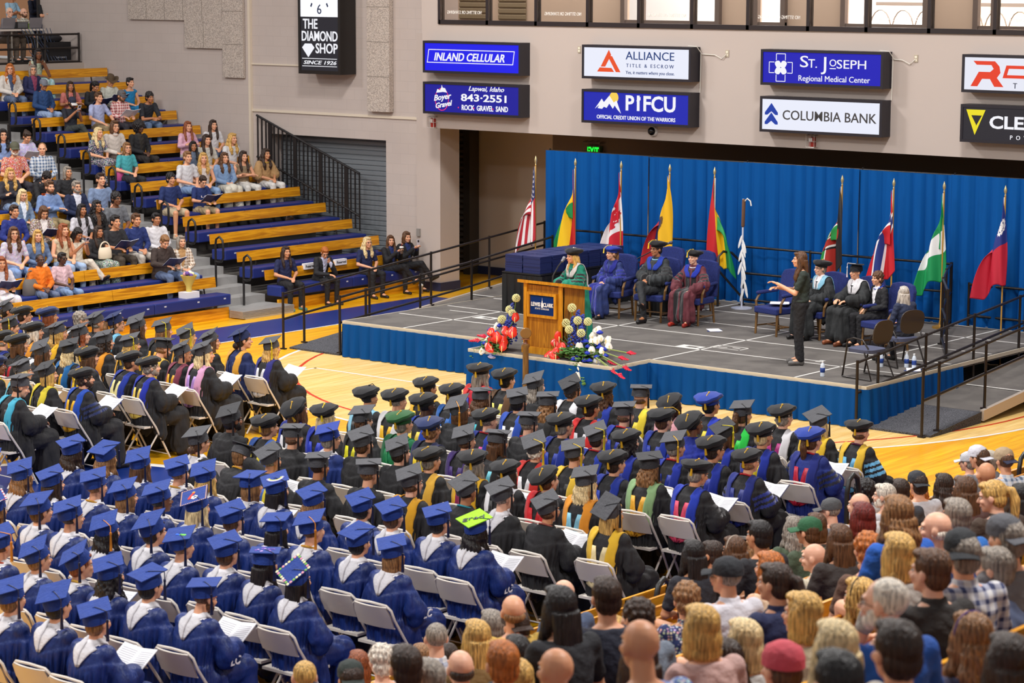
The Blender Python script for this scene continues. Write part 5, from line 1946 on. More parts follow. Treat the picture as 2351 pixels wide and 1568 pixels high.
def m_tamt(m):
    m.ell((0, -.02, .155), .012)
    m.tube([(0, -.02, .156), (.05, -.1, .15), (.07, -.14, .112), (.075, -.16, .09)], .005, 5)
    m.lathe([(.006, .09), (.012, .08), (.009, .07), (.015, .0), (.001, .0)], 8, (.075, -.16, 0))
def m_ballcap(m):
    m.loft([(0, -.018, .028, .09, .108), (0, -.018, .07, .09, .107), (0, -.02, .11, .075, .088), (0, -.02, .135, .035, .04), (0, -.02, .139, .004, .004)], 20)
def m_brim(m):
    g = []
    for i in range(6):
        t = i / 5
        g.append([(q * .075, .06 + t * .1 * (1 - .25 * q * q) + .02 * (1 - abs(q)), .045 - .02 * t - .018 * q * q) for q in (-1, -.6, -.2, .2, .6, 1)])
    m.grid(g)
    m.grid([[(x, y, z - .006) for x, y, z in r] for r in g])
def m_cowboy(m):
    m.loft([(0, -.018, .04, .09, .11), (0, -.018, .1, .08, .1), (0, -.018, .15, .07, .09), (0, -.018, .165, .05, .07), (0, -.018, .15, .02, .05)], 20)
    g = []
    for r in (1.0, 1.35, 1.7, 1.95):
        g.append([(.09 * r * math.cos(a), -.018 + .11 * r * .95 * math.sin(a), .045 + (r - 1) * .07 * math.cos(a) ** 2 - (r - 1) * .03 * math.sin(a) ** 2) for a in np.linspace(0, 2 * PI, 33)])
    m.grid(g)
def m_glasses(m):
    for s in (-1, 1):
        m.tube([(s * .031 + .022 * math.cos(a), .093 - abs(s * .031 + .022 * math.cos(a)) * .12, .006 + .016 * math.sin(a)) for a in np.linspace(0, 2 * PI, 13)], .0022, 4)
        m.tube([(s * .053, .088, .01), (s * .079, .02, .008), (s * .08, -.01, .004)], .002, 4)
    m.tube([(-.01, .094, .008), (.01, .094, .008)], .0022, 4)
def m_shades(m):
    for s in (-1, 1):
        m.ell((s * .032, .094, .006), (.024, .005, .017), None, 10, 6)
        m.tube([(s * .053, .09, .01), (s * .079, .02, .008)], .0025, 4)
def m_headband(m):
    m.tube([(.087 * math.cos(a), -.005, .03 + .105 * math.sin(a)) for a in np.linspace(0, PI, 20)], .006, 6)
TONE = {'L': '#e8b08c', 'P': '#eebda0', 'M': '#d69c74', 'T': '#b97f58', 'B': '#85583c', 'D': '#5a3a28'}
HCOL = {'bk': '#1c1719', 'db': '#35241b', 'br': '#5a3c26', 'lb': '#8a6440', 'au': '#8a4a28', 'bl': '#c9a35e', 'pb': '#dcc79a', 'gy': '#8d8680', 'wh': '#d6d0c8', 'rd': '#6a1f1a', 'gi': '#b0662a', 'si': '#bdb8b4'}
def mcol(h, kind='plain'):
    k = ('mc', h, kind)
    if k not in MATS:
        t = NT(kind + '_' + h[1:])
        t.set(Base_Color=lin(h), Roughness=.9 if kind == 'velvet' else .7, Sheen_Weight=.5 if kind == 'velvet' else 0)
        MATS[k] = t.m
    return MATS[k]
PEOPLE = []
def person(x, y, z, rz, s, pose, hy, hp, tone, hair, hc, top, tc, bot, bc, hat, hatc, opts, label, group):
    """opts: comma list such as g (glasses), h:#a:#b (hood), w (white collar), c:#x (neck cord), i:#x (inner shirt), q:ang (board turn), t:#x (tassel), beard"""
    r = ob('person', body(pose, hy, hp), None, TONE.get(tone, tone))
    r.location, r.rotation_euler, r.scale = (x, y, z), (0, 0, R(rz)), (s, s, s)
    tag(r, label, 'person', group)
    H = headM(pose, hy, hp)
    O = {}
    for q in [p for p in opts.split(',') if p]:
        a = q.split(':')
        O[a[0]] = a[1:]
    hcol = HCOL.get(hc, hc)
    if hair != 'none':
        ob('hair', hairmesh(hair), r, hcol, M=H @ Matrix.Translation((0, 0, -.01)) @ Matrix.Diagonal((.98, .98, .84 if hair in ('curly', 'afro', 'longcurl') else .96, 1)) if hat in ('mortar', 'tam', 'cap', 'cowboy') else H)
    if 'beard' in O:
        ob('beard', hairmesh('beard'), r, HCOL.get(O['beard'][0], hcol) if O['beard'] else hcol, M=H)
    if 'g' in O:
        ob('glasses', simple('glasses', m_glasses, [BLK]), r, M=H)
    if 'sg' in O:
        ob('sunglasses', simple('sunglasses', m_shades, [BLK]), r, M=H)
    if 'hb' in O:
        ob('headband', simple('headband', m_headband, [CLOTH['plain']]), r, O['hb'][0], M=H)
    # clothing
    tk, _, pat = top.partition(':')
    if tk in ('gown', 'dgown', 'grad'):
        t1 = mcol(O['v'][0], 'velvet') if 'v' in O else None
        t2 = mcol(O['b'][0], 'velvet') if 'b' in O else (t1 if tk == 'dgown' else None)
        ob('gown', gown(pose), r, tc, [CLOTH[pat or 'gown'], t1 if tk == 'dgown' else CLOTH[pat or 'gown'], t2 or CLOTH[pat or 'gown'], mcol('#ece9ee') if (tk == 'grad' or 'w' in O) else CLOTH[pat or 'gown']])
        if tk == 'grad' or 'w' in O:
            ob('white_collar', collar(pose), r, '#ece9ee', [CLOTH['plain']])
        if 'h' in O:
            a, b, c = hoodparts(pose)
            hd = ob('hood', a, r, O['h'][0])
            ob('hood_lining', b, hd, O['h'][1], [CLOTH['satin']])
            ob('hood_lining', c, hd, O['h'][2] if len(O['h']) > 2 else O['h'][1], [CLOTH['satin']])
    elif tk:
        ob({'tee': 'shirt', 'tank': 'top', 'poncho': 'poncho'}.get(tk, tk), shirt(pose, tk), r, tc, [CLOTH[pat or 'plain'], mcol(O['i'][0]) if 'i' in O else CLOTH[pat or 'plain']])
    if bot:
        bk, _, pat = bot.partition(':')
        ob({'pants': 'trousers', 'flare': 'trousers'}.get(bk, bk), bottoms(pose, bk), r, bc, [CLOTH[pat or 'plain']])
    if 'ns' not in O:
        for q in (-1, 1):
            ob('shoe', shoe(pose, q), r, O['sh'][0] if 'sh' in O else '#1d1a1b')
    if 'c' in O:
        ob('neck_cord', stole(pose), r, O['c'][0])
    # hats
    if hat in ('mortar', 'decor'):
        tl, tn = (float(O['q'][0]), float(O['q'][1])) if 'q' in O else (0, 10)
        tp = Matrix.Translation((0, -.02, .03)) @ Matrix.Rotation(R(tn - 5), 4, 'X') @ Matrix.Translation((0, .02, -.03))
        sk = ob('mortarboard', simple('skullcap', m_skull, [CLOTH['plain']]), r, hatc, M=H @ tp)
        B = Matrix.Translation((0, -.02, .134)) @ Matrix.Rotation(R(5), 4, 'X') @ Matrix.Rotation(R(tl), 4, 'Z')
        bd = ob('board', simple('board', m_board, [CLOTH['plain']], False), sk, O['bd'][0] if 'bd' in O else hatc, M=B)
        tcol = O['t'][0] if 't' in O else '#15141a'
        E_ = B @ Matrix.Rotation(R(float(O['tr'][0]) if 'tr' in O else -14), 4, 'Z')
        ob('tassel_cord', simple('cord', m_cord, [CLOTH['satin']]), sk, tcol, M=E_)
        ob('tassel', simple('tassel', m_tassel, [CLOTH['satin']]), sk, tcol, M=Matrix.Translation(E_ @ V(.16, 0, 0)) @ (H @ tp).to_3x3().inverted().to_4x4())
        if 'deco' in O:
            DECO[O['deco'][0]](bd)
    elif hat == 'tam':
        tm = ob('tam', simple('tam', m_tam, [CLOTH['velvet']]), r, hatc, M=H @ Matrix.Rotation(R(float(O['q'][1]) if 'q' in O else 8), 4, 'X'))
        ob('tassel', simple('tamtassel', m_tamt, [CLOTH['satin']]), tm, O['t'][0] if 't' in O else '#d9a81e', M=Matrix.Rotation(R(float(O['tr'][0]) if 'tr' in O else 0), 4, 'Z'))
    elif hat == 'cap':
        cp = ob('baseball_cap', simple('ballcap', m_ballcap, [CLOTH['plain']]), r, hatc, M=H @ Matrix.Rotation(R(float(O['q'][0]) if 'q' in O else 0), 4, 'Z'))
        ob('brim', simple('brim', m_brim, [CLOTH['plain']]), cp, O['bd'][0] if 'bd' in O else hatc)
    elif hat == 'cowboy':
        ob('cowboy_hat', simple('cowboy', m_cowboy, [CLOTH['plain']]), r, hatc, M=H)
    elif hat == 'beanie':
        ob('knit_hat', simple('ballcap', m_ballcap, [CLOTH['plain']]), r, hatc, M=H @ Matrix.Scale(1.06, 4))
    if 'lc' in O:
        hit = bvh(gown(pose)).ray_cast(V(1, .13, .7), V(-1, 0, 0))[0]
        if hit:
            letters('lettering', r, 'LC', .07, mcol('#e8e6ee'), hit + V(.008, 0, 0), rot=(PI / 2, 0, PI / 2), shear=.25, bold=.002)
    if 'let' in O:
        j = joints(pose)
        letters('lettering', r, O['let'][0].replace('_', ' '), .045, mcol(O['let'][1]), j['M'] @ V(0, .135, .86), rot=(PI / 2, 0, PI), fit=.2)
    PEOPLE.append(r)
    return r
def d_grad(b):
    letters('lettering', b, 'grad', .07, BLK, (0, -.01, .007), rot=(0, 0, R(14)), fit=.2, bold=.001)
def dots(b, name, pts, r, col):
    for i, (x, y) in enumerate(pts):
        m = MB()
        m.ell((x, y, .006), (r, r, .004), None, 8, 4)
        build(name, m, mcol(col[i % len(col)]), b, True)
def d_rim(b):
    q = .161
    P_ = []
    for k in range(4):
        a, c = k * PI / 2, (k + 1) * PI / 2
        for t in np.arange(0, 1, .14):
            P_.append(((q * math.cos(a)) * (1 - t) + q * math.cos(c) * t, q * math.sin(a) * (1 - t) + q * math.sin(c) * t))
    dots(b, 'flower', P_, .014, ['#e8e6c8', '#e89aa8', '#7ab648', '#efe2a0'])
def d_pink(b):
    q = .165
    P_ = []
    for k in range(4):
        a, c = k * PI / 2, (k + 1) * PI / 2
        for t in np.arange(0, 1, .09):
            P_.append(((q * math.cos(a)) * (1 - t) + q * math.cos(c) * t, q * math.sin(a) * (1 - t) + q * math.sin(c) * t))
    dots(b, 'trim_bead', P_, .01, ['#e7c3cc', '#c03a4a', '#f2eef0'])
def d_guitar(b):
    q = .17
    P_ = []
    for k in range(4):
        a, c = k * PI / 2, (k + 1) * PI / 2
        for t in np.arange(0, 1, .07):
            P_.append(((q * math.cos(a)) * (1 - t) + q * math.cos(c) * t, q * math.sin(a) * (1 - t) + q * math.sin(c) * t))
    dots(b, 'trim_bead', P_, .006, ['#e3b9a6'])
    dots(b, 'flower', [(.03 + .022 * math.cos(a), -.02 + .022 * math.sin(a)) for a in np.arange(0, 6, 1.05)], .013, ['#f2f0ee'])
    dots(b, 'red_mark', [(-.03, .02), (-.025, 0), (-.02, -.02), (-.012, -.04), (-.005, -.055), (-.04, .035)], .016, ['#d8321e', '#d8321e', '#d8321e', '#d8321e', '#d8321e', '#e0a020'])
def d_swirl(b):
    for r_, c_ in ((.075, '#f0eee8'), (.06, '#e4dc3a'), (.088, '#8a8ac0')):
        m = MB()
        m.tube([(r_ * math.cos(a) + .01, r_ * .8 * math.sin(a), .006) for a in np.linspace(-2.6, .6, 16)], .006, 5)
        build('swirl', m, mcol(c_), b, True)
def d_blue(b):
    dots(b, 'paint_dab', [(.0 + .02 * i, -.02 + .008 * i) for i in range(5)], .014, ['#2a6af0', '#2a6af0', '#5ac83a', '#7ae050', '#7ae050'])
def d_purple(b):
    rn = random.Random(3)
    dots(b, 'purple_flower', [(rn.uniform(-.08, .08), rn.uniform(-.08, .08)) for i in range(16)], .012, ['#8a5ac8', '#c8a0e0', '#5a3aa0'])
DECO = {'grad': d_grad, 'rim': d_rim, 'pink': d_pink, 'guitar': d_guitar, 'swirl': d_swirl, 'blue': d_blue, 'purple': d_purple}
# ---- folding chair
CHW = flat('#e0d7cd', .45, nz=.02)
def m_cframe(m):
    m.tube([(-.215, .2, .012), (-.22, -.02, .43), (-.222, -.19, .68), (-.215, -.225, .77), (-.17, -.24, .81), (0, -.25, .82), (.17, -.24, .81), (.215, -.225, .77), (.222, -.19, .68), (.22, -.02, .43), (.215, .2, .012)], .0125, 7)
def m_cback(m):
    g = []
    for i in range(6):
        t = i / 5
        z = .6 + .195 * t
        g.append([(q * (.205 - .03 * max(0, t - .6) * 2.0 * abs(q)), -.165 - (z - .6) * .42 - .03 * (1 - q * q), z + (0 if t < 1 else .0)) for q in np.linspace(-1, 1, 9)])
    m.grid(g)
    m.grid([[(x, y - .012, z) for x, y, z in r] for r in g[::-1]])
    m.tube([tuple(p) for p in g[-1]], .009, 6)
    m.tube([tuple(p) for p in g[0]], .007, 6)
def m_cseat(m):
    m.box((-.2, -.19, .425), (.2, .2, .448))
def m_cleg(m):
    m.tube([(-.19, .1, .42), (-.19, -.22, .012)], .0115, 6)
def m_cbar(m):
    m.tube([(-.19, -.13, .13), (.19, -.13, .13)], .008, 5)
    m.tube([(-.2, .19, .05), (.2, .19, .05)], .008, 5)
def chair(x, y, rz, label, group):
    e = empty('folding_chair', (x, y, 0), R(rz), label, 'chair', group)
    for n_, f in (('frame', m_cframe), ('backrest', m_cback), ('seat', m_cseat), ('leg', m_cleg), ('cross_bar', m_cbar)):
        me = simple('chair_' + n_, f, [CHW], n_ != 'seat')
        o = ob(n_, me, e)
        if n_ == 'leg':
            o2 = ob(n_, me, e)
            o2.location.x = .38
    return e
def booklet(x, y, z, rz, label, tilt=35, col='#ecebf0', cover=None):
    e = empty('programme', (x, y, z), R(rz), label, 'programme')
    for s in (-1, 1):
        m = MB()
        M_ = Matrix.Rotation(R(tilt), 4, 'X') @ Matrix.Rotation(R(-s * 9), 4, 'Y')
        m.box((0 if s > 0 else -.19, -.135, 0), (.19 if s > 0 else 0, .135, .006), M_)
        build('page', m, flat(col, .6), e)
        if cover:
            m = MB()
            m.box((0 if s > 0 else -.195, -.139, -.004), (.195 if s > 0 else 0, .139, -.001), M_)
            build('cover', m, flat(cover, .5), e)
        m = MB()
        for i in range(11):
            y0 = -.11 + i * .02
            m.box((.02 if s > 0 else -.17, y0, .0065), (.17 if s > 0 else -.02, y0 + .005, .007), M_)
        build('print', m, flat('#b4b3ba', .7), e)
    return e
# ---------------------------------------------------------------- the crowd: where each person sits and how they look
GROUPS = ['folding chairs, blue block', 'folding chairs, centre block', 'folding chairs, left block', 'gowned faculty in the centre block', 'gowned faculty in the left block', 'graduates in blue gowns', 'people at the press table', 'people on the stage', 'spectators in the far bleachers', 'spectators in the near bleachers']
CROWD = '''
-18.94|15.92|0|1|1.01|lap|0|0|L|wavy|db|grad:satin|#122e76|||mortar|#1b3f96|q:20:16,t:#0f1a44|graduate in blue, wavy dark brown hair, leftmost in front row of blue caps|5
-18.44|15.94|0|2|1.01|lap|0|0|L|wavy|lb|grad:satin|#122e76|||mortar|#1b3f96|q:45:22,t:#0f1a44|graduate in blue, wavy light brown hair, second from left in front row of blue caps|5
-17.95|15.94|0|3|1.0|read|0|0|L|long|br|grad:satin|#122e76|||mortar|#1b3f96|q:-8:24,t:#0f1a44|graduate in blue, long brown hair, third from left in front row of blue caps|5
-17.45|16.02|0|-1|0.98|lap|0|0|L|buzz|lb|grad:satin|#122e76|||mortar|#1b3f96|c:#e0a020,t:#0f1a44,q:8:18|graduate in blue, cropped light brown hair, fourth from left in front row of blue caps|5
-16.96|15.93|0|0|1.0|lap|0|0|L|long|bl|grad:satin|#122e76|||mortar|#1b3f96|q:-5:24,t:#0f1a44|graduate in blue, long blonde hair, fifth from left in front row of blue caps|5
-16.47|16.03|0|-3|0.98|read|-12|0|L|bob|lb|grad:satin|#122e76|||mortar|#1b3f96|q:-20:8,t:#0f1a44|graduate in blue, bobbed light brown hair, sixth from left in front row of blue caps|5
-15.97|15.92|0|-4|1.02|lap|0|0|L|long|bk|grad:satin|#122e76|||mortar|#1b3f96|deco:swirl,q:10:20,t:#0f1a44|graduate whose blue cap shows white and yellow swirls|5
-15.48|15.92|0|0|0.98|lap|0|0|L|wavy|lb|grad:satin|#122e76|||mortar|#1b3f96|q:18:20,t:#0f1a44|graduate in blue, wavy light brown hair, fifth from right in front row of blue caps|5
-14.99|16.07|0|2|0.97|lap|0|0|L|short|bk|grad:satin|#122e76|||mortar|#1b3f96|q:10:22,t:#0f1a44|graduate in blue, short black hair, fourth from right in front row of blue caps|5
-14.49|15.94|0|3|0.98|lap|0|0|L|short|br|grad:satin|#122e76|||mortar|#1b3f96|q:12:20,t:#0f1a44|graduate in blue, short brown hair, third from right in front row of blue caps|5
-13.99|16.01|0|3|0.99|lap|-12|0|L|short|bk|grad:satin|#122e76|||mortar|#1b3f96|g,q:12:16,t:#0f1a44|graduate in blue, short black hair, second from right in front row of blue caps|5
-13.49|15.91|0|0|1.0|read|0|0|L|wavy|bk|grad:satin|#122e76|||mortar|#1b3f96|lc,deco:grad,bd:#a6f01c,q:22:18,t:#0f1a44|graduate whose lime green cap top reads grad|5
-18.97|14.88|0|3|1.01|lap|0|0|L|short|br|grad:satin|#122e76|||mortar|#1b3f96|t:#0f1a44,q:-6:20|graduate in blue, short brown hair, leftmost in second row of blue caps|5
-18.47|14.85|0|2|0.99|read|0|0|L|wavy|lb|grad:satin|#122e76|||mortar|#1b3f96|t:#0f1a44,q:0:22|graduate in blue, wavy light brown hair, second from left in second row of blue caps|5
-17.98|14.85|0|2|0.99|lap|-12|0|L|long|db|grad:satin|#122e76|||mortar|#1b3f96|q:25:20,t:#0f1a44|graduate in blue, long dark brown hair, third from left in second row of blue caps|5
-17.48|14.96|0|-4|1.01|lap|0|0|L|buzz|lb|grad:satin|#122e76|||mortar|#1b3f96|c:#e0a020,t:#0f1a44,q:6:18|graduate in blue, cropped light brown hair, fourth from left in second row of blue caps|5
-16.99|14.91|0|-1|0.99|lap|-12|0|L|bob|lb|grad:satin|#122e76|||mortar|#1b3f96|t:#0f1a44,q:-1:22|graduate in blue, bobbed light brown hair, fifth from left in second row of blue caps|5
-16.49|14.85|0|-5|1.03|read|-12|0|B|buzz|bk|grad:satin|#122e76|||mortar|#1b3f96|t:#0f1a44,q:10:20|graduate in blue, cropped black hair, sixth from left in second row of blue caps|5
-16.0|14.91|0|-5|1.02|lap|0|0|L|long|pb|grad:satin|#122e76|||mortar|#1b3f96|deco:guitar,q:0:26,t:#0f1a44|graduate whose blue cap bears a red figure and white flower|5
-15.5|14.88|0|0|0.99|lap|0|0|L|short|br|grad:satin|#122e76|||mortar|#1b3f96|q:12:20,t:#0f1a44|graduate in blue, short brown hair, fifth from right in second row of blue caps|5
-15.0|14.91|0|-4|0.97|read|0|0|L|long|bk|grad:satin|#122e76|||mortar|#1b3f96|q:-12:8,t:#0f1a44|graduate in blue, long black hair, fourth from right in second row of blue caps|5
-14.51|14.89|0|3|1.03|lap|-12|0|L|buzz|br|grad:satin|#122e76|||mortar|#1b3f96|t:#e08a1e,c:#e0a020,q:-6:19|graduate in blue, cropped brown hair, third from right in second row of blue caps|5
-14.01|14.96|0|-1|0.99|lap|0|0|L|short|bk|grad:satin|#122e76|||mortar|#1b3f96|q:35:20,t:#0f1a44|graduate in blue, short black hair, second from right in second row of blue caps|5
-13.51|14.86|0|1|0.98|lap|0|0|L|bob|lb|grad:satin|#122e76|||mortar|#1b3f96|lc,q:0:16,t:#0f1a44|graduate in blue, bobbed light brown hair, rightmost in second row of blue caps|5
-17.55|13.81|0|3|0.97|lap|0|0|L|wavy|lb|grad:satin|#122e76|||mortar|#1b3f96|deco:pink,t:#0f1a44,q:13:23|graduate at left edge whose blue cap has pink and white trim|5
-17.05|13.92|0|2|1.01|lap|-12|0|L|short|br|grad:satin|#122e76|||mortar|#1b3f96|t:#0f1a44,q:-10:21|graduate in blue, short brown hair, second from left in third row of blue caps|5
-16.55|13.86|0|-1|1.03|lap|-12|0|L|buzz|db|grad:satin|#122e76|||mortar|#1b3f96|q:15:20,t:#0f1a44|graduate in blue, cropped dark brown hair, third from left in third row of blue caps|5
-16.05|13.86|0|-4|0.98|lap|0|0|L|wavy|bk|grad:satin|#122e76|||mortar|#1b3f96|t:#e08a1e,q:-3:28|graduate in blue, wavy black hair, fourth from left in third row of blue caps|5
-15.55|13.95|0|-4|1.03|lap|-12|0|L|short|db|grad:satin|#122e76|||mortar|#1b3f96|t:#0f1a44,q:-8:29|graduate in blue, short dark brown hair, fifth from left in third row of blue caps|5
-15.05|13.83|0|-2|1.0|lap|0|0|L|buzz|lb|grad:satin|#122e76|||mortar|#1b3f96|deco:blue,t:#0f1a44,q:-11:19|graduate whose blue cap has blue and green paint marks|5
-14.55|13.89|0|2|1.01|lap|0|0|L|short|br|grad:satin|#122e76|||mortar|#1b3f96|q:12:18,t:#0f1a44|graduate in blue, short brown hair, third from right in third row of blue caps|5
-14.05|13.84|0|-5|1.0|lap|0|0|L|long|bk|grad:satin|#122e76|||mortar|#1b3f96|deco:purple,q:0:-2,t:#0f1a44|long black haired graduate whose blue cap is covered in purple flowers|5
-13.55|13.74|0|-1|0.97|lap|0|0|L|long|bk|grad:satin|#122e76|||mortar|#1b3f96|deco:rim,q:20:40,t:#0f1a44|graduate whose blue cap is rimmed with small flowers|5
-16.25|12.83|0|3|1.01|lap|0|0|L|buzz|br|grad:satin|#122e76|||mortar|#1b3f96|t:#e08a1e,c:#e0501e,q:14:21|graduate in blue, cropped brown hair, leftmost in fourth row of blue caps|5
-15.75|12.82|0|-2|0.98|lap|-12|0|L|short|lb|grad:satin|#122e76|||mortar|#1b3f96|t:#0f1a44,q:8:30|graduate in blue, short light brown hair, second from left in fourth row of blue caps|5
-15.25|12.82|0|-4|1.0|read|-24|0|L|short|au|grad:satin|#122e76|||mortar|#1b3f96|q:20:35,c:#e0b030,t:#0f1a44|graduate in blue, short auburn hair, third from left in fourth row of blue caps|5
-14.75|12.76|0|-1|1.0|lap|0|0|L|longcurl|bk|grad:satin|#122e76|||mortar|#1b3f96|t:#0f1a44,q:7:20|graduate in blue, long curly black hair, third from right in fourth row of blue caps|5
-14.25|12.73|0|-3|1.0|lap|0|0|L|short|bk|grad:satin|#122e76|||mortar|#1b3f96|q:35:16,t:#0f1a44|graduate in blue, short black hair, second from right in fourth row of blue caps|5
-13.75|12.8|0|2|0.98|read|-12|15|L|buzz|br|grad:satin|#122e76|||mortar|#1b3f96|lc,beard,t:#0f1a44,q:0:20|graduate in blue, cropped brown hair, rightmost in fourth row of blue caps|5
-14.78|11.75|0|-2|1.0|lap|0|0|L|short|lb|grad:satin|#122e76|||mortar|#1b3f96|t:#0f1a44,q:5:20|graduate in blue, short light brown hair, leftmost in back row of blue caps|5
-14.28|11.8|0|2|1.02|lap|0|0|L|short|bk|grad:satin|#122e76|||mortar|#1b3f96|t:#0f1a44,q:-10:25|graduate in blue, short black hair, second from left in back row of blue caps|5
-13.78|11.74|0|1|0.99|read|0|0|L|short|lb|grad:satin|#122e76|||mortar|#1b3f96|q:8:18,t:#0f1a44|graduate in blue, short light brown hair, rightmost in back row of blue caps|5
-18.88|22.42|0|1|1.01|lap|-12|0|P|long|gy|gown|#b81e34|||tam|#17161a|h:#d8322e:#1c2f9e,q:0:2|gowned person, black tam, red hood, leftmost in front row, centre block|3
-18.38|22.31|0|2|1.01|lap|-12|0|P|short|bk|gown|#252427|||tam|#17161a|h:#6a4a30:#e8e070|gowned person, black tam, brown hood, second from left in front row, centre block|3
-17.89|22.27|0|-4|0.99|lap|-12|0|P|wavy|gy|gown|#252427|||mortar|#505055|q:-4:26|gowned person, black cap, wavy grey hair, third from left in front row, centre block|3
-17.39|22.35|0|0|0.99|lap|-12|0|M|curly|db|gown|#252427|||mortar|#38383c|g,h:#eceaee:#2a2e44,q:15:30|gowned person, black cap, white hood, fourth from left in front row, centre block|3
-16.9|22.35|0|0|1.0|lap|0|0|M|longcurl|br|gown|#252427|||tam|#17161a|h:#14309a:#14309a|gowned person, black tam, blue hood, fifth from left in front row, centre block|3
-16.4|22.39|0|2|1.01|lap|-12|0|P|bald|br|gown|#252427|||mortar|#505055|h:#f0d83a:#f0d83a,q:0:0|gowned person, black cap, yellow hood, sixth from left in front row, centre block|3
-15.9|22.35|0|2|0.98|lap|-12|0|P|long|db|gown|#252427|||tam|#17161a|h:#e8a8b0:#1d1b1c,q:0:30|gowned person, black tam, pink hood, sixth from right in front row, centre block|3
-15.41|22.39|0|-1|1.03|lap|-12|0|M|short|bk|gown|#252427|||tam|#1b3a9a|h:#2038b8:#f0dc3a|gowned person, blue tam, blue hood, fifth from right in front row, centre block|3
-14.91|22.32|0|2|0.99|lap|-12|0|L|pony|br|gown|#252427|||mortar|#505055|h:#2ad04a:#2ad04a,q:-15:14|gowned person, black cap, green hood, fourth from right in front row, centre block|3
-14.41|22.39|0|1|1.01|lap|-12|0|P|curly|gy|gown|#252427|||tam|#17161a|h:#eceaee:#b0207a|gowned person, black tam, white hood, third from right in front row, centre block|3
-13.91|22.33|0|2|1.0|lap|0|0|M|long|pb|gown|#252427|||mortar|#505055|h:#f2c832:#f2c832,q:10:26|gowned person, black cap, yellow hood, second from right in front row, centre block|3
-13.41|22.37|0|-4|0.97|lap|-12|0|P|bald|br|dgown|#252427|||tam|#17161a|h:#f0c43a:#6ab4e0,b:#6ab4e0,c:#6a1e4a,q:0:0,v:#141216|gowned person, black tam, yellow hood, rightmost in front row, centre block|3
-18.86|21.4|0|1|0.98|lap|-12|0|M|short|db|gown|#252427|||tam|#17161a|h:#ecb82a:#f0c43a|gowned person, black tam, gold hood, leftmost in second row, centre block|3
-18.36|21.3|0|-1|0.97|lap|-12|0|L|bob|br|gown|#252427|||tam|#17161a|h:#1c62b4:#1c62b4|gowned person, black tam, blue hood, second from left in second row, centre block|3
-17.86|21.2|0|3|0.98|lap|0|0|L|wavy|br|gown|#252427|||mortar|#505055|h:#1d1b1c:#3ab8c8,q:10:0|gowned person, black cap, black hood, third from left in second row, centre block|3
-17.37|21.3|0|0|0.99|lap|0|0|L|short|bk|gown|#252427|||mortar|#505055|h:#2a50b8:#eceaee,q:-4:16|gowned person, black cap, blue hood, fourth from left in second row, centre block|3
-16.87|21.22|0|-5|1.02|lap|0|0|L|longcurl|lb|gown|#252427|||mortar|#505055|h:#1d1b1c:#f0e03a,q:-5:4|gowned person, black cap, black hood, fifth from left in second row, centre block|3
-16.38|21.39|0|2|1.02|lap|-12|0|M|short|db|gown|#252427|||tam|#17161a|h:#e02a2a:#d0ccd0|gowned person, black tam, red hood, sixth from left in second row, centre block|3
-15.89|21.38|0|-3|1.0|lap|-12|0|P|bald|br|gown|#252427|||mortar|#505055|g,h:#142c9c:#142c9c,c:#d8202a,q:0:6|gowned person, black cap, blue hood, sixth from right in second row, centre block|3
-15.39|21.44|0|0|0.99|lap|-12|0|P|short|br|gown|#252427|||tam|#17161a|h:#14309a:#14309a,tr:120|gowned person, black tam, blue hood, fifth from right in second row, centre block|3
-14.89|21.3|0|-2|1.02|lap|-12|0|B|buzz|bk|gown|#1c2f9e|||tam|#17161a|q:0:30|gowned person, black tam, cropped black hair, fourth from right in second row, centre block|3
-14.4|21.21|0|-2|0.98|lap|-12|0|P|long|br|gown|#252427|||mortar|#38383c|h:#142c9c:#f0dc3a,t:#f0dc1e,q:22:30|gowned person, black cap, blue hood, third from right in second row, centre block|3
-13.9|21.19|0|0|1.03|lap|-12|0|M|short|pb|gown|#252427|||tam|#17161a|h:#142c9c:#f0d81e,tr:0|gowned person, black tam, blue hood, second from right in second row, centre block|3
-13.4|21.35|0|0|1.02|read|-12|0|P|pony|br|dgown|#1c2f80|||tam|#1b3a9a|h:#1c2a80:#c01c3a,v:#14142c,c:#d8202a|gowned person, blue tam, blue hood, rightmost in second row, centre block|3
-18.87|20.32|0|0|1.0|read|-12|0|M|buzz|bk|gown|#252427|||tam|#17161a|h:#8fc8e0:#1d1b1c,t:#1d1b1c,tr:180|gowned person, black tam, light blue hood, leftmost in third row, centre block|3
-18.37|20.3|0|0|1.02|lap|-12|0|L|buzz|gy|gown|#252427|||tam|#17161a|h:#eeecee:#f0b820|gowned person, black tam, white hood, second from left in third row, centre block|3
-17.88|20.24|0|-1|1.03|lap|-12|0|D|buzz|bk|gown|#252427|||tam|#17161a|h:#1c44b8:#f0d04a,g|gowned person, black tam, blue hood, third from left in third row, centre block|3
-17.38|20.26|0|-4|1.02|lap|-12|0|M|bob|br|gown|#252427|||mortar|#505055|t:#f09a1e,q:-12:30|gowned person, black cap, bobbed brown hair, fourth from left in third row, centre block|3
-16.89|20.17|0|-3|0.99|lap|-12|0|P|buzz|gy|gown|#252427|||tam|#17161a|h:#14309a:#c83a8a,c:#d02030|gowned person, black tam, blue hood, fifth from left in third row, centre block|3
-16.39|20.27|0|-1|0.99|lap|-12|0|P|buzz|gy|gown|#252427|||mortar|#505055|g,c:#d8202a,q:-3:0|gowned person, black cap, cropped grey hair, sixth from left in third row, centre block|3
-15.9|20.27|0|-3|1.03|lap|-12|0|L|bun|gy|gown|#252427|||tam|#17161a|h:#14309a:#14309a,g|gowned person, black tam, blue hood, sixth from right in third row, centre block|3
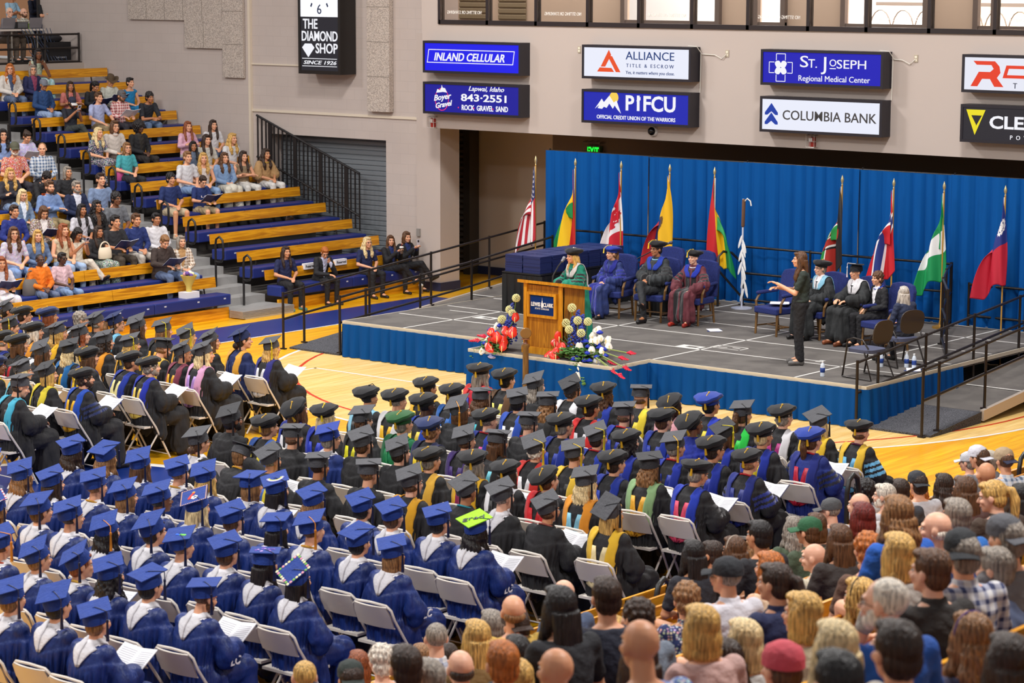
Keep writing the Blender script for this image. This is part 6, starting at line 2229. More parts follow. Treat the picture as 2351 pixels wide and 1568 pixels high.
-15.4|20.24|0|-1|0.97|lap|-12|0|L|short|db|gown|#252427|||mortar|#505055|h:#14309a:#14309a,c:#d8202a,q:12:26,t:#e8d020|gowned person, black cap, blue hood, fifth from right in third row, centre block|3
-14.9|20.12|0|-5|1.0|lap|-12|0|P|longcurl|bk|gown|#252427|||tam|#17161a|h:#142c9c:#142c9c|gowned person, black tam, blue hood, fourth from right in third row, centre block|3
-14.4|20.28|0|-1|0.99|lap|-12|0|L|short|gy|gown|#252427|||mortar|#505055|h:#142c9c:#142c9c,c:#d8202a,t:#f0b81e,q:-12:20|gowned person, black cap, blue hood, third from right in third row, centre block|3
-13.91|20.28|0|2|1.02|lap|-24|0|M|short|db|gown|#252427|||tam|#17161a|g,h:#142c9c:#142c9c|gowned person, black tam, blue hood, second from right in third row, centre block|3
-13.41|20.16|0|-3|0.98|read|-12|0|L|bald|lb|dgown|#252427|||tam|#17161a|h:#1c2a80:#1c2a80,c:#d8202a,v:#1c2a80,b:#1c2a80|gowned person, black tam, blue hood, rightmost in third row, centre block|3
-18.87|19.17|0|-5|1.01|lap|0|0|P|long|br|gown|#252427|||tam|#17161a|h:#1c2f9e:#eceaee,q:0:35|gowned person, black tam, blue hood, leftmost in fourth row, centre block|3
-18.37|19.11|0|0|1.01|lap|0|0|P|long|pb|gown|#252427|||tam|#17161a|h:#1a34b8:#1a34b8,t:#f0d020|gowned person, black tam, blue hood, second from left in fourth row, centre block|3
-17.88|19.19|0|-4|1.01|lap|0|0|P|curly|br|gown|#252427|||mortar|#505055|h:#1d1b1c:#e8e020,q:-15:14|gowned person, black cap, black hood, third from left in fourth row, centre block|3
-17.38|19.26|0|-2|1.02|read|-12|0|L|short|gy|gown|#0f7a4a|||tam|#1f5a2a|h:#0f6a3a:#0f7a44|gowned person, green tam, black hood, fourth from left in fourth row, centre block|3
-16.89|19.21|0|-1|1.02|lap|0|0|M|curly|lb|gown|#252427|||tam|#1d2c5c|h:#1c2254:#f0d020|gowned person, navy tam, purple hood, fifth from left in fourth row, centre block|3
-16.39|19.21|0|2|0.97|lap|-12|0|L|bald|br|gown|#252427|||mortar|#505055|h:#3a1e6a:#3a1e6a,q:-3:25|gowned person, black cap, purple hood, sixth from left in fourth row, centre block|3
-15.9|19.14|0|-1|1.01|lap|-12|0|M|long|br|gown|#252427|||mortar|#505055|h:#1d1b1c:#6ac0d0,q:0:-4|gowned person, black cap, black hood, sixth from right in fourth row, centre block|3
-15.4|19.18|0|-1|1.0|lap|0|0|L|curly|wh|gown|#252427|||mortar|#505055|h:#d8302a:#eceaee,t:#f0c81e,q:0:30|gowned person, black cap, red hood, fifth from right in fourth row, centre block|3
-14.91|19.2|0|-5|1.0|lap|0|0|L|buzz|br|gown|#252427|||mortar|#505055|h:#f0c43a:#1d1b1c,t:#f0c81e,q:-3:18|gowned person, black cap, yellow hood, fourth from right in fourth row, centre block|3
-14.41|19.23|0|-4|0.98|lap|-12|0|L|short|db|gown|#252427|||tam|#17161a|h:#14309a:#14309a|gowned person, black tam, blue hood, third from right in fourth row, centre block|3
-13.91|19.12|0|3|1.01|read|0|0|P|longcurl|lb|gown|#252427|||mortar|#38383c|h:#8aae7a:#f0b030,q:-5:8|gowned person, black cap, sage hood, second from right in fourth row, centre block|3
-13.41|19.19|0|-5|1.01|read|-12|15|M|short|gy|dgown|#252427|||tam|#17161a|h:#1c38b4:#e04a6a,v:#141216,b:#141216|gowned person, black tam, blue hood, rightmost in fourth row, centre block|3
-18.91|18.17|0|1|1.03|lap|-12|0|B|short|bk|gown|#252427|||mortar|#38383c|beard,q:-5:27|gowned person, black cap, short black hair, leftmost in fifth row, centre block|3
-18.41|18.23|0|-1|1.01|lap|-12|0|L|short|lb|gown|#252427|||tam|#17161a|h:#3a62b4:#f0dc3a|gowned person, black tam, blue hood, second from left in fifth row, centre block|3
-17.92|18.12|0|0|0.98|lap|-12|0|L|bald|br|gown|#252427|||mortar|#505055|g,q:0:2|gowned person, black cap, balding brown hair, third from left in fifth row, centre block|3
-17.42|18.17|0|-3|1.01|lap|-12|0|L|short|gy|gown|#122e76|||mortar|#1b3a9a|g,w,q:5:19|gowned person, blue cap, short grey hair, fourth from left in fifth row, centre block|3
-16.92|18.15|0|-4|1.02|lap|0|0|L|short|br|gown|#252427|||mortar|#505055|q:12:22|gowned person, black cap, short brown hair, fifth from left in fifth row, centre block|3
-16.42|18.18|0|0|0.99|lap|-12|0|P|short|db|gown|#252427|||mortar|#505055|q:9:27|gowned person, black cap, short dark brown hair, sixth from left in fifth row, centre block|3
-15.92|18.09|0|0|0.99|lap|-12|0|L|short|gy|gown|#252427|||tam|#17161a|h:#f0b840:#1d1b1c,tr:-20|gowned person, black tam, yellow hood, fifth from right in fifth row, centre block|3
-15.43|18.21|0|0|1.0|lap|0|0|P|long|gy|gown|#252427|||tam|#17161a|h:#f0b820:#8a1e50|gowned person, black tam, gold hood, fourth from right in fifth row, centre block|3
-14.93|18.11|0|2|0.98|read|-12|0|P|long|db|gown|#252427|||tam|#17161a|h:#eceaee:#1d1b1c|gowned person, black tam, white hood, third from right in fifth row, centre block|3
-14.43|18.15|0|-3|0.98|lap|-12|0|P|short|br|gown|#252427|||tam|#17161a|h:#d8202a:#d8202a,q:0:26|gowned person, black tam, red hood, second from right in fifth row, centre block|3
-13.93|18.13|0|0|1.01|lap|-12|0|M|wavy|pb|gown|#252427|||mortar|#505055|h:#f09a2a:#8ac8e0,g,q:-4:16|gowned person, black cap, gold hood, rightmost in fifth row, centre block|3
-18.39|17.18|0|-2|1.0|lap|-12|0|L|lowbun|br|gown|#252427|||mortar|#505055|g,w,c:#e0a020,q:-10:19|gowned person, black cap, pinned-up brown hair, leftmost in back row, centre block|3
-17.7|16.99|0|-1|0.98|headhand|0|0|P|short|lb|gown|#252427|||mortar|#505055|c:#e8a81e,q:0:-25|gowned person, black cap, short light brown hair, second from left in back row, centre block|3
-17.2|17.04|0|3|0.98|read|-12|0|M|buzz|gy|gown|#252427|||mortar|#505055|h:#f0dc3a:#3a62b4,q:25:28|gowned person, black cap, yellow hood, third from left in back row, centre block|3
-16.6|17.15|0|3|0.98|lap|-12|0|T|buzz|db|gown|#252427|||mortar|#505055|q:0:4|gowned person, black cap, cropped dark brown hair, fourth from left in back row, centre block|3
-15.86|17.09|0|-2|1.01|lap|0|0|L|buzz|lb|gown|#252427|||mortar|#505055|q:0:2|gowned person, black cap, cropped light brown hair, fifth from left in back row, centre block|3
-15.24|17.04|0|1|1.01|lap|-12|0|P|bald|br|gown|#252427|||mortar|#505055|g,h:#e8a81e:#1d1b1c,q:10:24|gowned person, black cap, gold hood, fifth from right in back row, centre block|3
-14.65|17.17|0|-3|0.99|lap|0|0|T|buzz|bk|gown|#252427|||mortar|#505055|c:#2aa8b8,q:20:28|gowned person, black cap, cropped black hair, fourth from right in back row, centre block|3
-14.15|17.11|0|0|1.01|lap|-12|0|P|buzz|gy|gown|#252427|||mortar|#505055|w,q:20:24,t:#1d1b1c|gowned person, black cap, cropped grey hair, third from right in back row, centre block|3
-13.62|17.11|0|-4|0.97|read|-12|0|M|bald|br|gown|#252427|||mortar|#505055|q:22:28,c:#b05a4a|gowned person, black cap, balding brown hair, second from right in back row, centre block|3
-12.95|17.24|0|1|1.0|lap|-12|0|M|long|bl|gown|#252427|||mortar|#505055|h:#f0c030:#f0dca8,q:35:50|gowned person, black cap, yellow hood, rightmost in back row, centre block|3
-28.02|22.38|0|-9|0.99|lap|-24|0|M|short|bk|gown|#252427|||mortar|#505055|g,q:-3:27|gowned person, black cap, short black hair, leftmost in front row, left block|4
-27.53|22.3|0|-10|0.98|lap|-24|0|L|short|db|gown|#252427|||tam|#17161a|g,h:#14309a:#14309a|gowned person, black tam, blue hood, second from left in front row, left block|4
-27.03|22.36|0|-9|1.0|lap|-24|0|M|bob|au|gown|#252427|||tam|#1d2c5c||gowned person, navy tam, bobbed auburn hair, third from left in front row, left block|4
-26.54|22.52|0|-11|0.98|lap|-24|0|L|curly|gy|gown|#252427||||#17161a|g,h:#e9e6e6:#1d1b1c|gowned person, bare grey curls, white hood, fourth from left in front row, left block|4
-26.05|22.42|0|-5|0.99|lap|-24|0|M|bald|gy|gown|#252427|||mortar|#505055|q:-11:23|gowned person, black cap, balding grey hair, fifth from left in front row, left block|4
-25.55|22.33|0|-12|1.03|lap|-24|0|L|pony|lb|gown|#252427|||mortar|#1d2c5c|g,h:#7cc4e8:#7cc4e8,q:9:25|gowned person, navy cap, light blue hood, sixth from left in front row, left block|4
-25.06|22.31|0|-13|1.03|lap|0|0|P|long|br|gown|#252427|||mortar|#505055|q:2:28|gowned person, black cap, long brown hair, sixth from right in front row, left block|4
-24.57|22.34|0|-7|1.02|lap|-12|0|L|long|lb|gown|#252427|||mortar|#505055|h:#1d1b1c:#f0a81e,t:#e8d020,q:9:19|gowned person, black cap, black hood, fifth from right in front row, left block|4
-24.07|22.33|0|-7|0.99|lap|-12|0|L|long|bl|gown|#252427|||mortar|#505055|t:#e8d020,h:#f0a81e:#1d1b1c,q:20:30|gowned person, black cap, gold hood, fourth from right in front row, left block|4
-23.57|22.29|0|-11|0.98|lap|-24|0|L|long|br|gown|#252427|||mortar|#505055|h:#f0c020:#1c2a6e,q:15:30|gowned person, black cap, gold hood, third from right in front row, left block|4
-23.08|22.4|0|-13|1.03|lap|-24|0|L|lowbun|db|gown|#1c2a5e|||mortar|#1d2c5c|h:#f2b03a:#1c2a5e,q:8:27|gowned person, navy cap, yellow hood, second from right in front row, left block|4
-22.58|22.43|0|-6|0.97|read|-12|0|M|wavy|bl|gown|#252427|||mortar|#505055|h:#2a2a80:#eceaee,t:#e8d020,q:-7:18|gowned person, black cap, purple hood, rightmost in front row, left block|4
-27.08|21.37|0|-9|1.02|read|-24|0|P|wavy|bl|gown|#252427|||mortar|#1d2c5c|h:#e8a020:#1c2a5e,q:-9:29|gowned person, navy cap, gold hood, leftmost in second row, left block|4
-26.58|21.29|0|-7|1.0|lap|-24|0|L|short|br|gown|#252427|||mortar|#38383c|t:#e8d020,q:9:21|gowned person, black cap, short brown hair, second from left in second row, left block|4
-26.08|21.3|0|-11|0.99|lap|-24|0|L|long|wh|gown|#252427|||tam|#17161a|t:#e8e4da,h:#e8982a:#1c2a6e|gowned person, black tam, gold hood, third from left in second row, left block|4
-25.58|21.31|0|-11|1.01|lap|-24|0|L|wavy|bl|gown|#252427|||mortar|#505055|h:#f0b820:#1d1b1c,q:-6:20|gowned person, black cap, gold hood, fourth from left in second row, left block|4
-25.09|21.25|0|-12|1.03|read|-24|0|P|wavy|au|gown|#252427|||mortar|#505055|h:#f08a1e:#1d1b1c,q:13:19|gowned person, black cap, gold hood, fifth from left in second row, left block|4
-24.59|21.29|0|-10|0.99|lap|-12|0|L|longcurl|db|gown|#252427|||mortar|#505055|h:#f09a1e:#1d1b1c,q:7:18|gowned person, black cap, gold hood, fifth from right in second row, left block|4
-24.09|21.32|0|-9|0.99|lap|-12|0|L|wavy|bl|gown|#252427|||mortar|#505055|h:#f0b030:#1d1b1c,t:#e8d020,q:11:18|gowned person, black cap, gold hood, fourth from right in second row, left block|4
-23.59|21.37|0|-7|1.0|lap|-12|22|L|bald|lb|gown|#252427|||mortar|#38383c|h:#ecc04a:#f2ead0,q:5:19|gowned person, black cap, yellow hood, third from right in second row, left block|4
-23.09|21.32|0|-12|0.98|lap|-24|0|M|buzz|gy|gown|#252427|||mortar|#505055|g,h:#8a3a50:#f0b020,q:25:26|gowned person, black cap, maroon hood, second from right in second row, left block|4
-22.59|21.2|0|-8|1.03|read|-24|0|L|wavy|pb|gown|#252427|||mortar|#505055|h:#e6a8d0:#b890d8,q:13:24|gowned person, black cap, pink hood, rightmost in second row, left block|4
-25.63|20.37|0|-13|1.01|read|-24|0|P|bald|gy|gown|#252427|||tam|#17161a|g,h:#14309a:#14309a|gowned person, black tam, blue hood, leftmost in third row, left block|4
-25.13|20.26|0|-6|1.02|lap|-24|0|L|long|br|gown|#252427|||tam|#17161a|h:#1d1b1c:#c02030|gowned person, black tam, black hood, second from left in third row, left block|4
-24.63|20.25|0|-11|0.97|lap|0|0|P|long|br|gown|#252427|||mortar|#505055|q:0:30|gowned person, black cap, long brown hair, third from left in third row, left block|4
-24.13|20.3|0|-8|1.02|lap|0|0|L|wavy|pb|gown|#252427|||mortar|#38383c|h:#1c6fb4:#e8b020,q:6:18|gowned person, black cap, blue hood, fourth from left in third row, left block|4
-23.63|20.18|0|-11|1.01|lap|-12|0|L|long|br|gown|#252427|||tam|#17161a|h:#14309a:#f0c41e|gowned person, black tam, blue hood, third from right in third row, left block|4
-23.13|20.32|0|-10|1.0|chin|-24|0|M|short|br|gown|#252427|||tam|#17161a|h:#14309a:#f0e4a0|gowned person, black tam, blue hood, second from right in third row, left block|4
-22.63|20.3|0|-11|0.98|read|-24|0|P|curly|gy|gown|#252427|||tam|#17161a|h:#1a2eae:#f0d060,beard:gy|gowned person, black tam, blue hood, rightmost in third row, left block|4
-24.09|19.04|0|-12|0.99|lap|-24|0|B|short|bk|gown|#252427|||tam|#1d2c5c|h:#f2cc1e:#1d1b1c|gowned person, navy tam, yellow hood, leftmost in fourth row, left block|4
-23.59|19.03|0|-10|0.98|read|-24|0|L|bob|pb|gown|#252427|||mortar|#505055|h:#6fc0d8:#1d1b1c,q:-12:19|gowned person, black cap, light blue hood, second from left in fourth row, left block|4
-23.09|19.05|0|-10|0.99|lap|-12|0|L|bob|bl|gown|#252427|||mortar|#38383c|h:#f2dc3a:#1d1b1c,q:-5:26|gowned person, black cap, yellow hood, second from right in fourth row, left block|4
-22.59|19.17|0|-8|0.98|read|-24|0|L|curly|db|dgown|#252427|||tam|#17161a|h:#1c50c0:#f0b41e,beard,v:#1c2a5e,b:#1c2a5e|gowned person, black tam, blue hood, rightmost in fourth row, left block|4
-22.64|18.15|0|-8|1.01|read|-24|20|L|bald|db|gown|#252427|||mortar|#505055|h:#48b8d8:#1d1b1c,q:-4:26|gowned person, black cap, light blue hood, leftmost in back row, left block|4
-39.11|31.56|3.1|-104|0.92|lap|-24|0|L|wavy|gi|jacket|#ded6ce|pants:denim|#2c4670|||g,i:#3a4868|woman with red curls and glasses in a white cardigan, upper left|8
-39.11|32.14|3.1|-94|0.89|lap|-24|0|L|bob|gy|jacket|#262a58|pants|#2a2a40|||g,i:#8a3a58|woman with grey bob and glasses in a navy cardigan, upper left|8
-39.84|32.82|3.38|-95|0.92|chin|-24|0|B|long|bk|tank|#cfd8bc|skirt:floral|#8ec4c8|||g|young woman with long black hair and pale green top under the press platform|8
-38.39|31.81|2.81|-95|0.91|lap|-12|8|T|buzz|bk|jacket|#1f4274|pants:denim|#8fa6cc|cap|#7a7d88|i:#1f4274,bd:#6f727c|man in blue hoodie and grey baseball cap|8
-38.39|32.53|2.81|-105|0.86|fold|-12|0|T|long|db|tee|#d07a72|pants|#3a2a34||||woman with long dark hair in a rose blouse with folded arms|8
-38.39|33.14|2.81|-98|0.86|read|0|25|T|pony|bk|shirt|#1d1c20|pants|#1d1c20||||black-haired woman in black looking down beside the cowboy hat man|8
-38.39|33.57|2.81|-98|0.93|read|-12|15|M|buzz|gy|shirt|#d4d4c8|pants|#3a3a44|cowboy|#5a4630||man in a brown cowboy hat and pale shirt|8
-38.39|34.14|2.81|-94|0.88|lap|0|0|L|bun|bk|tank|#1a8cc8|skirt|#1a8cc8||||woman with dark hair up in a turquoise blue dress|8
-37.66|31.93|2.53|-101|0.87|phone|0|25|T|short|bk|tee|#20222e|pants|#3f4442|cap|#2a2c44|beard,bd:#e8e2e0|bearded man in dark tee and white fronted cap looking at a phone|8
-37.66|32.65|2.53|-94|0.92|knees|0|0|L|short|br|tee|#b4bce4|pants|#a08c6a||||young man with moustache in a pale lavender polo shirt|8
-37.66|33.2|2.53|-95|0.94|read|0|15|L|short|br|shirt:plaid|#c8282c|pants|#33303a|cap|#6a6668|beard,bd:#55525a|man in red plaid shirt and grey cap holding a programme|8
-37.66|33.9|2.53|-103|0.93|lean|0|5|T|curly|bk|tee|#282a32|pants:denim|#4a6a94||||young man with black curls in a dark shirt leaning forward|8
-36.21|33.74|1.97|-94|0.9|fold|-12|0|L|long|au|shirt|#e8b4c8|pants|#d8d0c8||||young woman with long auburn hair in a pink top|8
-36.21|34.45|1.97|-107|0.9|lap|0|0|L|long|db|tee|#ece8ea|pants:denim|#34507c||||young woman with dark hair in a white blouse, topmost of the right group|8
-35.49|33.57|1.68|-103|0.95|lap|0|0|L|long|db|tee|#d8d2c6|pants|#c8beb0||||young woman with long dark hair in a cream tee|8
-35.49|34.28|1.68|-91|0.94|lap|0|0|L|wavy|bl|tee|#eceaec|pants|#c8bca8||||young blonde woman in a white ruffled blouse|8
-35.49|33.2|1.68|-93|0.86|lap|-24|0|T|long|bk|shirt:denim|#3c4c68|pants|#2a2c38||||young woman with black hair in dark denim behind the boy in white|8
-34.77|32.36|1.4|-93|0.98|lap|-12|0|L|short|lb|tee|#e8e6ea|pants:denim|#6a8cb8||||young man with light brown hair in a plain white tee|8
-34.77|32.8|1.4|-108|0.94|lap|-12|0|L|wavy|bl|tank|#e9ddd6|pants:denim|#7a9cc4||||young woman with long blonde hair in a white strappy top|8
-34.77|33.37|1.4|-105|0.92|lap|0|0|L|longcurl|br|jacket:denim|#7c9cc4|skirt|#e2dccc|||i:#7c9cc4|young woman with long brown curls in a pale denim jacket|8
-34.77|33.9|1.4|-104|0.92|fold|0|0|L|long|db|tank|#9a8468|pants|#e8e4de||||young woman in a tan sleeveless top with her hand on her shoulder|8
-34.77|34.52|1.4|-95|0.93|lap|0|0|M|wavy|db|poncho|#c49a68|flare|#ece8e4|||c:#d8b040|woman in a tan poncho and white trousers beside the sloping railing|8
-36.21|29.01|1.97|-107|0.95|lap|-12|0|L|wavy|bk|tee|#8fa8dc|pants|#4a4a58|||g|woman with glasses in a light blue top at the left edge|8
-36.21|29.53|1.97|-102|0.92|read|0|25|M|bun|db|tee:floral|#b8b0dc|skirt|#2a2a34||||woman with hair in a top bun and a lavender print blouse|8
-35.49|28.69|1.68|-108|1.02|lap|-12|5|L|buzz|gy|tee:floral|#c8604a|pants|#33303a|cap|#5a5a48|beard:wh|grey-bearded man in an orange print shirt and olive cap|8
-35.49|29.35|1.68|-107|0.99|lap|-24|5|L|buzz|lb|shirt:plaid|#4c78a8|pants|#3a3a44||||man in a blue and white plaid shirt|8
-36.21|31.34|1.97|-90|0.89|lap|0|0|L|wavy|pb|tee:floral|#343a54|skirt:floral|#2c3048||||blonde woman in a dark floral dress|8
-36.21|31.77|1.97|-101|0.98|lap|0|0|L|bob|br|shirt|#ded2c8|skirt|#5a4a44|||g,c:#d8b8a8|woman with brown bob and glasses in a cream cardigan|8
-36.21|32.41|1.97|-93|0.94|lap|0|0|D|afro|bk|jacket|#1f1e22|pants|#2a2422|||i:#2a2622|woman with a dark afro in a black jacket|8
-35.49|31.44|1.68|-97|0.91|lap|-12|0|L|bob|lb|tee|#4ab0b8|pants|#25262e|||g|woman with glasses in a teal blouse|8
-34.77|27.98|1.4|-96|0.93|fold|-12|0|L|wavy|bl|jacket|#2c2a34|pants:denim|#6a84a8|||i:#2c2a34|blonde woman in a dark zip hoodie with folded arms|8
-34.77|28.64|1.4|-94|0.91|lean|0|35|L|curly|bk|jacket|#201e22|pants|#4a4438|||i:#201e22,let:BENGALS:#e05a1e|curly dark-haired person bowing in a black hoodie with orange lettering|8
-34.77|29.33|1.4|-102|0.89|lap|0|0|M|bob|gy|tee|#242428|pants|#7a6448||||man with grey curly hair to his shoulders in a black tee|8
-34.04|28.29|1.12|-102|0.98|fold|0|0|L|short|br|shirt|#7a94c4|pants|#a08c64|||beard|bearded man in a light blue shirt with crossed arms|8
-34.04|28.91|1.12|-100|0.95|lap|0|0|L|short|gy|jacket|#1d284c|pants|#1d284c|||g,i:#d8d8e4,beard|man with grey beard in a navy suit and tie|8
-34.04|29.5|1.12|-102|1.03|lap|0|-5|L|short|db|tee|#8296ba|pants|#5a5a68||||young man in a blue-grey short sleeved shirt looking up|8
-33.31|29.22|0.84|-99|1.02|lap|0|0|B|curly|bk|tee|#74767c|pants|#3a3a40|||g|young man with black curls and glasses in a grey polo|8
-34.04|27.64|1.12|-91|0.9|lap|-12|10|L|long|pb|jacket:denim|#5a7494|pants|#40444c|||i:#dfe6f4|blonde woman in denim jacket with sunglasses on her head|8
-33.31|28.75|0.84|-92|0.93|lap|0|0|T|longcurl|bk|jacket|#221f20|pants|#2a2628|||g,i:#6a4630|woman with long black curls and glasses in a brown top|8
-33.31|28.4|0.84|-97|0.9|lap|0|0|T|long|bk|tee|#dcd8e0|pants|#5a5a68||||woman with long black hair in a white tee|8
-33.31|26.87|0.84|-101|0.97|lap|0|0|M|short|db|shirt|#1f2f84|pants|#2a2c38||||man with dark hair in a royal blue shirt|8
-33.31|27.48|0.84|-97|0.94|read|-12|25|M|bob|br|jacket:floral|#7a6456|pants|#3a302c|||i:#e6dcd8|woman with brown hair in a patterned cardigan looking down|8
-32.59|28.53|0.55|-97|1.0|read|0|0|M|short|bk|tee|#26262a|pants|#4a3f34||||young man in a black polo holding a programme|8
-32.59|29.05|0.55|-101|0.99|lap|0|0|M|short|br|shirt|#1f3272|pants|#d8cfc4||||young man with brown hair in a navy button shirt|8
-32.59|29.54|0.55|-107|0.97|lap|0|0|T|short|bk|shirt|#ece8ec|pants|#c8c0b4||||young man with black hair in a white button shirt|8
-32.59|27.35|0.55|-93|0.95|lap|0|0|L|long|au|tank|#dccaa8|pants:denim|#9cb4d4||||young woman with long auburn hair in a beige top|8
-32.59|27.67|0.55|-96|0.89|phone|0|30|T|long|bk|tank|#e8dcc8|flare|#e4d8c8||||young woman with dark hair in a strapless cream top looking at a phone|8
-32.59|28.16|0.55|-97|0.87|lap|0|0|T|long|db|jacket|#232226|skirt:floral|#5a7468|||i:#2a2622|young woman in black jacket with a cream handbag|8
-32.59|26.27|0.55|-104|0.97|lap|-12|0|L|wavy|br|tee:floral|#bcb4cc|pants:denim|#6a8cc0|||g|woman with glasses and wavy hair in a speckled blouse|8
-32.59|26.79|0.55|-104|0.9|lap|-12|0|L|long|bl|shirt:denim|#44628e|pants:denim|#4a6898||||young woman with long blonde hair in a denim shirt|8
-31.86|26.22|0.27|-101|0.87|lap|0|0|D|buzz|bk|jacket|#f07c14|pants:denim|#2c3f6a|||g,i:#f07c14|person in a bright orange hoodie in the second bench row|8
-31.86|26.7|0.27|-93|0.86|lap|0|0|D|short|bk|tee|#e8c4cc|pants:denim|#6c8cb8|||sg,i:#e8c4cc|woman in sunglasses, pink tee and denim on the second bench|8
-31.86|29.01|0.27|-96|0.97|read|-12|30|L|short|lb|jacket|#3f312c|pants:denim|#2f4c7c|||i:#3f312c|man in a dark brown jacket reading a programme by the aisle|8
-31.86|29.47|0.27|-107|0.91|lap|0|0|L|bob|gy|jacket:plaid|#b48a58|pants:denim|#7a98c0|||i:#b48a58|woman with grey hair in a tan plaid jacket by the aisle|8
-31.86|25.39|0.27|-105|0.9|read|-12|5|M|long|au|tee|#d8d4dc|skirt:floral|#d8d4dc||||woman with long auburn hair reading at the left edge|8
-34.04|31.25|1.12|-103|0.95|lap|0|0|M|curly|bk|tee|#1c2f68|shorts|#c4b294|||sh:#c8b49c|young man with dark curls in a navy polo and tan shorts|8
-34.04|32.03|1.12|-96|0.89|read|-12|25|L|short|db|tee|#1a2f6c|shorts|#b8a27e|||g,sh:#8a6a4c,let:LC:#e8d8dc|man with glasses in a navy tee and khaki shorts reading|8
-31.14|31.41|-0.01|-105|0.89|lap|0|0|M|long|db|tee|#1c2450|pants|#1a191e|||sh:#4a8a90|woman with long dark hair in a navy blouse on the front bench by the aisle|8
-31.14|32.34|-0.01|-99|0.86|chin|-24|32|L|short|gi|jacket|#201f24|pants|#1d1c20|||g,i:#c8cce8|red-haired boy bowed in a black suit on the front bench|8
-31.14|33.62|-0.01|-102|0.88|lap|0|0|L|wavy|pb|tee|#1d2654|pants|#1c1b20|||g|older woman with long fair hair in a navy blouse on the front bench|8
-31.14|34.32|-0.01|-98|0.86|phone|-24|0|L|long|br|jacket|#1c1b20|pants|#1a191e|||i:#1c2c64|woman with brown hair in black cardigan holding a coffee cup|8
-31.14|34.77|-0.01|-93|0.89|phone|-12|5|L|bob|br|jacket|#1d1c21|pants|#1a191e|||i:#1c2c64|woman in black raising a phone beside the wall column|8
-9.57|12.29|0.93|68|0.9|lap|0|0|P|none|wh|tee|#5a6a8a|||||ns|pink bald head almost hidden behind the woman with long black hair|9
-7.39|9.47|1.72|70|0.96|lap|0|0|L|long|bk|tee|#24242a|||||ns|woman with very long straight black hair in the front of the lower crowd|9
-7.39|9.85|1.72|55|0.94|lap|0|0|L|short|db|tee|#1c2034|||||ns|young man with dark tousled hair and black tee near the blue floor border|9
-8.85|10.86|1.22|59|0.91|lap|0|0|L|bald|lb|tee|#d8b050|||||ns|balding fair man just behind the brown backwards cap|9
-8.85|10.9|1.13|65|0.9|lap|0|0|L|short|db|shirt|#c4c8dc|||cap|#4a3a34|q:180,ns|man in a brown cap worn backwards|9
-8.12|10.34|1.33|53|0.9|lap|-12|0|L|long|br|tee|#c05a3a|||||ns|woman with long brown hair before the black-haired woman|9
-8.12|10.48|1.21|56|0.9|lap|-12|0|L|bob|br|tee|#d88a6a|||||ns|brown bobbed head left of the tall dark-haired man|9
-7.39|10.15|1.59|69|0.9|lap|12|0|L|curly|db|tee|#7a8494|||||ns|man with thick dark tousled hair beside the black loop handrail|9
-8.85|11.89|0.88|71|0.9|lap|0|0|L|wavy|bl|tank|#e0b090|||||ns|woman with long wavy blonde hair and bare shoulder|9
-8.12|11.63|1.27|58|0.9|lap|0|0|L|curly|lb|shirt:floral|#1c2c5c|||||ns|man with curly light brown hair in a navy floral shirt|9
-7.39|11.0|1.66|65|0.9|lap|24|0|L|buzz|gy|shirt|#e6e2ea|||cap|#26282e|g,ns|older man in a black baseball cap and white shirt|9
-10.3|15.1|0.56|53|0.9|lap|36|0|M|short|db|tank|#d89a84|||||beard,ns|bearded man with dark hair and bare shoulders|9
-9.57|13.79|0.92|63|0.9|lap|0|0|M|long|bk|tee|#2a2a34|||||ns|woman with long black hair left of the bearded man|9
-9.57|14.31|0.85|53|0.9|lap|24|0|M|long|br|tank|#d8a078|||||hb:#c8b8a8,ns|woman with brown hair and a thin headband|9
-9.57|14.62|0.77|62|0.9|lap|24|0|L|long|lb|tee|#e0dcd8|||||ns|woman with light brown hair beside the black-haired person|9
-8.85|13.56|1.21|69|0.9|lap|12|0|M|short|bk|tee|#2a2a30|||||ns|person with short spiky black hair at the end of the chairs|9
-8.12|12.57|1.29|65|0.9|lap|24|0|L|long|gi|tank|#e8c8a8|||||ns|woman with strawberry blonde hair before the ponytailed woman|9
-5.95|8.67|2.11|69|0.9|lap|0|0|L|bob|bl|tee|#d8b0a8|||||ns|woman with a large smooth blonde bob in a pink top|9
-5.95|9.02|1.97|68|0.9|lap|0|0|L|bob|pb|tee|#d0ccc8|||||ns|woman with ash blonde bob left of the pink hat|9
-6.67|10.4|1.86|70|0.9|lap|24|0|L|pony|db|shirt|#1c2450|||||ns|woman with dark ponytail in a navy top|9
-5.22|7.2|2.46|65|0.92|lap|0|0|M|none|db|tee:floral|#4a6aa8|||||ns|bald tanned man in a blue and white floral shirt|9
-5.95|8.19|2.06|67|0.9|lap|0|0|M|long|db|tee|#3a5a8a|||||ns|woman with dark hair parted down the middle at the lower edge|9
-5.95|8.86|1.91|71|0.9|lap|0|0|M|wavy|db|tee|#4a3a6a|||||ns|dark brown wavy head before the smooth blonde bob|9
-5.95|7.61|2.15|70|0.9|lap|0|0|M|none|br|tee|#e0dcdc|||||ns|large shiny bald head at the lower edge|9
-6.67|8.11|1.93|54|0.9|lap|0|0|L|short|gi|tee|#6a5a44|||||ns|short ginger-brown head left of the shiny bald man|9
-7.39|9.12|1.49|70|0.9|lap|0|0|L|bob|bl|tee|#8a7a6a|||||ns|blonde head cut by the lower edge, left of the shiny bald man|9
-8.12|10.0|1.29|57|0.9|lap|0|0|L|short|bk|tee|#2a2830|||||ns|black-haired head behind the ginger-brown one|9
-8.85|10.53|1.14|66|0.9|lap|0|0|L|long|bl|tee|#8a6a3a|||||ns|woman with long golden hair beside the brown backwards cap|9
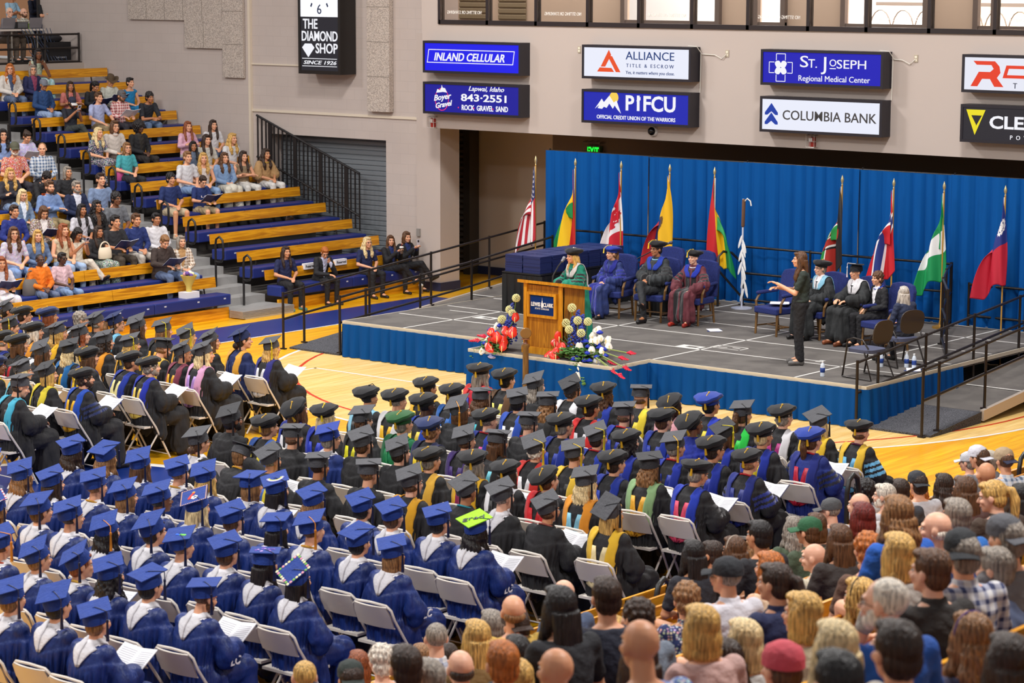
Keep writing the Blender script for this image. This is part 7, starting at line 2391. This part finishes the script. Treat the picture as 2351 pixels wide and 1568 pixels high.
-9.57|11.53|0.87|64|0.9|lap|0|0|L|short|gy|tee|#3a3a44|||||ns|grey-brown head behind the golden-haired woman|9
-5.22|8.21|2.16|71|0.9|lap|0|0|L|short|br|tee|#c8506a|||beanie|#d8505e|ns|person in a salmon pink knit hat|9
-9.57|10.97|0.91|53|0.9|lap|0|0|P|buzz|gy|shirt:plaid|#5a6a94|||||ns|man with cropped grey hair and checked blue shirt at the lower edge|9
-10.3|11.27|0.56|69|0.9|lap|0|0|P|curly|wh|tee|#e4e0e0|||||ns|white-haired person at the lower edge left of the checked shirt|9
-7.39|8.26|1.72|59|0.92|lap|0|0|L|short|db|tee|#4a4448|||||ns|dark grey-haired head before the white-haired person|9
-11.02|12.49|0.17|62|0.9|lap|0|0|L|bob|lb|tee|#a0886a|||||ns|fair brown head tucked behind the dark grey-haired one|9
-8.12|9.52|1.32|62|0.9|lap|0|0|P|bald|db|tee|#8a7a78|||||ns|balding dark-haired man at the lower edge by the golden hair|9
-11.02|11.81|0.27|55|0.9|lap|0|0|L|bob|au|tee|#6a5444|||||ns|auburn-brown head at the lower edge left of the white hair|9
-9.57|10.19|0.82|53|0.9|lap|0|0|L|short|db|tee|#2a3430|||cap|#2f3834|q:180,ns|dark green-grey cap at the lower edge|9
-9.57|9.79|0.93|55|0.9|lap|0|0|P|buzz|bl|tee|#c8b8a0|||||ns|fair cropped head, leftmost at the lower edge|9
-10.3|11.93|0.43|64|0.9|lap|0|0|L|bob|db|tee|#5a4438|||||ns|brown head between the checked shirt and the balding man|9
-7.39|8.44|1.64|71|0.9|lap|0|0|L|short|gy|tee|#6a6a70|||||ns|grey-brown head cut by the lower edge below the checked shirt|9
-12.47|21.02|-0.23|66|0.9|lap|24|0|B|afro|bk|tee|#e0dcdc|||||ns|person with a dark curly afro beside the last folding chair|9
-9.57|16.08|0.89|62|0.9|lap|24|0|P|none|br|tee|#e8e4e4|||||ns|bald man behind the dark red hair|9
-10.3|17.71|0.59|53|0.9|lap|48|0|P|short|wh|tee|#d0ccd0|||||beard,ns|white-haired bearded man with sunglasses on his head|9
-11.02|18.03|0.3|61|0.9|lap|36|5|P|buzz|gy|tee|#7a7a80|||cap|#5a5a5c|q:10,g,ns|man in a grey camouflage cap|9
-8.12|13.69|1.42|60|0.9|lap|0|0|L|bob|rd|tee|#3a2a30|||||ns|woman with dark red hair|9
-10.3|17.97|0.59|55|0.9|lap|0|0|L|short|db|tee|#4a4a50|||||ns|short dark head behind the ginger child|9
-10.3|18.28|0.6|54|0.9|lap|12|0|L|short|db|tee|#e4e0e4|||cap|#34353c|q:170,ns|dark grey cap behind the ginger child|9
-11.02|19.61|0.14|55|0.9|lap|36|10|P|curly|gi|tee|#e0dce0|||||ns|child with ginger blond curls facing sideways|9
-6.67|11.64|1.96|62|0.94|lap|0|0|L|wavy|lb|tee|#1f62c8|||||ns|woman with long wavy light brown hair and bright blue top|9
-10.3|18.75|0.51|64|0.9|lap|0|0|L|wavy|db|tee|#2a2c3a|||||ns|woman with dark wavy hair left of the long brown hair|9
-8.12|15.11|1.37|70|0.9|lap|0|0|L|long|br|tee|#5a3a34|||||ns|woman with long straight brown hair and sunglasses|9
-12.47|23.24|-0.26|59|0.9|lap|36|5|P|short|gy|tee|#a0a0a0|||cap|#d8d8dc|ns|man in a white-grey cap, leftmost of the capped men|9
-10.3|19.42|0.66|68|0.9|lap|12|0|L|short|br|tee|#8a8a90|||cap|#eceaf4|q:180,ns|bright white cap in the group of capped men|9
-10.3|19.58|0.59|69|0.9|lap|24|0|L|short|gy|tee|#b0a898|||cap|#d8cdbc|q:20,ns|beige cap between the white cap and the tan cap|9
-9.57|18.49|0.87|55|0.9|lap|0|0|L|buzz|br|shirt:plaid|#8aa0c0|||cap|#c0a684|q:190,bd:#2a2c48,ns|man in a tan cap worn backwards and pale plaid shirt|9
-8.85|16.79|1.12|56|0.9|lap|0|0|M|none|br|tee|#5a5048|||||ns|bald tanned head below the capped men|9
-7.39|14.19|1.59|60|0.9|lap|48|10|P|pony|bl|shirt|#4a382c|||||ns|woman with golden ponytail and brown collar|9
-6.67|12.1|1.85|63|0.9|lap|48|0|P|bald|wh|tee|#3a4a7a|||||ns|old man with thin white hair seen side on|9
-6.67|12.34|1.88|70|0.9|lap|0|0|L|short|gy|tee|#2a72c8|||||ns|grey-brown head with bright blue shirt right of the old man|9
-8.12|15.29|1.13|66|0.9|lap|0|0|M|bob|bk|tee|#3a3034|||||hb:#d8d4d8,ns|dark-haired person with a beaded headband|9
-5.22|10.18|2.36|65|0.9|lap|12|0|L|short|gy|tee|#7a7678|||cap|#5c5c62|q:175,ns|grey cap at the right edge with a dark strap|9
-10.3|16.26|0.55|53|0.9|lap|0|0|L|wavy|gy|jacket|#4a5a42|||||i:#4a5a42,ns|woman with ash hair in an olive jacket|9
-9.57|15.34|0.81|65|0.9|lap|24|0|L|short|br|jacket|#4c5a44|||cap|#2f6a44|q:25,ns|person in a green cap and olive jacket|9
-10.3|16.62|0.52|65|0.9|lap|0|0|L|bob|br|tee|#4a4038|||||ns|brown head behind the green cap|9
-8.12|13.4|1.32|58|0.9|lap|0|0|L|long|br|tee|#3a3230|||||ns|woman with straight brown hair beside the green cap|9
-8.85|14.3|0.92|69|0.9|lap|36|5|P|none|br|shirt|#e4dcc4|||||ns|bald man in a cream shirt|9
-7.39|12.52|1.53|59|0.9|lap|0|0|L|curly|gi|tee|#6a4a3a|||||ns|ginger curly head behind the blonde curls|9
-7.39|12.58|1.43|63|0.9|lap|0|0|L|curly|bl|tee|#8a7a6a|||||ns|blonde curly updo before the ginger curls|9
-5.95|10.41|2.13|65|0.9|lap|0|0|L|bob|bl|tee|#b0a8a0|||||ns|woman with blonde bob left of the brown-haired young man|9
-5.22|9.44|2.34|63|0.9|lap|24|0|P|short|br|shirt|#2c2624|||||ns|young man with short brown hair in a black collared shirt|9
-5.22|9.72|2.37|56|0.9|lap|12|0|L|short|gy|shirt:plaid|#3a4a84|||cap|#1f2126|q:150,ns|man in a black cap with striped navy shirt|9
-5.22|10.08|2.23|70|0.9|lap|24|0|P|short|gy|shirt:denim|#5a6a94|||||ns|man with thick grey hair in a blue denim shirt|9
-6.67|11.66|1.68|64|0.9|lap|24|0|L|short|gy|tee|#9a9aa0|||cap|#9a9ca6|ns|light grey cap behind the young brown-haired man|9
-4.5|7.8|2.65|60|0.9|lap|36|0|P|buzz|wh|tee|#1f5ab8|||||g,beard,ns|large white-haired man with glasses and a bright blue shirt|9
-6.67|11.25|1.61|56|0.9|lap|24|0|L|wavy|bl|tee|#c8a88a|||||hb:#3a3028,ns|woman with golden hair and sunglasses pushed up|9
-5.95|9.52|2.0|59|0.9|lap|36|0|L|bob|bl|tee|#d8c8a8|||||ns|woman with blonde bob in a cream top, face to the left|9
-4.5|7.44|2.55|62|0.9|lap|0|0|L|long|pb|tee|#c8c0b8|||||ns|woman with long pale straight hair beside the pink hat|9
-3.77|6.62|2.85|62|0.9|lap|0|0|L|short|db|tee|#1f4a9c|||||ns|large dark brown head at the lower edge before the man with glasses|9
-4.5|8.49|2.36|61|0.9|lap|0|0|L|wavy|lb|tee|#3a3a5a|||||hb:#4a2a8a,ns|woman with brown waves and a purple hair clip|9
-3.77|7.39|2.64|55|0.9|lap|0|0|L|long|db|tee|#3a3230|||||ns|woman with long dark hair in the lower right corner|9
-3.77|6.25|2.83|58|0.9|lap|0|0|L|short|bk|tee|#1f1e24|||||ns|black-haired head cut by the lower edge|9
-5.22|10.38|1.82|55|0.9|lap|0|0|L|wavy|bl|tee|#8a8070|||||ns|blonde hair cut by the right edge|9
-8.12|16.0|1.17|66|0.9|lap|0|0|L|long|bk|tee|#2a2428|||||ns|black hair cut by the right edge|9
-42.6|34.51|4.2|-75|0.88|arms|0|0|T|short|bk|tee|#a8d0ea|pants|#6a5c50||||standing person in light blue shirt with crossed arms, head out of frame|6
-42.0|33.79|4.2|-75|0.93|chin|-30|0|P|buzz|wh|shirt|#8a8284|pants|#6a5c50|||g|bald man in grey sweater with hand to chin at the press table|6
-42.0|34.29|4.2|-75|0.9|lap|-20|0|P|bald|lb|shirt:plaid|#a8a488|pants|#3a3630|||g,beard:br|bearded bald man in a pale plaid shirt at the press table|6
-42.3|35.17|4.2|-75|0.85|arms|-15|0|L|short|bk|tee|#17161b|pants|#2a3450|||g,beard,let:LC:#e8e8ec|smiling man in black tee with crossed arms behind the press table|6
-43.0|35.49|4.2|-75|0.91|arms|0|0|T|short|bk|shirt|#1c2038|pants|#1c2038||||person in dark navy standing behind, beside the tan door|6
-21.81|28.2|0.58|162|0.86|lectern|0|5|L|long|bl|dgown|#0f8068|||tam|#141216|v:#141216,b:#141216,h:#d8d6d8:#d8d6d8,t:#ece6d8,sh:#1c1a1c|woman at the lectern in a green gown and black velvet tam|7
-23.4|31.22|0.58|172|0.87|lap|-5|0|L|pony|lb|dgown|#24346e|||tam|#1c34a0|v:#16208a,b:#16208a,h:#16208a:#f0c43a,t:#f0d040,sh:#2a2626,tr:150|woman in a navy gown with blue velvet panels and gold hood on the stage|7
-22.6|31.3|0.58|178|0.97|cross|-5|0|T|short|bk|dgown|#33373a|pants|#2b2d31|tam|#141216|v:#141216,b:#141216,h:#1c3cae:#d8242a,t:#f0c820,tr:150,g,c:#8ac0e4|man in a black gown with legs crossed and two medals on the stage|7
-21.92|31.4|0.58|185|0.89|knees|-5|0|P|buzz|gy|dgown|#6a2e38|pants|#17151a|tam|#141216|v:#141216,b:#141216,h:#1c34b0:#1c34b0,t:#f0c820,tr:150,c:#e8e4f0,sh:#a8281a|man in a maroon gown with blue hood and red shoes on the stage|7
-19.5|31.4|0.58|160|0.91|lap|-5|0|P|short|gy|gown|#26282a|pants|#4a4a50|tam|#141216|h:#8ac4e0:#eceaee,w,g,t:#e8a820|grey-haired woman with glasses and pale blue hood behind the interpreter|7
-18.79|31.3|0.58|160|0.92|read|5|0|L|buzz|db|gown|#26282a|pants|#6e6a68|mortar|#1d1e24|h:#e6e4e8:#e6e4e8,w,g,t:#eeeaf0,q:0:4,sh:#8a4a28,tr:20|man with white hood, white tassel and brown shoes holding papers|7
-18.37|31.2|0.58|150|0.87|lap|10|0|L|curly|br|jacket|#1b1a1f|flare|#1b1a1f|||i:#e4e2e6,c:#2a4ac0|young student in a black jacket with medal and wavy brown hair|7
-17.22|29.97|0.58|72|0.86|lap|-25|0|L|long|si|shirt|#2a3350|pants|#1c1c26||||woman with long silver hair in a dark blue top, back turned|7
-18.37|28.98|0.58|128|0.94|sign|0|0|L|long|br|tee|#2d3832|flare|#1d1c21|||sh:#6a6664|interpreter standing in a dark green top with raised hands|7
'''
CHAIRS = '''
-18.94|15.92|0.5|white folding chair under the person leftmost in front row, blue block|0
-18.44|15.94|1.0|white folding chair under the person second from left in front row, blue block|0
-17.95|15.94|1.0|white folding chair under the person third from left in front row, blue block|0
-17.45|16.02|-0.5|white folding chair under the person fourth from left in front row, blue block|0
-16.96|15.93|-0.2|white folding chair under the person fifth from left in front row, blue block|0
-16.47|16.03|-1.1|white folding chair under the person sixth from left in front row, blue block|0
-15.97|15.92|-1.5|white folding chair under the person sixth from right in front row, blue block|0
-15.48|15.92|-0.0|white folding chair under the person fifth from right in front row, blue block|0
-14.99|16.07|0.8|white folding chair under the person fourth from right in front row, blue block|0
-14.49|15.94|1.1|white folding chair under the person third from right in front row, blue block|0
-13.99|16.01|1.1|white folding chair under the person second from right in front row, blue block|0
-13.49|15.91|0.2|white folding chair under the person rightmost in front row, blue block|0
-18.97|14.88|1.1|white folding chair under the person leftmost in second row, blue block|0
-18.47|14.85|1.0|white folding chair under the person second from left in second row, blue block|0
-17.98|14.85|0.6|white folding chair under the person third from left in second row, blue block|0
-17.48|14.96|-1.8|white folding chair under the person fourth from left in second row, blue block|0
-16.99|14.91|-0.5|white folding chair under the person fifth from left in second row, blue block|0
-16.49|14.85|-1.9|white folding chair under the person sixth from left in second row, blue block|0
-16.0|14.91|-1.9|white folding chair under the person sixth from right in second row, blue block|0
-15.5|14.88|-0.1|white folding chair under the person fifth from right in second row, blue block|0
-15.0|14.91|-1.4|white folding chair under the person fourth from right in second row, blue block|0
-14.51|14.89|1.0|white folding chair under the person third from right in second row, blue block|0
-14.01|14.96|-0.3|white folding chair under the person second from right in second row, blue block|0
-13.51|14.86|0.4|white folding chair under the person rightmost in second row, blue block|0
-17.55|13.81|1.0|white folding chair under the person leftmost in third row, blue block|0
-17.05|13.92|0.9|white folding chair under the person second from left in third row, blue block|0
-16.55|13.86|-0.3|white folding chair under the person third from left in third row, blue block|0
-16.05|13.86|-1.7|white folding chair under the person fourth from left in third row, blue block|0
-15.55|13.95|-1.5|white folding chair under the person fifth from left in third row, blue block|0
-15.05|13.83|-0.7|white folding chair under the person fourth from right in third row, blue block|0
-14.55|13.89|0.6|white folding chair under the person third from right in third row, blue block|0
-14.05|13.84|-1.8|white folding chair under the person second from right in third row, blue block|0
-13.55|13.74|-0.4|white folding chair under the person rightmost in third row, blue block|0
-16.25|12.83|1.0|white folding chair under the person leftmost in fourth row, blue block|0
-15.75|12.82|-0.8|white folding chair under the person second from left in fourth row, blue block|0
-15.25|12.82|-1.5|white folding chair under the person third from left in fourth row, blue block|0
-14.75|12.76|-0.4|white folding chair under the person third from right in fourth row, blue block|0
-14.25|12.73|-1.1|white folding chair under the person second from right in fourth row, blue block|0
-13.75|12.8|0.6|white folding chair under the person rightmost in fourth row, blue block|0
-14.78|11.75|-0.9|white folding chair under the person leftmost in back row, blue block|0
-14.28|11.8|0.8|white folding chair under the person second from left in back row, blue block|0
-13.78|11.74|0.5|white folding chair under the person rightmost in back row, blue block|0
-18.88|22.42|0.4|white folding chair under the person leftmost in front row, centre block|1
-18.38|22.31|0.7|white folding chair under the person second from left in front row, centre block|1
-17.89|22.27|-1.4|white folding chair under the person third from left in front row, centre block|1
-17.39|22.35|0.1|white folding chair under the person fourth from left in front row, centre block|1
-16.9|22.35|0.2|white folding chair under the person fifth from left in front row, centre block|1
-16.4|22.39|0.7|white folding chair under the person sixth from left in front row, centre block|1
-15.9|22.35|0.8|white folding chair under the person sixth from right in front row, centre block|1
-15.41|22.39|-0.3|white folding chair under the person fifth from right in front row, centre block|1
-14.91|22.32|0.7|white folding chair under the person fourth from right in front row, centre block|1
-14.41|22.39|0.3|white folding chair under the person third from right in front row, centre block|1
-13.91|22.33|0.8|white folding chair under the person second from right in front row, centre block|1
-13.41|22.37|-1.5|white folding chair under the person rightmost in front row, centre block|1
-18.86|21.4|0.4|white folding chair under the person leftmost in second row, centre block|1
-18.36|21.3|-0.5|white folding chair under the person second from left in second row, centre block|1
-17.86|21.2|1.1|white folding chair under the person third from left in second row, centre block|1
-17.37|21.3|0.1|white folding chair under the person fourth from left in second row, centre block|1
-16.87|21.22|-2.0|white folding chair under the person fifth from left in second row, centre block|1
-16.38|21.39|0.8|white folding chair under the person sixth from left in second row, centre block|1
-15.89|21.38|-1.0|white folding chair under the person sixth from right in second row, centre block|1
-15.39|21.44|-0.1|white folding chair under the person fifth from right in second row, centre block|1
-14.89|21.3|-0.7|white folding chair under the person fourth from right in second row, centre block|1
-14.4|21.21|-0.8|white folding chair under the person third from right in second row, centre block|1
-13.9|21.19|-0.1|white folding chair under the person second from right in second row, centre block|1
-13.4|21.35|0.1|white folding chair under the person rightmost in second row, centre block|1
-18.87|20.32|-0.0|white folding chair under the person leftmost in third row, centre block|1
-18.37|20.3|-0.2|white folding chair under the person second from left in third row, centre block|1
-17.88|20.24|-0.4|white folding chair under the person third from left in third row, centre block|1
-17.38|20.26|-1.5|white folding chair under the person fourth from left in third row, centre block|1
-16.89|20.17|-1.2|white folding chair under the person fifth from left in third row, centre block|1
-16.39|20.27|-0.5|white folding chair under the person sixth from left in third row, centre block|1
-15.9|20.27|-1.2|white folding chair under the person sixth from right in third row, centre block|1
-15.4|20.24|-0.3|white folding chair under the person fifth from right in third row, centre block|1
-14.9|20.12|-1.9|white folding chair under the person fourth from right in third row, centre block|1
-14.4|20.28|-0.4|white folding chair under the person third from right in third row, centre block|1
-13.91|20.28|0.8|white folding chair under the person second from right in third row, centre block|1
-13.41|20.16|-1.1|white folding chair under the person rightmost in third row, centre block|1
-18.87|19.17|-1.9|white folding chair under the person leftmost in fourth row, centre block|1
-18.37|19.11|-0.1|white folding chair under the person second from left in fourth row, centre block|1
-17.88|19.19|-1.7|white folding chair under the person third from left in fourth row, centre block|1
-17.38|19.26|-0.6|white folding chair under the person fourth from left in fourth row, centre block|1
-16.89|19.21|-0.5|white folding chair under the person fifth from left in fourth row, centre block|1
-16.39|19.21|0.7|white folding chair under the person sixth from left in fourth row, centre block|1
-15.9|19.14|-0.5|white folding chair under the person sixth from right in fourth row, centre block|1
-15.4|19.18|-0.4|white folding chair under the person fifth from right in fourth row, centre block|1
-14.91|19.2|-1.8|white folding chair under the person fourth from right in fourth row, centre block|1
-14.41|19.23|-1.8|white folding chair under the person third from right in fourth row, centre block|1
-13.91|19.12|1.1|white folding chair under the person second from right in fourth row, centre block|1
-13.41|19.19|-1.8|white folding chair under the person rightmost in fourth row, centre block|1
-18.91|18.17|0.3|white folding chair under the person leftmost in fifth row, centre block|1
-18.41|18.23|-0.6|white folding chair under the person second from left in fifth row, centre block|1
-17.92|18.12|-0.0|white folding chair under the person third from left in fifth row, centre block|1
-17.42|18.17|-1.1|white folding chair under the person fourth from left in fifth row, centre block|1
-16.92|18.15|-1.6|white folding chair under the person fifth from left in fifth row, centre block|1
-16.42|18.18|0.1|white folding chair under the person sixth from left in fifth row, centre block|1
-15.92|18.09|-0.2|white folding chair under the person fifth from right in fifth row, centre block|1
-15.43|18.21|-0.0|white folding chair under the person fourth from right in fifth row, centre block|1
-14.93|18.11|0.7|white folding chair under the person third from right in fifth row, centre block|1
-14.43|18.15|-1.2|white folding chair under the person second from right in fifth row, centre block|1
-13.93|18.13|0.1|white folding chair under the person rightmost in fifth row, centre block|1
-18.39|17.18|-0.8|white folding chair under the person leftmost in back row, centre block|1
-17.7|16.99|-0.3|white folding chair under the person second from left in back row, centre block|1
-17.2|17.04|1.0|white folding chair under the person third from left in back row, centre block|1
-16.6|17.15|1.1|white folding chair under the person fourth from left in back row, centre block|1
-15.86|17.09|-0.9|white folding chair under the person fifth from left in back row, centre block|1
-15.24|17.04|0.5|white folding chair under the person fifth from right in back row, centre block|1
-14.65|17.17|-1.1|white folding chair under the person fourth from right in back row, centre block|1
-14.15|17.11|-0.2|white folding chair under the person third from right in back row, centre block|1
-13.62|17.11|-1.4|white folding chair under the person second from right in back row, centre block|1
-12.95|17.24|0.4|white folding chair under the person rightmost in back row, centre block|1
-28.02|22.38|-3.7|white folding chair under the person leftmost in front row, left block|2
-27.53|22.3|-4.0|white folding chair under the person second from left in front row, left block|2
-27.03|22.36|-3.4|white folding chair under the person third from left in front row, left block|2
-26.54|22.52|-4.3|white folding chair under the person fourth from left in front row, left block|2
-26.05|22.42|-2.2|white folding chair under the person fifth from left in front row, left block|2
-25.55|22.33|-4.8|white folding chair under the person sixth from left in front row, left block|2
-25.06|22.31|-5.1|white folding chair under the person sixth from right in front row, left block|2
-24.57|22.34|-2.9|white folding chair under the person fifth from right in front row, left block|2
-24.07|22.33|-2.9|white folding chair under the person fourth from right in front row, left block|2
-23.57|22.29|-4.5|white folding chair under the person third from right in front row, left block|2
-23.08|22.4|-5.2|white folding chair under the person second from right in front row, left block|2
-22.58|22.43|-2.5|white folding chair under the person rightmost in front row, left block|2
-27.08|21.37|-3.6|white folding chair under the person leftmost in second row, left block|2
-26.58|21.29|-2.7|white folding chair under the person second from left in second row, left block|2
-26.08|21.3|-4.2|white folding chair under the person third from left in second row, left block|2
-25.58|21.31|-4.6|white folding chair under the person fourth from left in second row, left block|2
-25.09|21.25|-4.7|white folding chair under the person fifth from left in second row, left block|2
-24.59|21.29|-3.8|white folding chair under the person fifth from right in second row, left block|2
-24.09|21.32|-3.8|white folding chair under the person fourth from right in second row, left block|2
-23.59|21.37|-2.7|white folding chair under the person third from right in second row, left block|2
-23.09|21.32|-4.9|white folding chair under the person second from right in second row, left block|2
-22.59|21.2|-3.1|white folding chair under the person rightmost in second row, left block|2
-25.63|20.37|-5.0|white folding chair under the person leftmost in third row, left block|2
-25.13|20.26|-2.4|white folding chair under the person second from left in third row, left block|2
-24.63|20.25|-4.3|white folding chair under the person third from left in third row, left block|2
-24.13|20.3|-3.1|white folding chair under the person fourth from left in third row, left block|2
-23.63|20.18|-4.3|white folding chair under the person third from right in third row, left block|2
-23.13|20.32|-4.2|white folding chair under the person second from right in third row, left block|2
-22.63|20.3|-4.4|white folding chair under the person rightmost in third row, left block|2
-24.09|19.04|-5.0|white folding chair under the person leftmost in fourth row, left block|2
-23.59|19.03|-4.1|white folding chair under the person second from left in fourth row, left block|2
-23.09|19.05|-4.1|white folding chair under the person second from right in fourth row, left block|2
-22.59|19.17|-3.2|white folding chair under the person rightmost in fourth row, left block|2
-22.64|18.15|-3.2|white folding chair under the person leftmost in back row, left block|2
'''
# ---------------------------------------------------------------- seat everyone
for ln in CROWD.strip().split('\n'):
    f = ln.split('|')
    x, y, z, rz, s = (float(v) for v in f[:5])
    person(x, y, z, rz, s, f[5], int(f[6]), int(f[7]), *f[8:18], f[18], GROUPS[int(f[19])])
    if f[5] == 'read' and x < -13.0 and 'on the stage' not in GROUPS[int(f[19])]:
        a = R(rz)
        p = f[18].split(',')
        who = 'the person ' + (','.join(p[-2:]).strip() if p[-1].endswith('block') else p[-1].strip()) if ('caps' in p[-1] or 'block' in p[-1]) else 'the ' + ' '.join(f[18].split()[:9])
        if 'deco' in f[17]:
            who = 'the graduate under the lime green cap'
        booklet(x - math.sin(a) * .44 * s, y + math.cos(a) * .44 * s, z + .8 * s, rz, 'white programme held by ' + who, cover=random.choice([None, '#22346c']))
for ln in CHAIRS.strip().split('\n'):
    x, y, rz, lb, g = ln.split('|')
    chair(float(x), float(y), float(rz), lb, GROUPS[int(g)])
# ---------------------------------------------------------------- things in hands and beside people
def phone(M, lb):
    m = MB()
    m.box((-.037, -.004, -.075), (.037, .004, .075))
    o = tag(build('phone', m, flat('#c9c4d0', .3), M=M), lb, 'phone')
    m = MB()
    m.box((-.02, .004, .02), (.02, .006, .06))
    build('camera_bump', m, BLK, o)
def near_person(key):
    return next(p for p in PEOPLE if key in p['label'])
def at(p, x, y, z, rx=0.0):
    s = p.scale.x
    return Matrix.Translation(p.location) @ Matrix.Rotation(p.rotation_euler.z, 4, 'Z') @ Matrix.Translation((x * s, y * s, z * s)) @ Matrix.Rotation(rx, 4, 'X')
phone(at(near_person('raising a phone'), 0, .385, 1.08, .1), 'phone raised by the woman in black beside the wall column')
phone(at(near_person('white fronted cap looking'), 0, .385, 1.05, -.5), 'phone held by the bearded man in a white fronted cap')
phone(at(near_person('strapless cream top'), 0, .385, 1.05, -.5), 'phone held by the woman in a strapless cream top')
p = near_person('coffee cup')
e = empty('coffee_cup', at(p, 0, .39, 1.0).translation, 0, 'takeaway coffee cup in the hand of the woman in a black cardigan', 'cup')
m = MB()
m.lathe([(.001, -.06), (.03, -.06), (.04, .06), (.001, .06)], 14)
build('cup_body', m, flat('#5a463c', .5), e, True)
m = MB()
m.lathe([(.043, .055), (.043, .07), (.034, .082), (.001, .082)], 14)
build('lid', m, flat('#ecebe8', .4), e, True)
m = MB()
m.tube([(0, 0, .08), (.01, 0, .14)], .004, 5)
build('straw', m, flat('#c8281e', .5), e)
def bag(name, loc, size, col, lb, rz=0.0):
    e = empty(name, loc, rz, lb, 'bag')
    w_, d, h = size
    m = MB()
    m.loft([(0, 0, 0, w_ * .46, d * .4), (0, 0, h * .1, w_ * .5, d * .5), (0, 0, h * .7, w_ * .47, d * .45), (0, 0, h, w_ * .4, d * .2)], 16)
    build('bag_body', m, flat(col, .6), e, True)
    m = MB()
    m.tube([(w_ * .34 * math.cos(a), 0, h * .9 + h * .6 * math.sin(a)) for a in np.linspace(0, PI, 13)], .012, 6)
    build('handle', m, flat(col, .6), e, True)
q = near_person('cream handbag')
bag('handbag', at(q, .02, .3, .66).translation, (.28, .12, .2), '#e6d6bc', 'cream handbag on the lap of the woman in a black jacket', R(-100))
bag('tote_bag', (-31.84, 26.02, .72), (.34, .18, .28), '#6a6460', 'grey tote bag on the second bench beside the orange hoodie', R(90))
bag('backpack', (-35.49, 31.3, 2.135), (.2, .14, .24), '#b8447e', 'pink backpack beside the woman in a dark floral dress', R(90))
bag('purse', (-33.75, 34.2, 1.13), (.26, .14, .17), '#4a3226', 'brown purse on the footboard under the young women in white trousers', R(90))
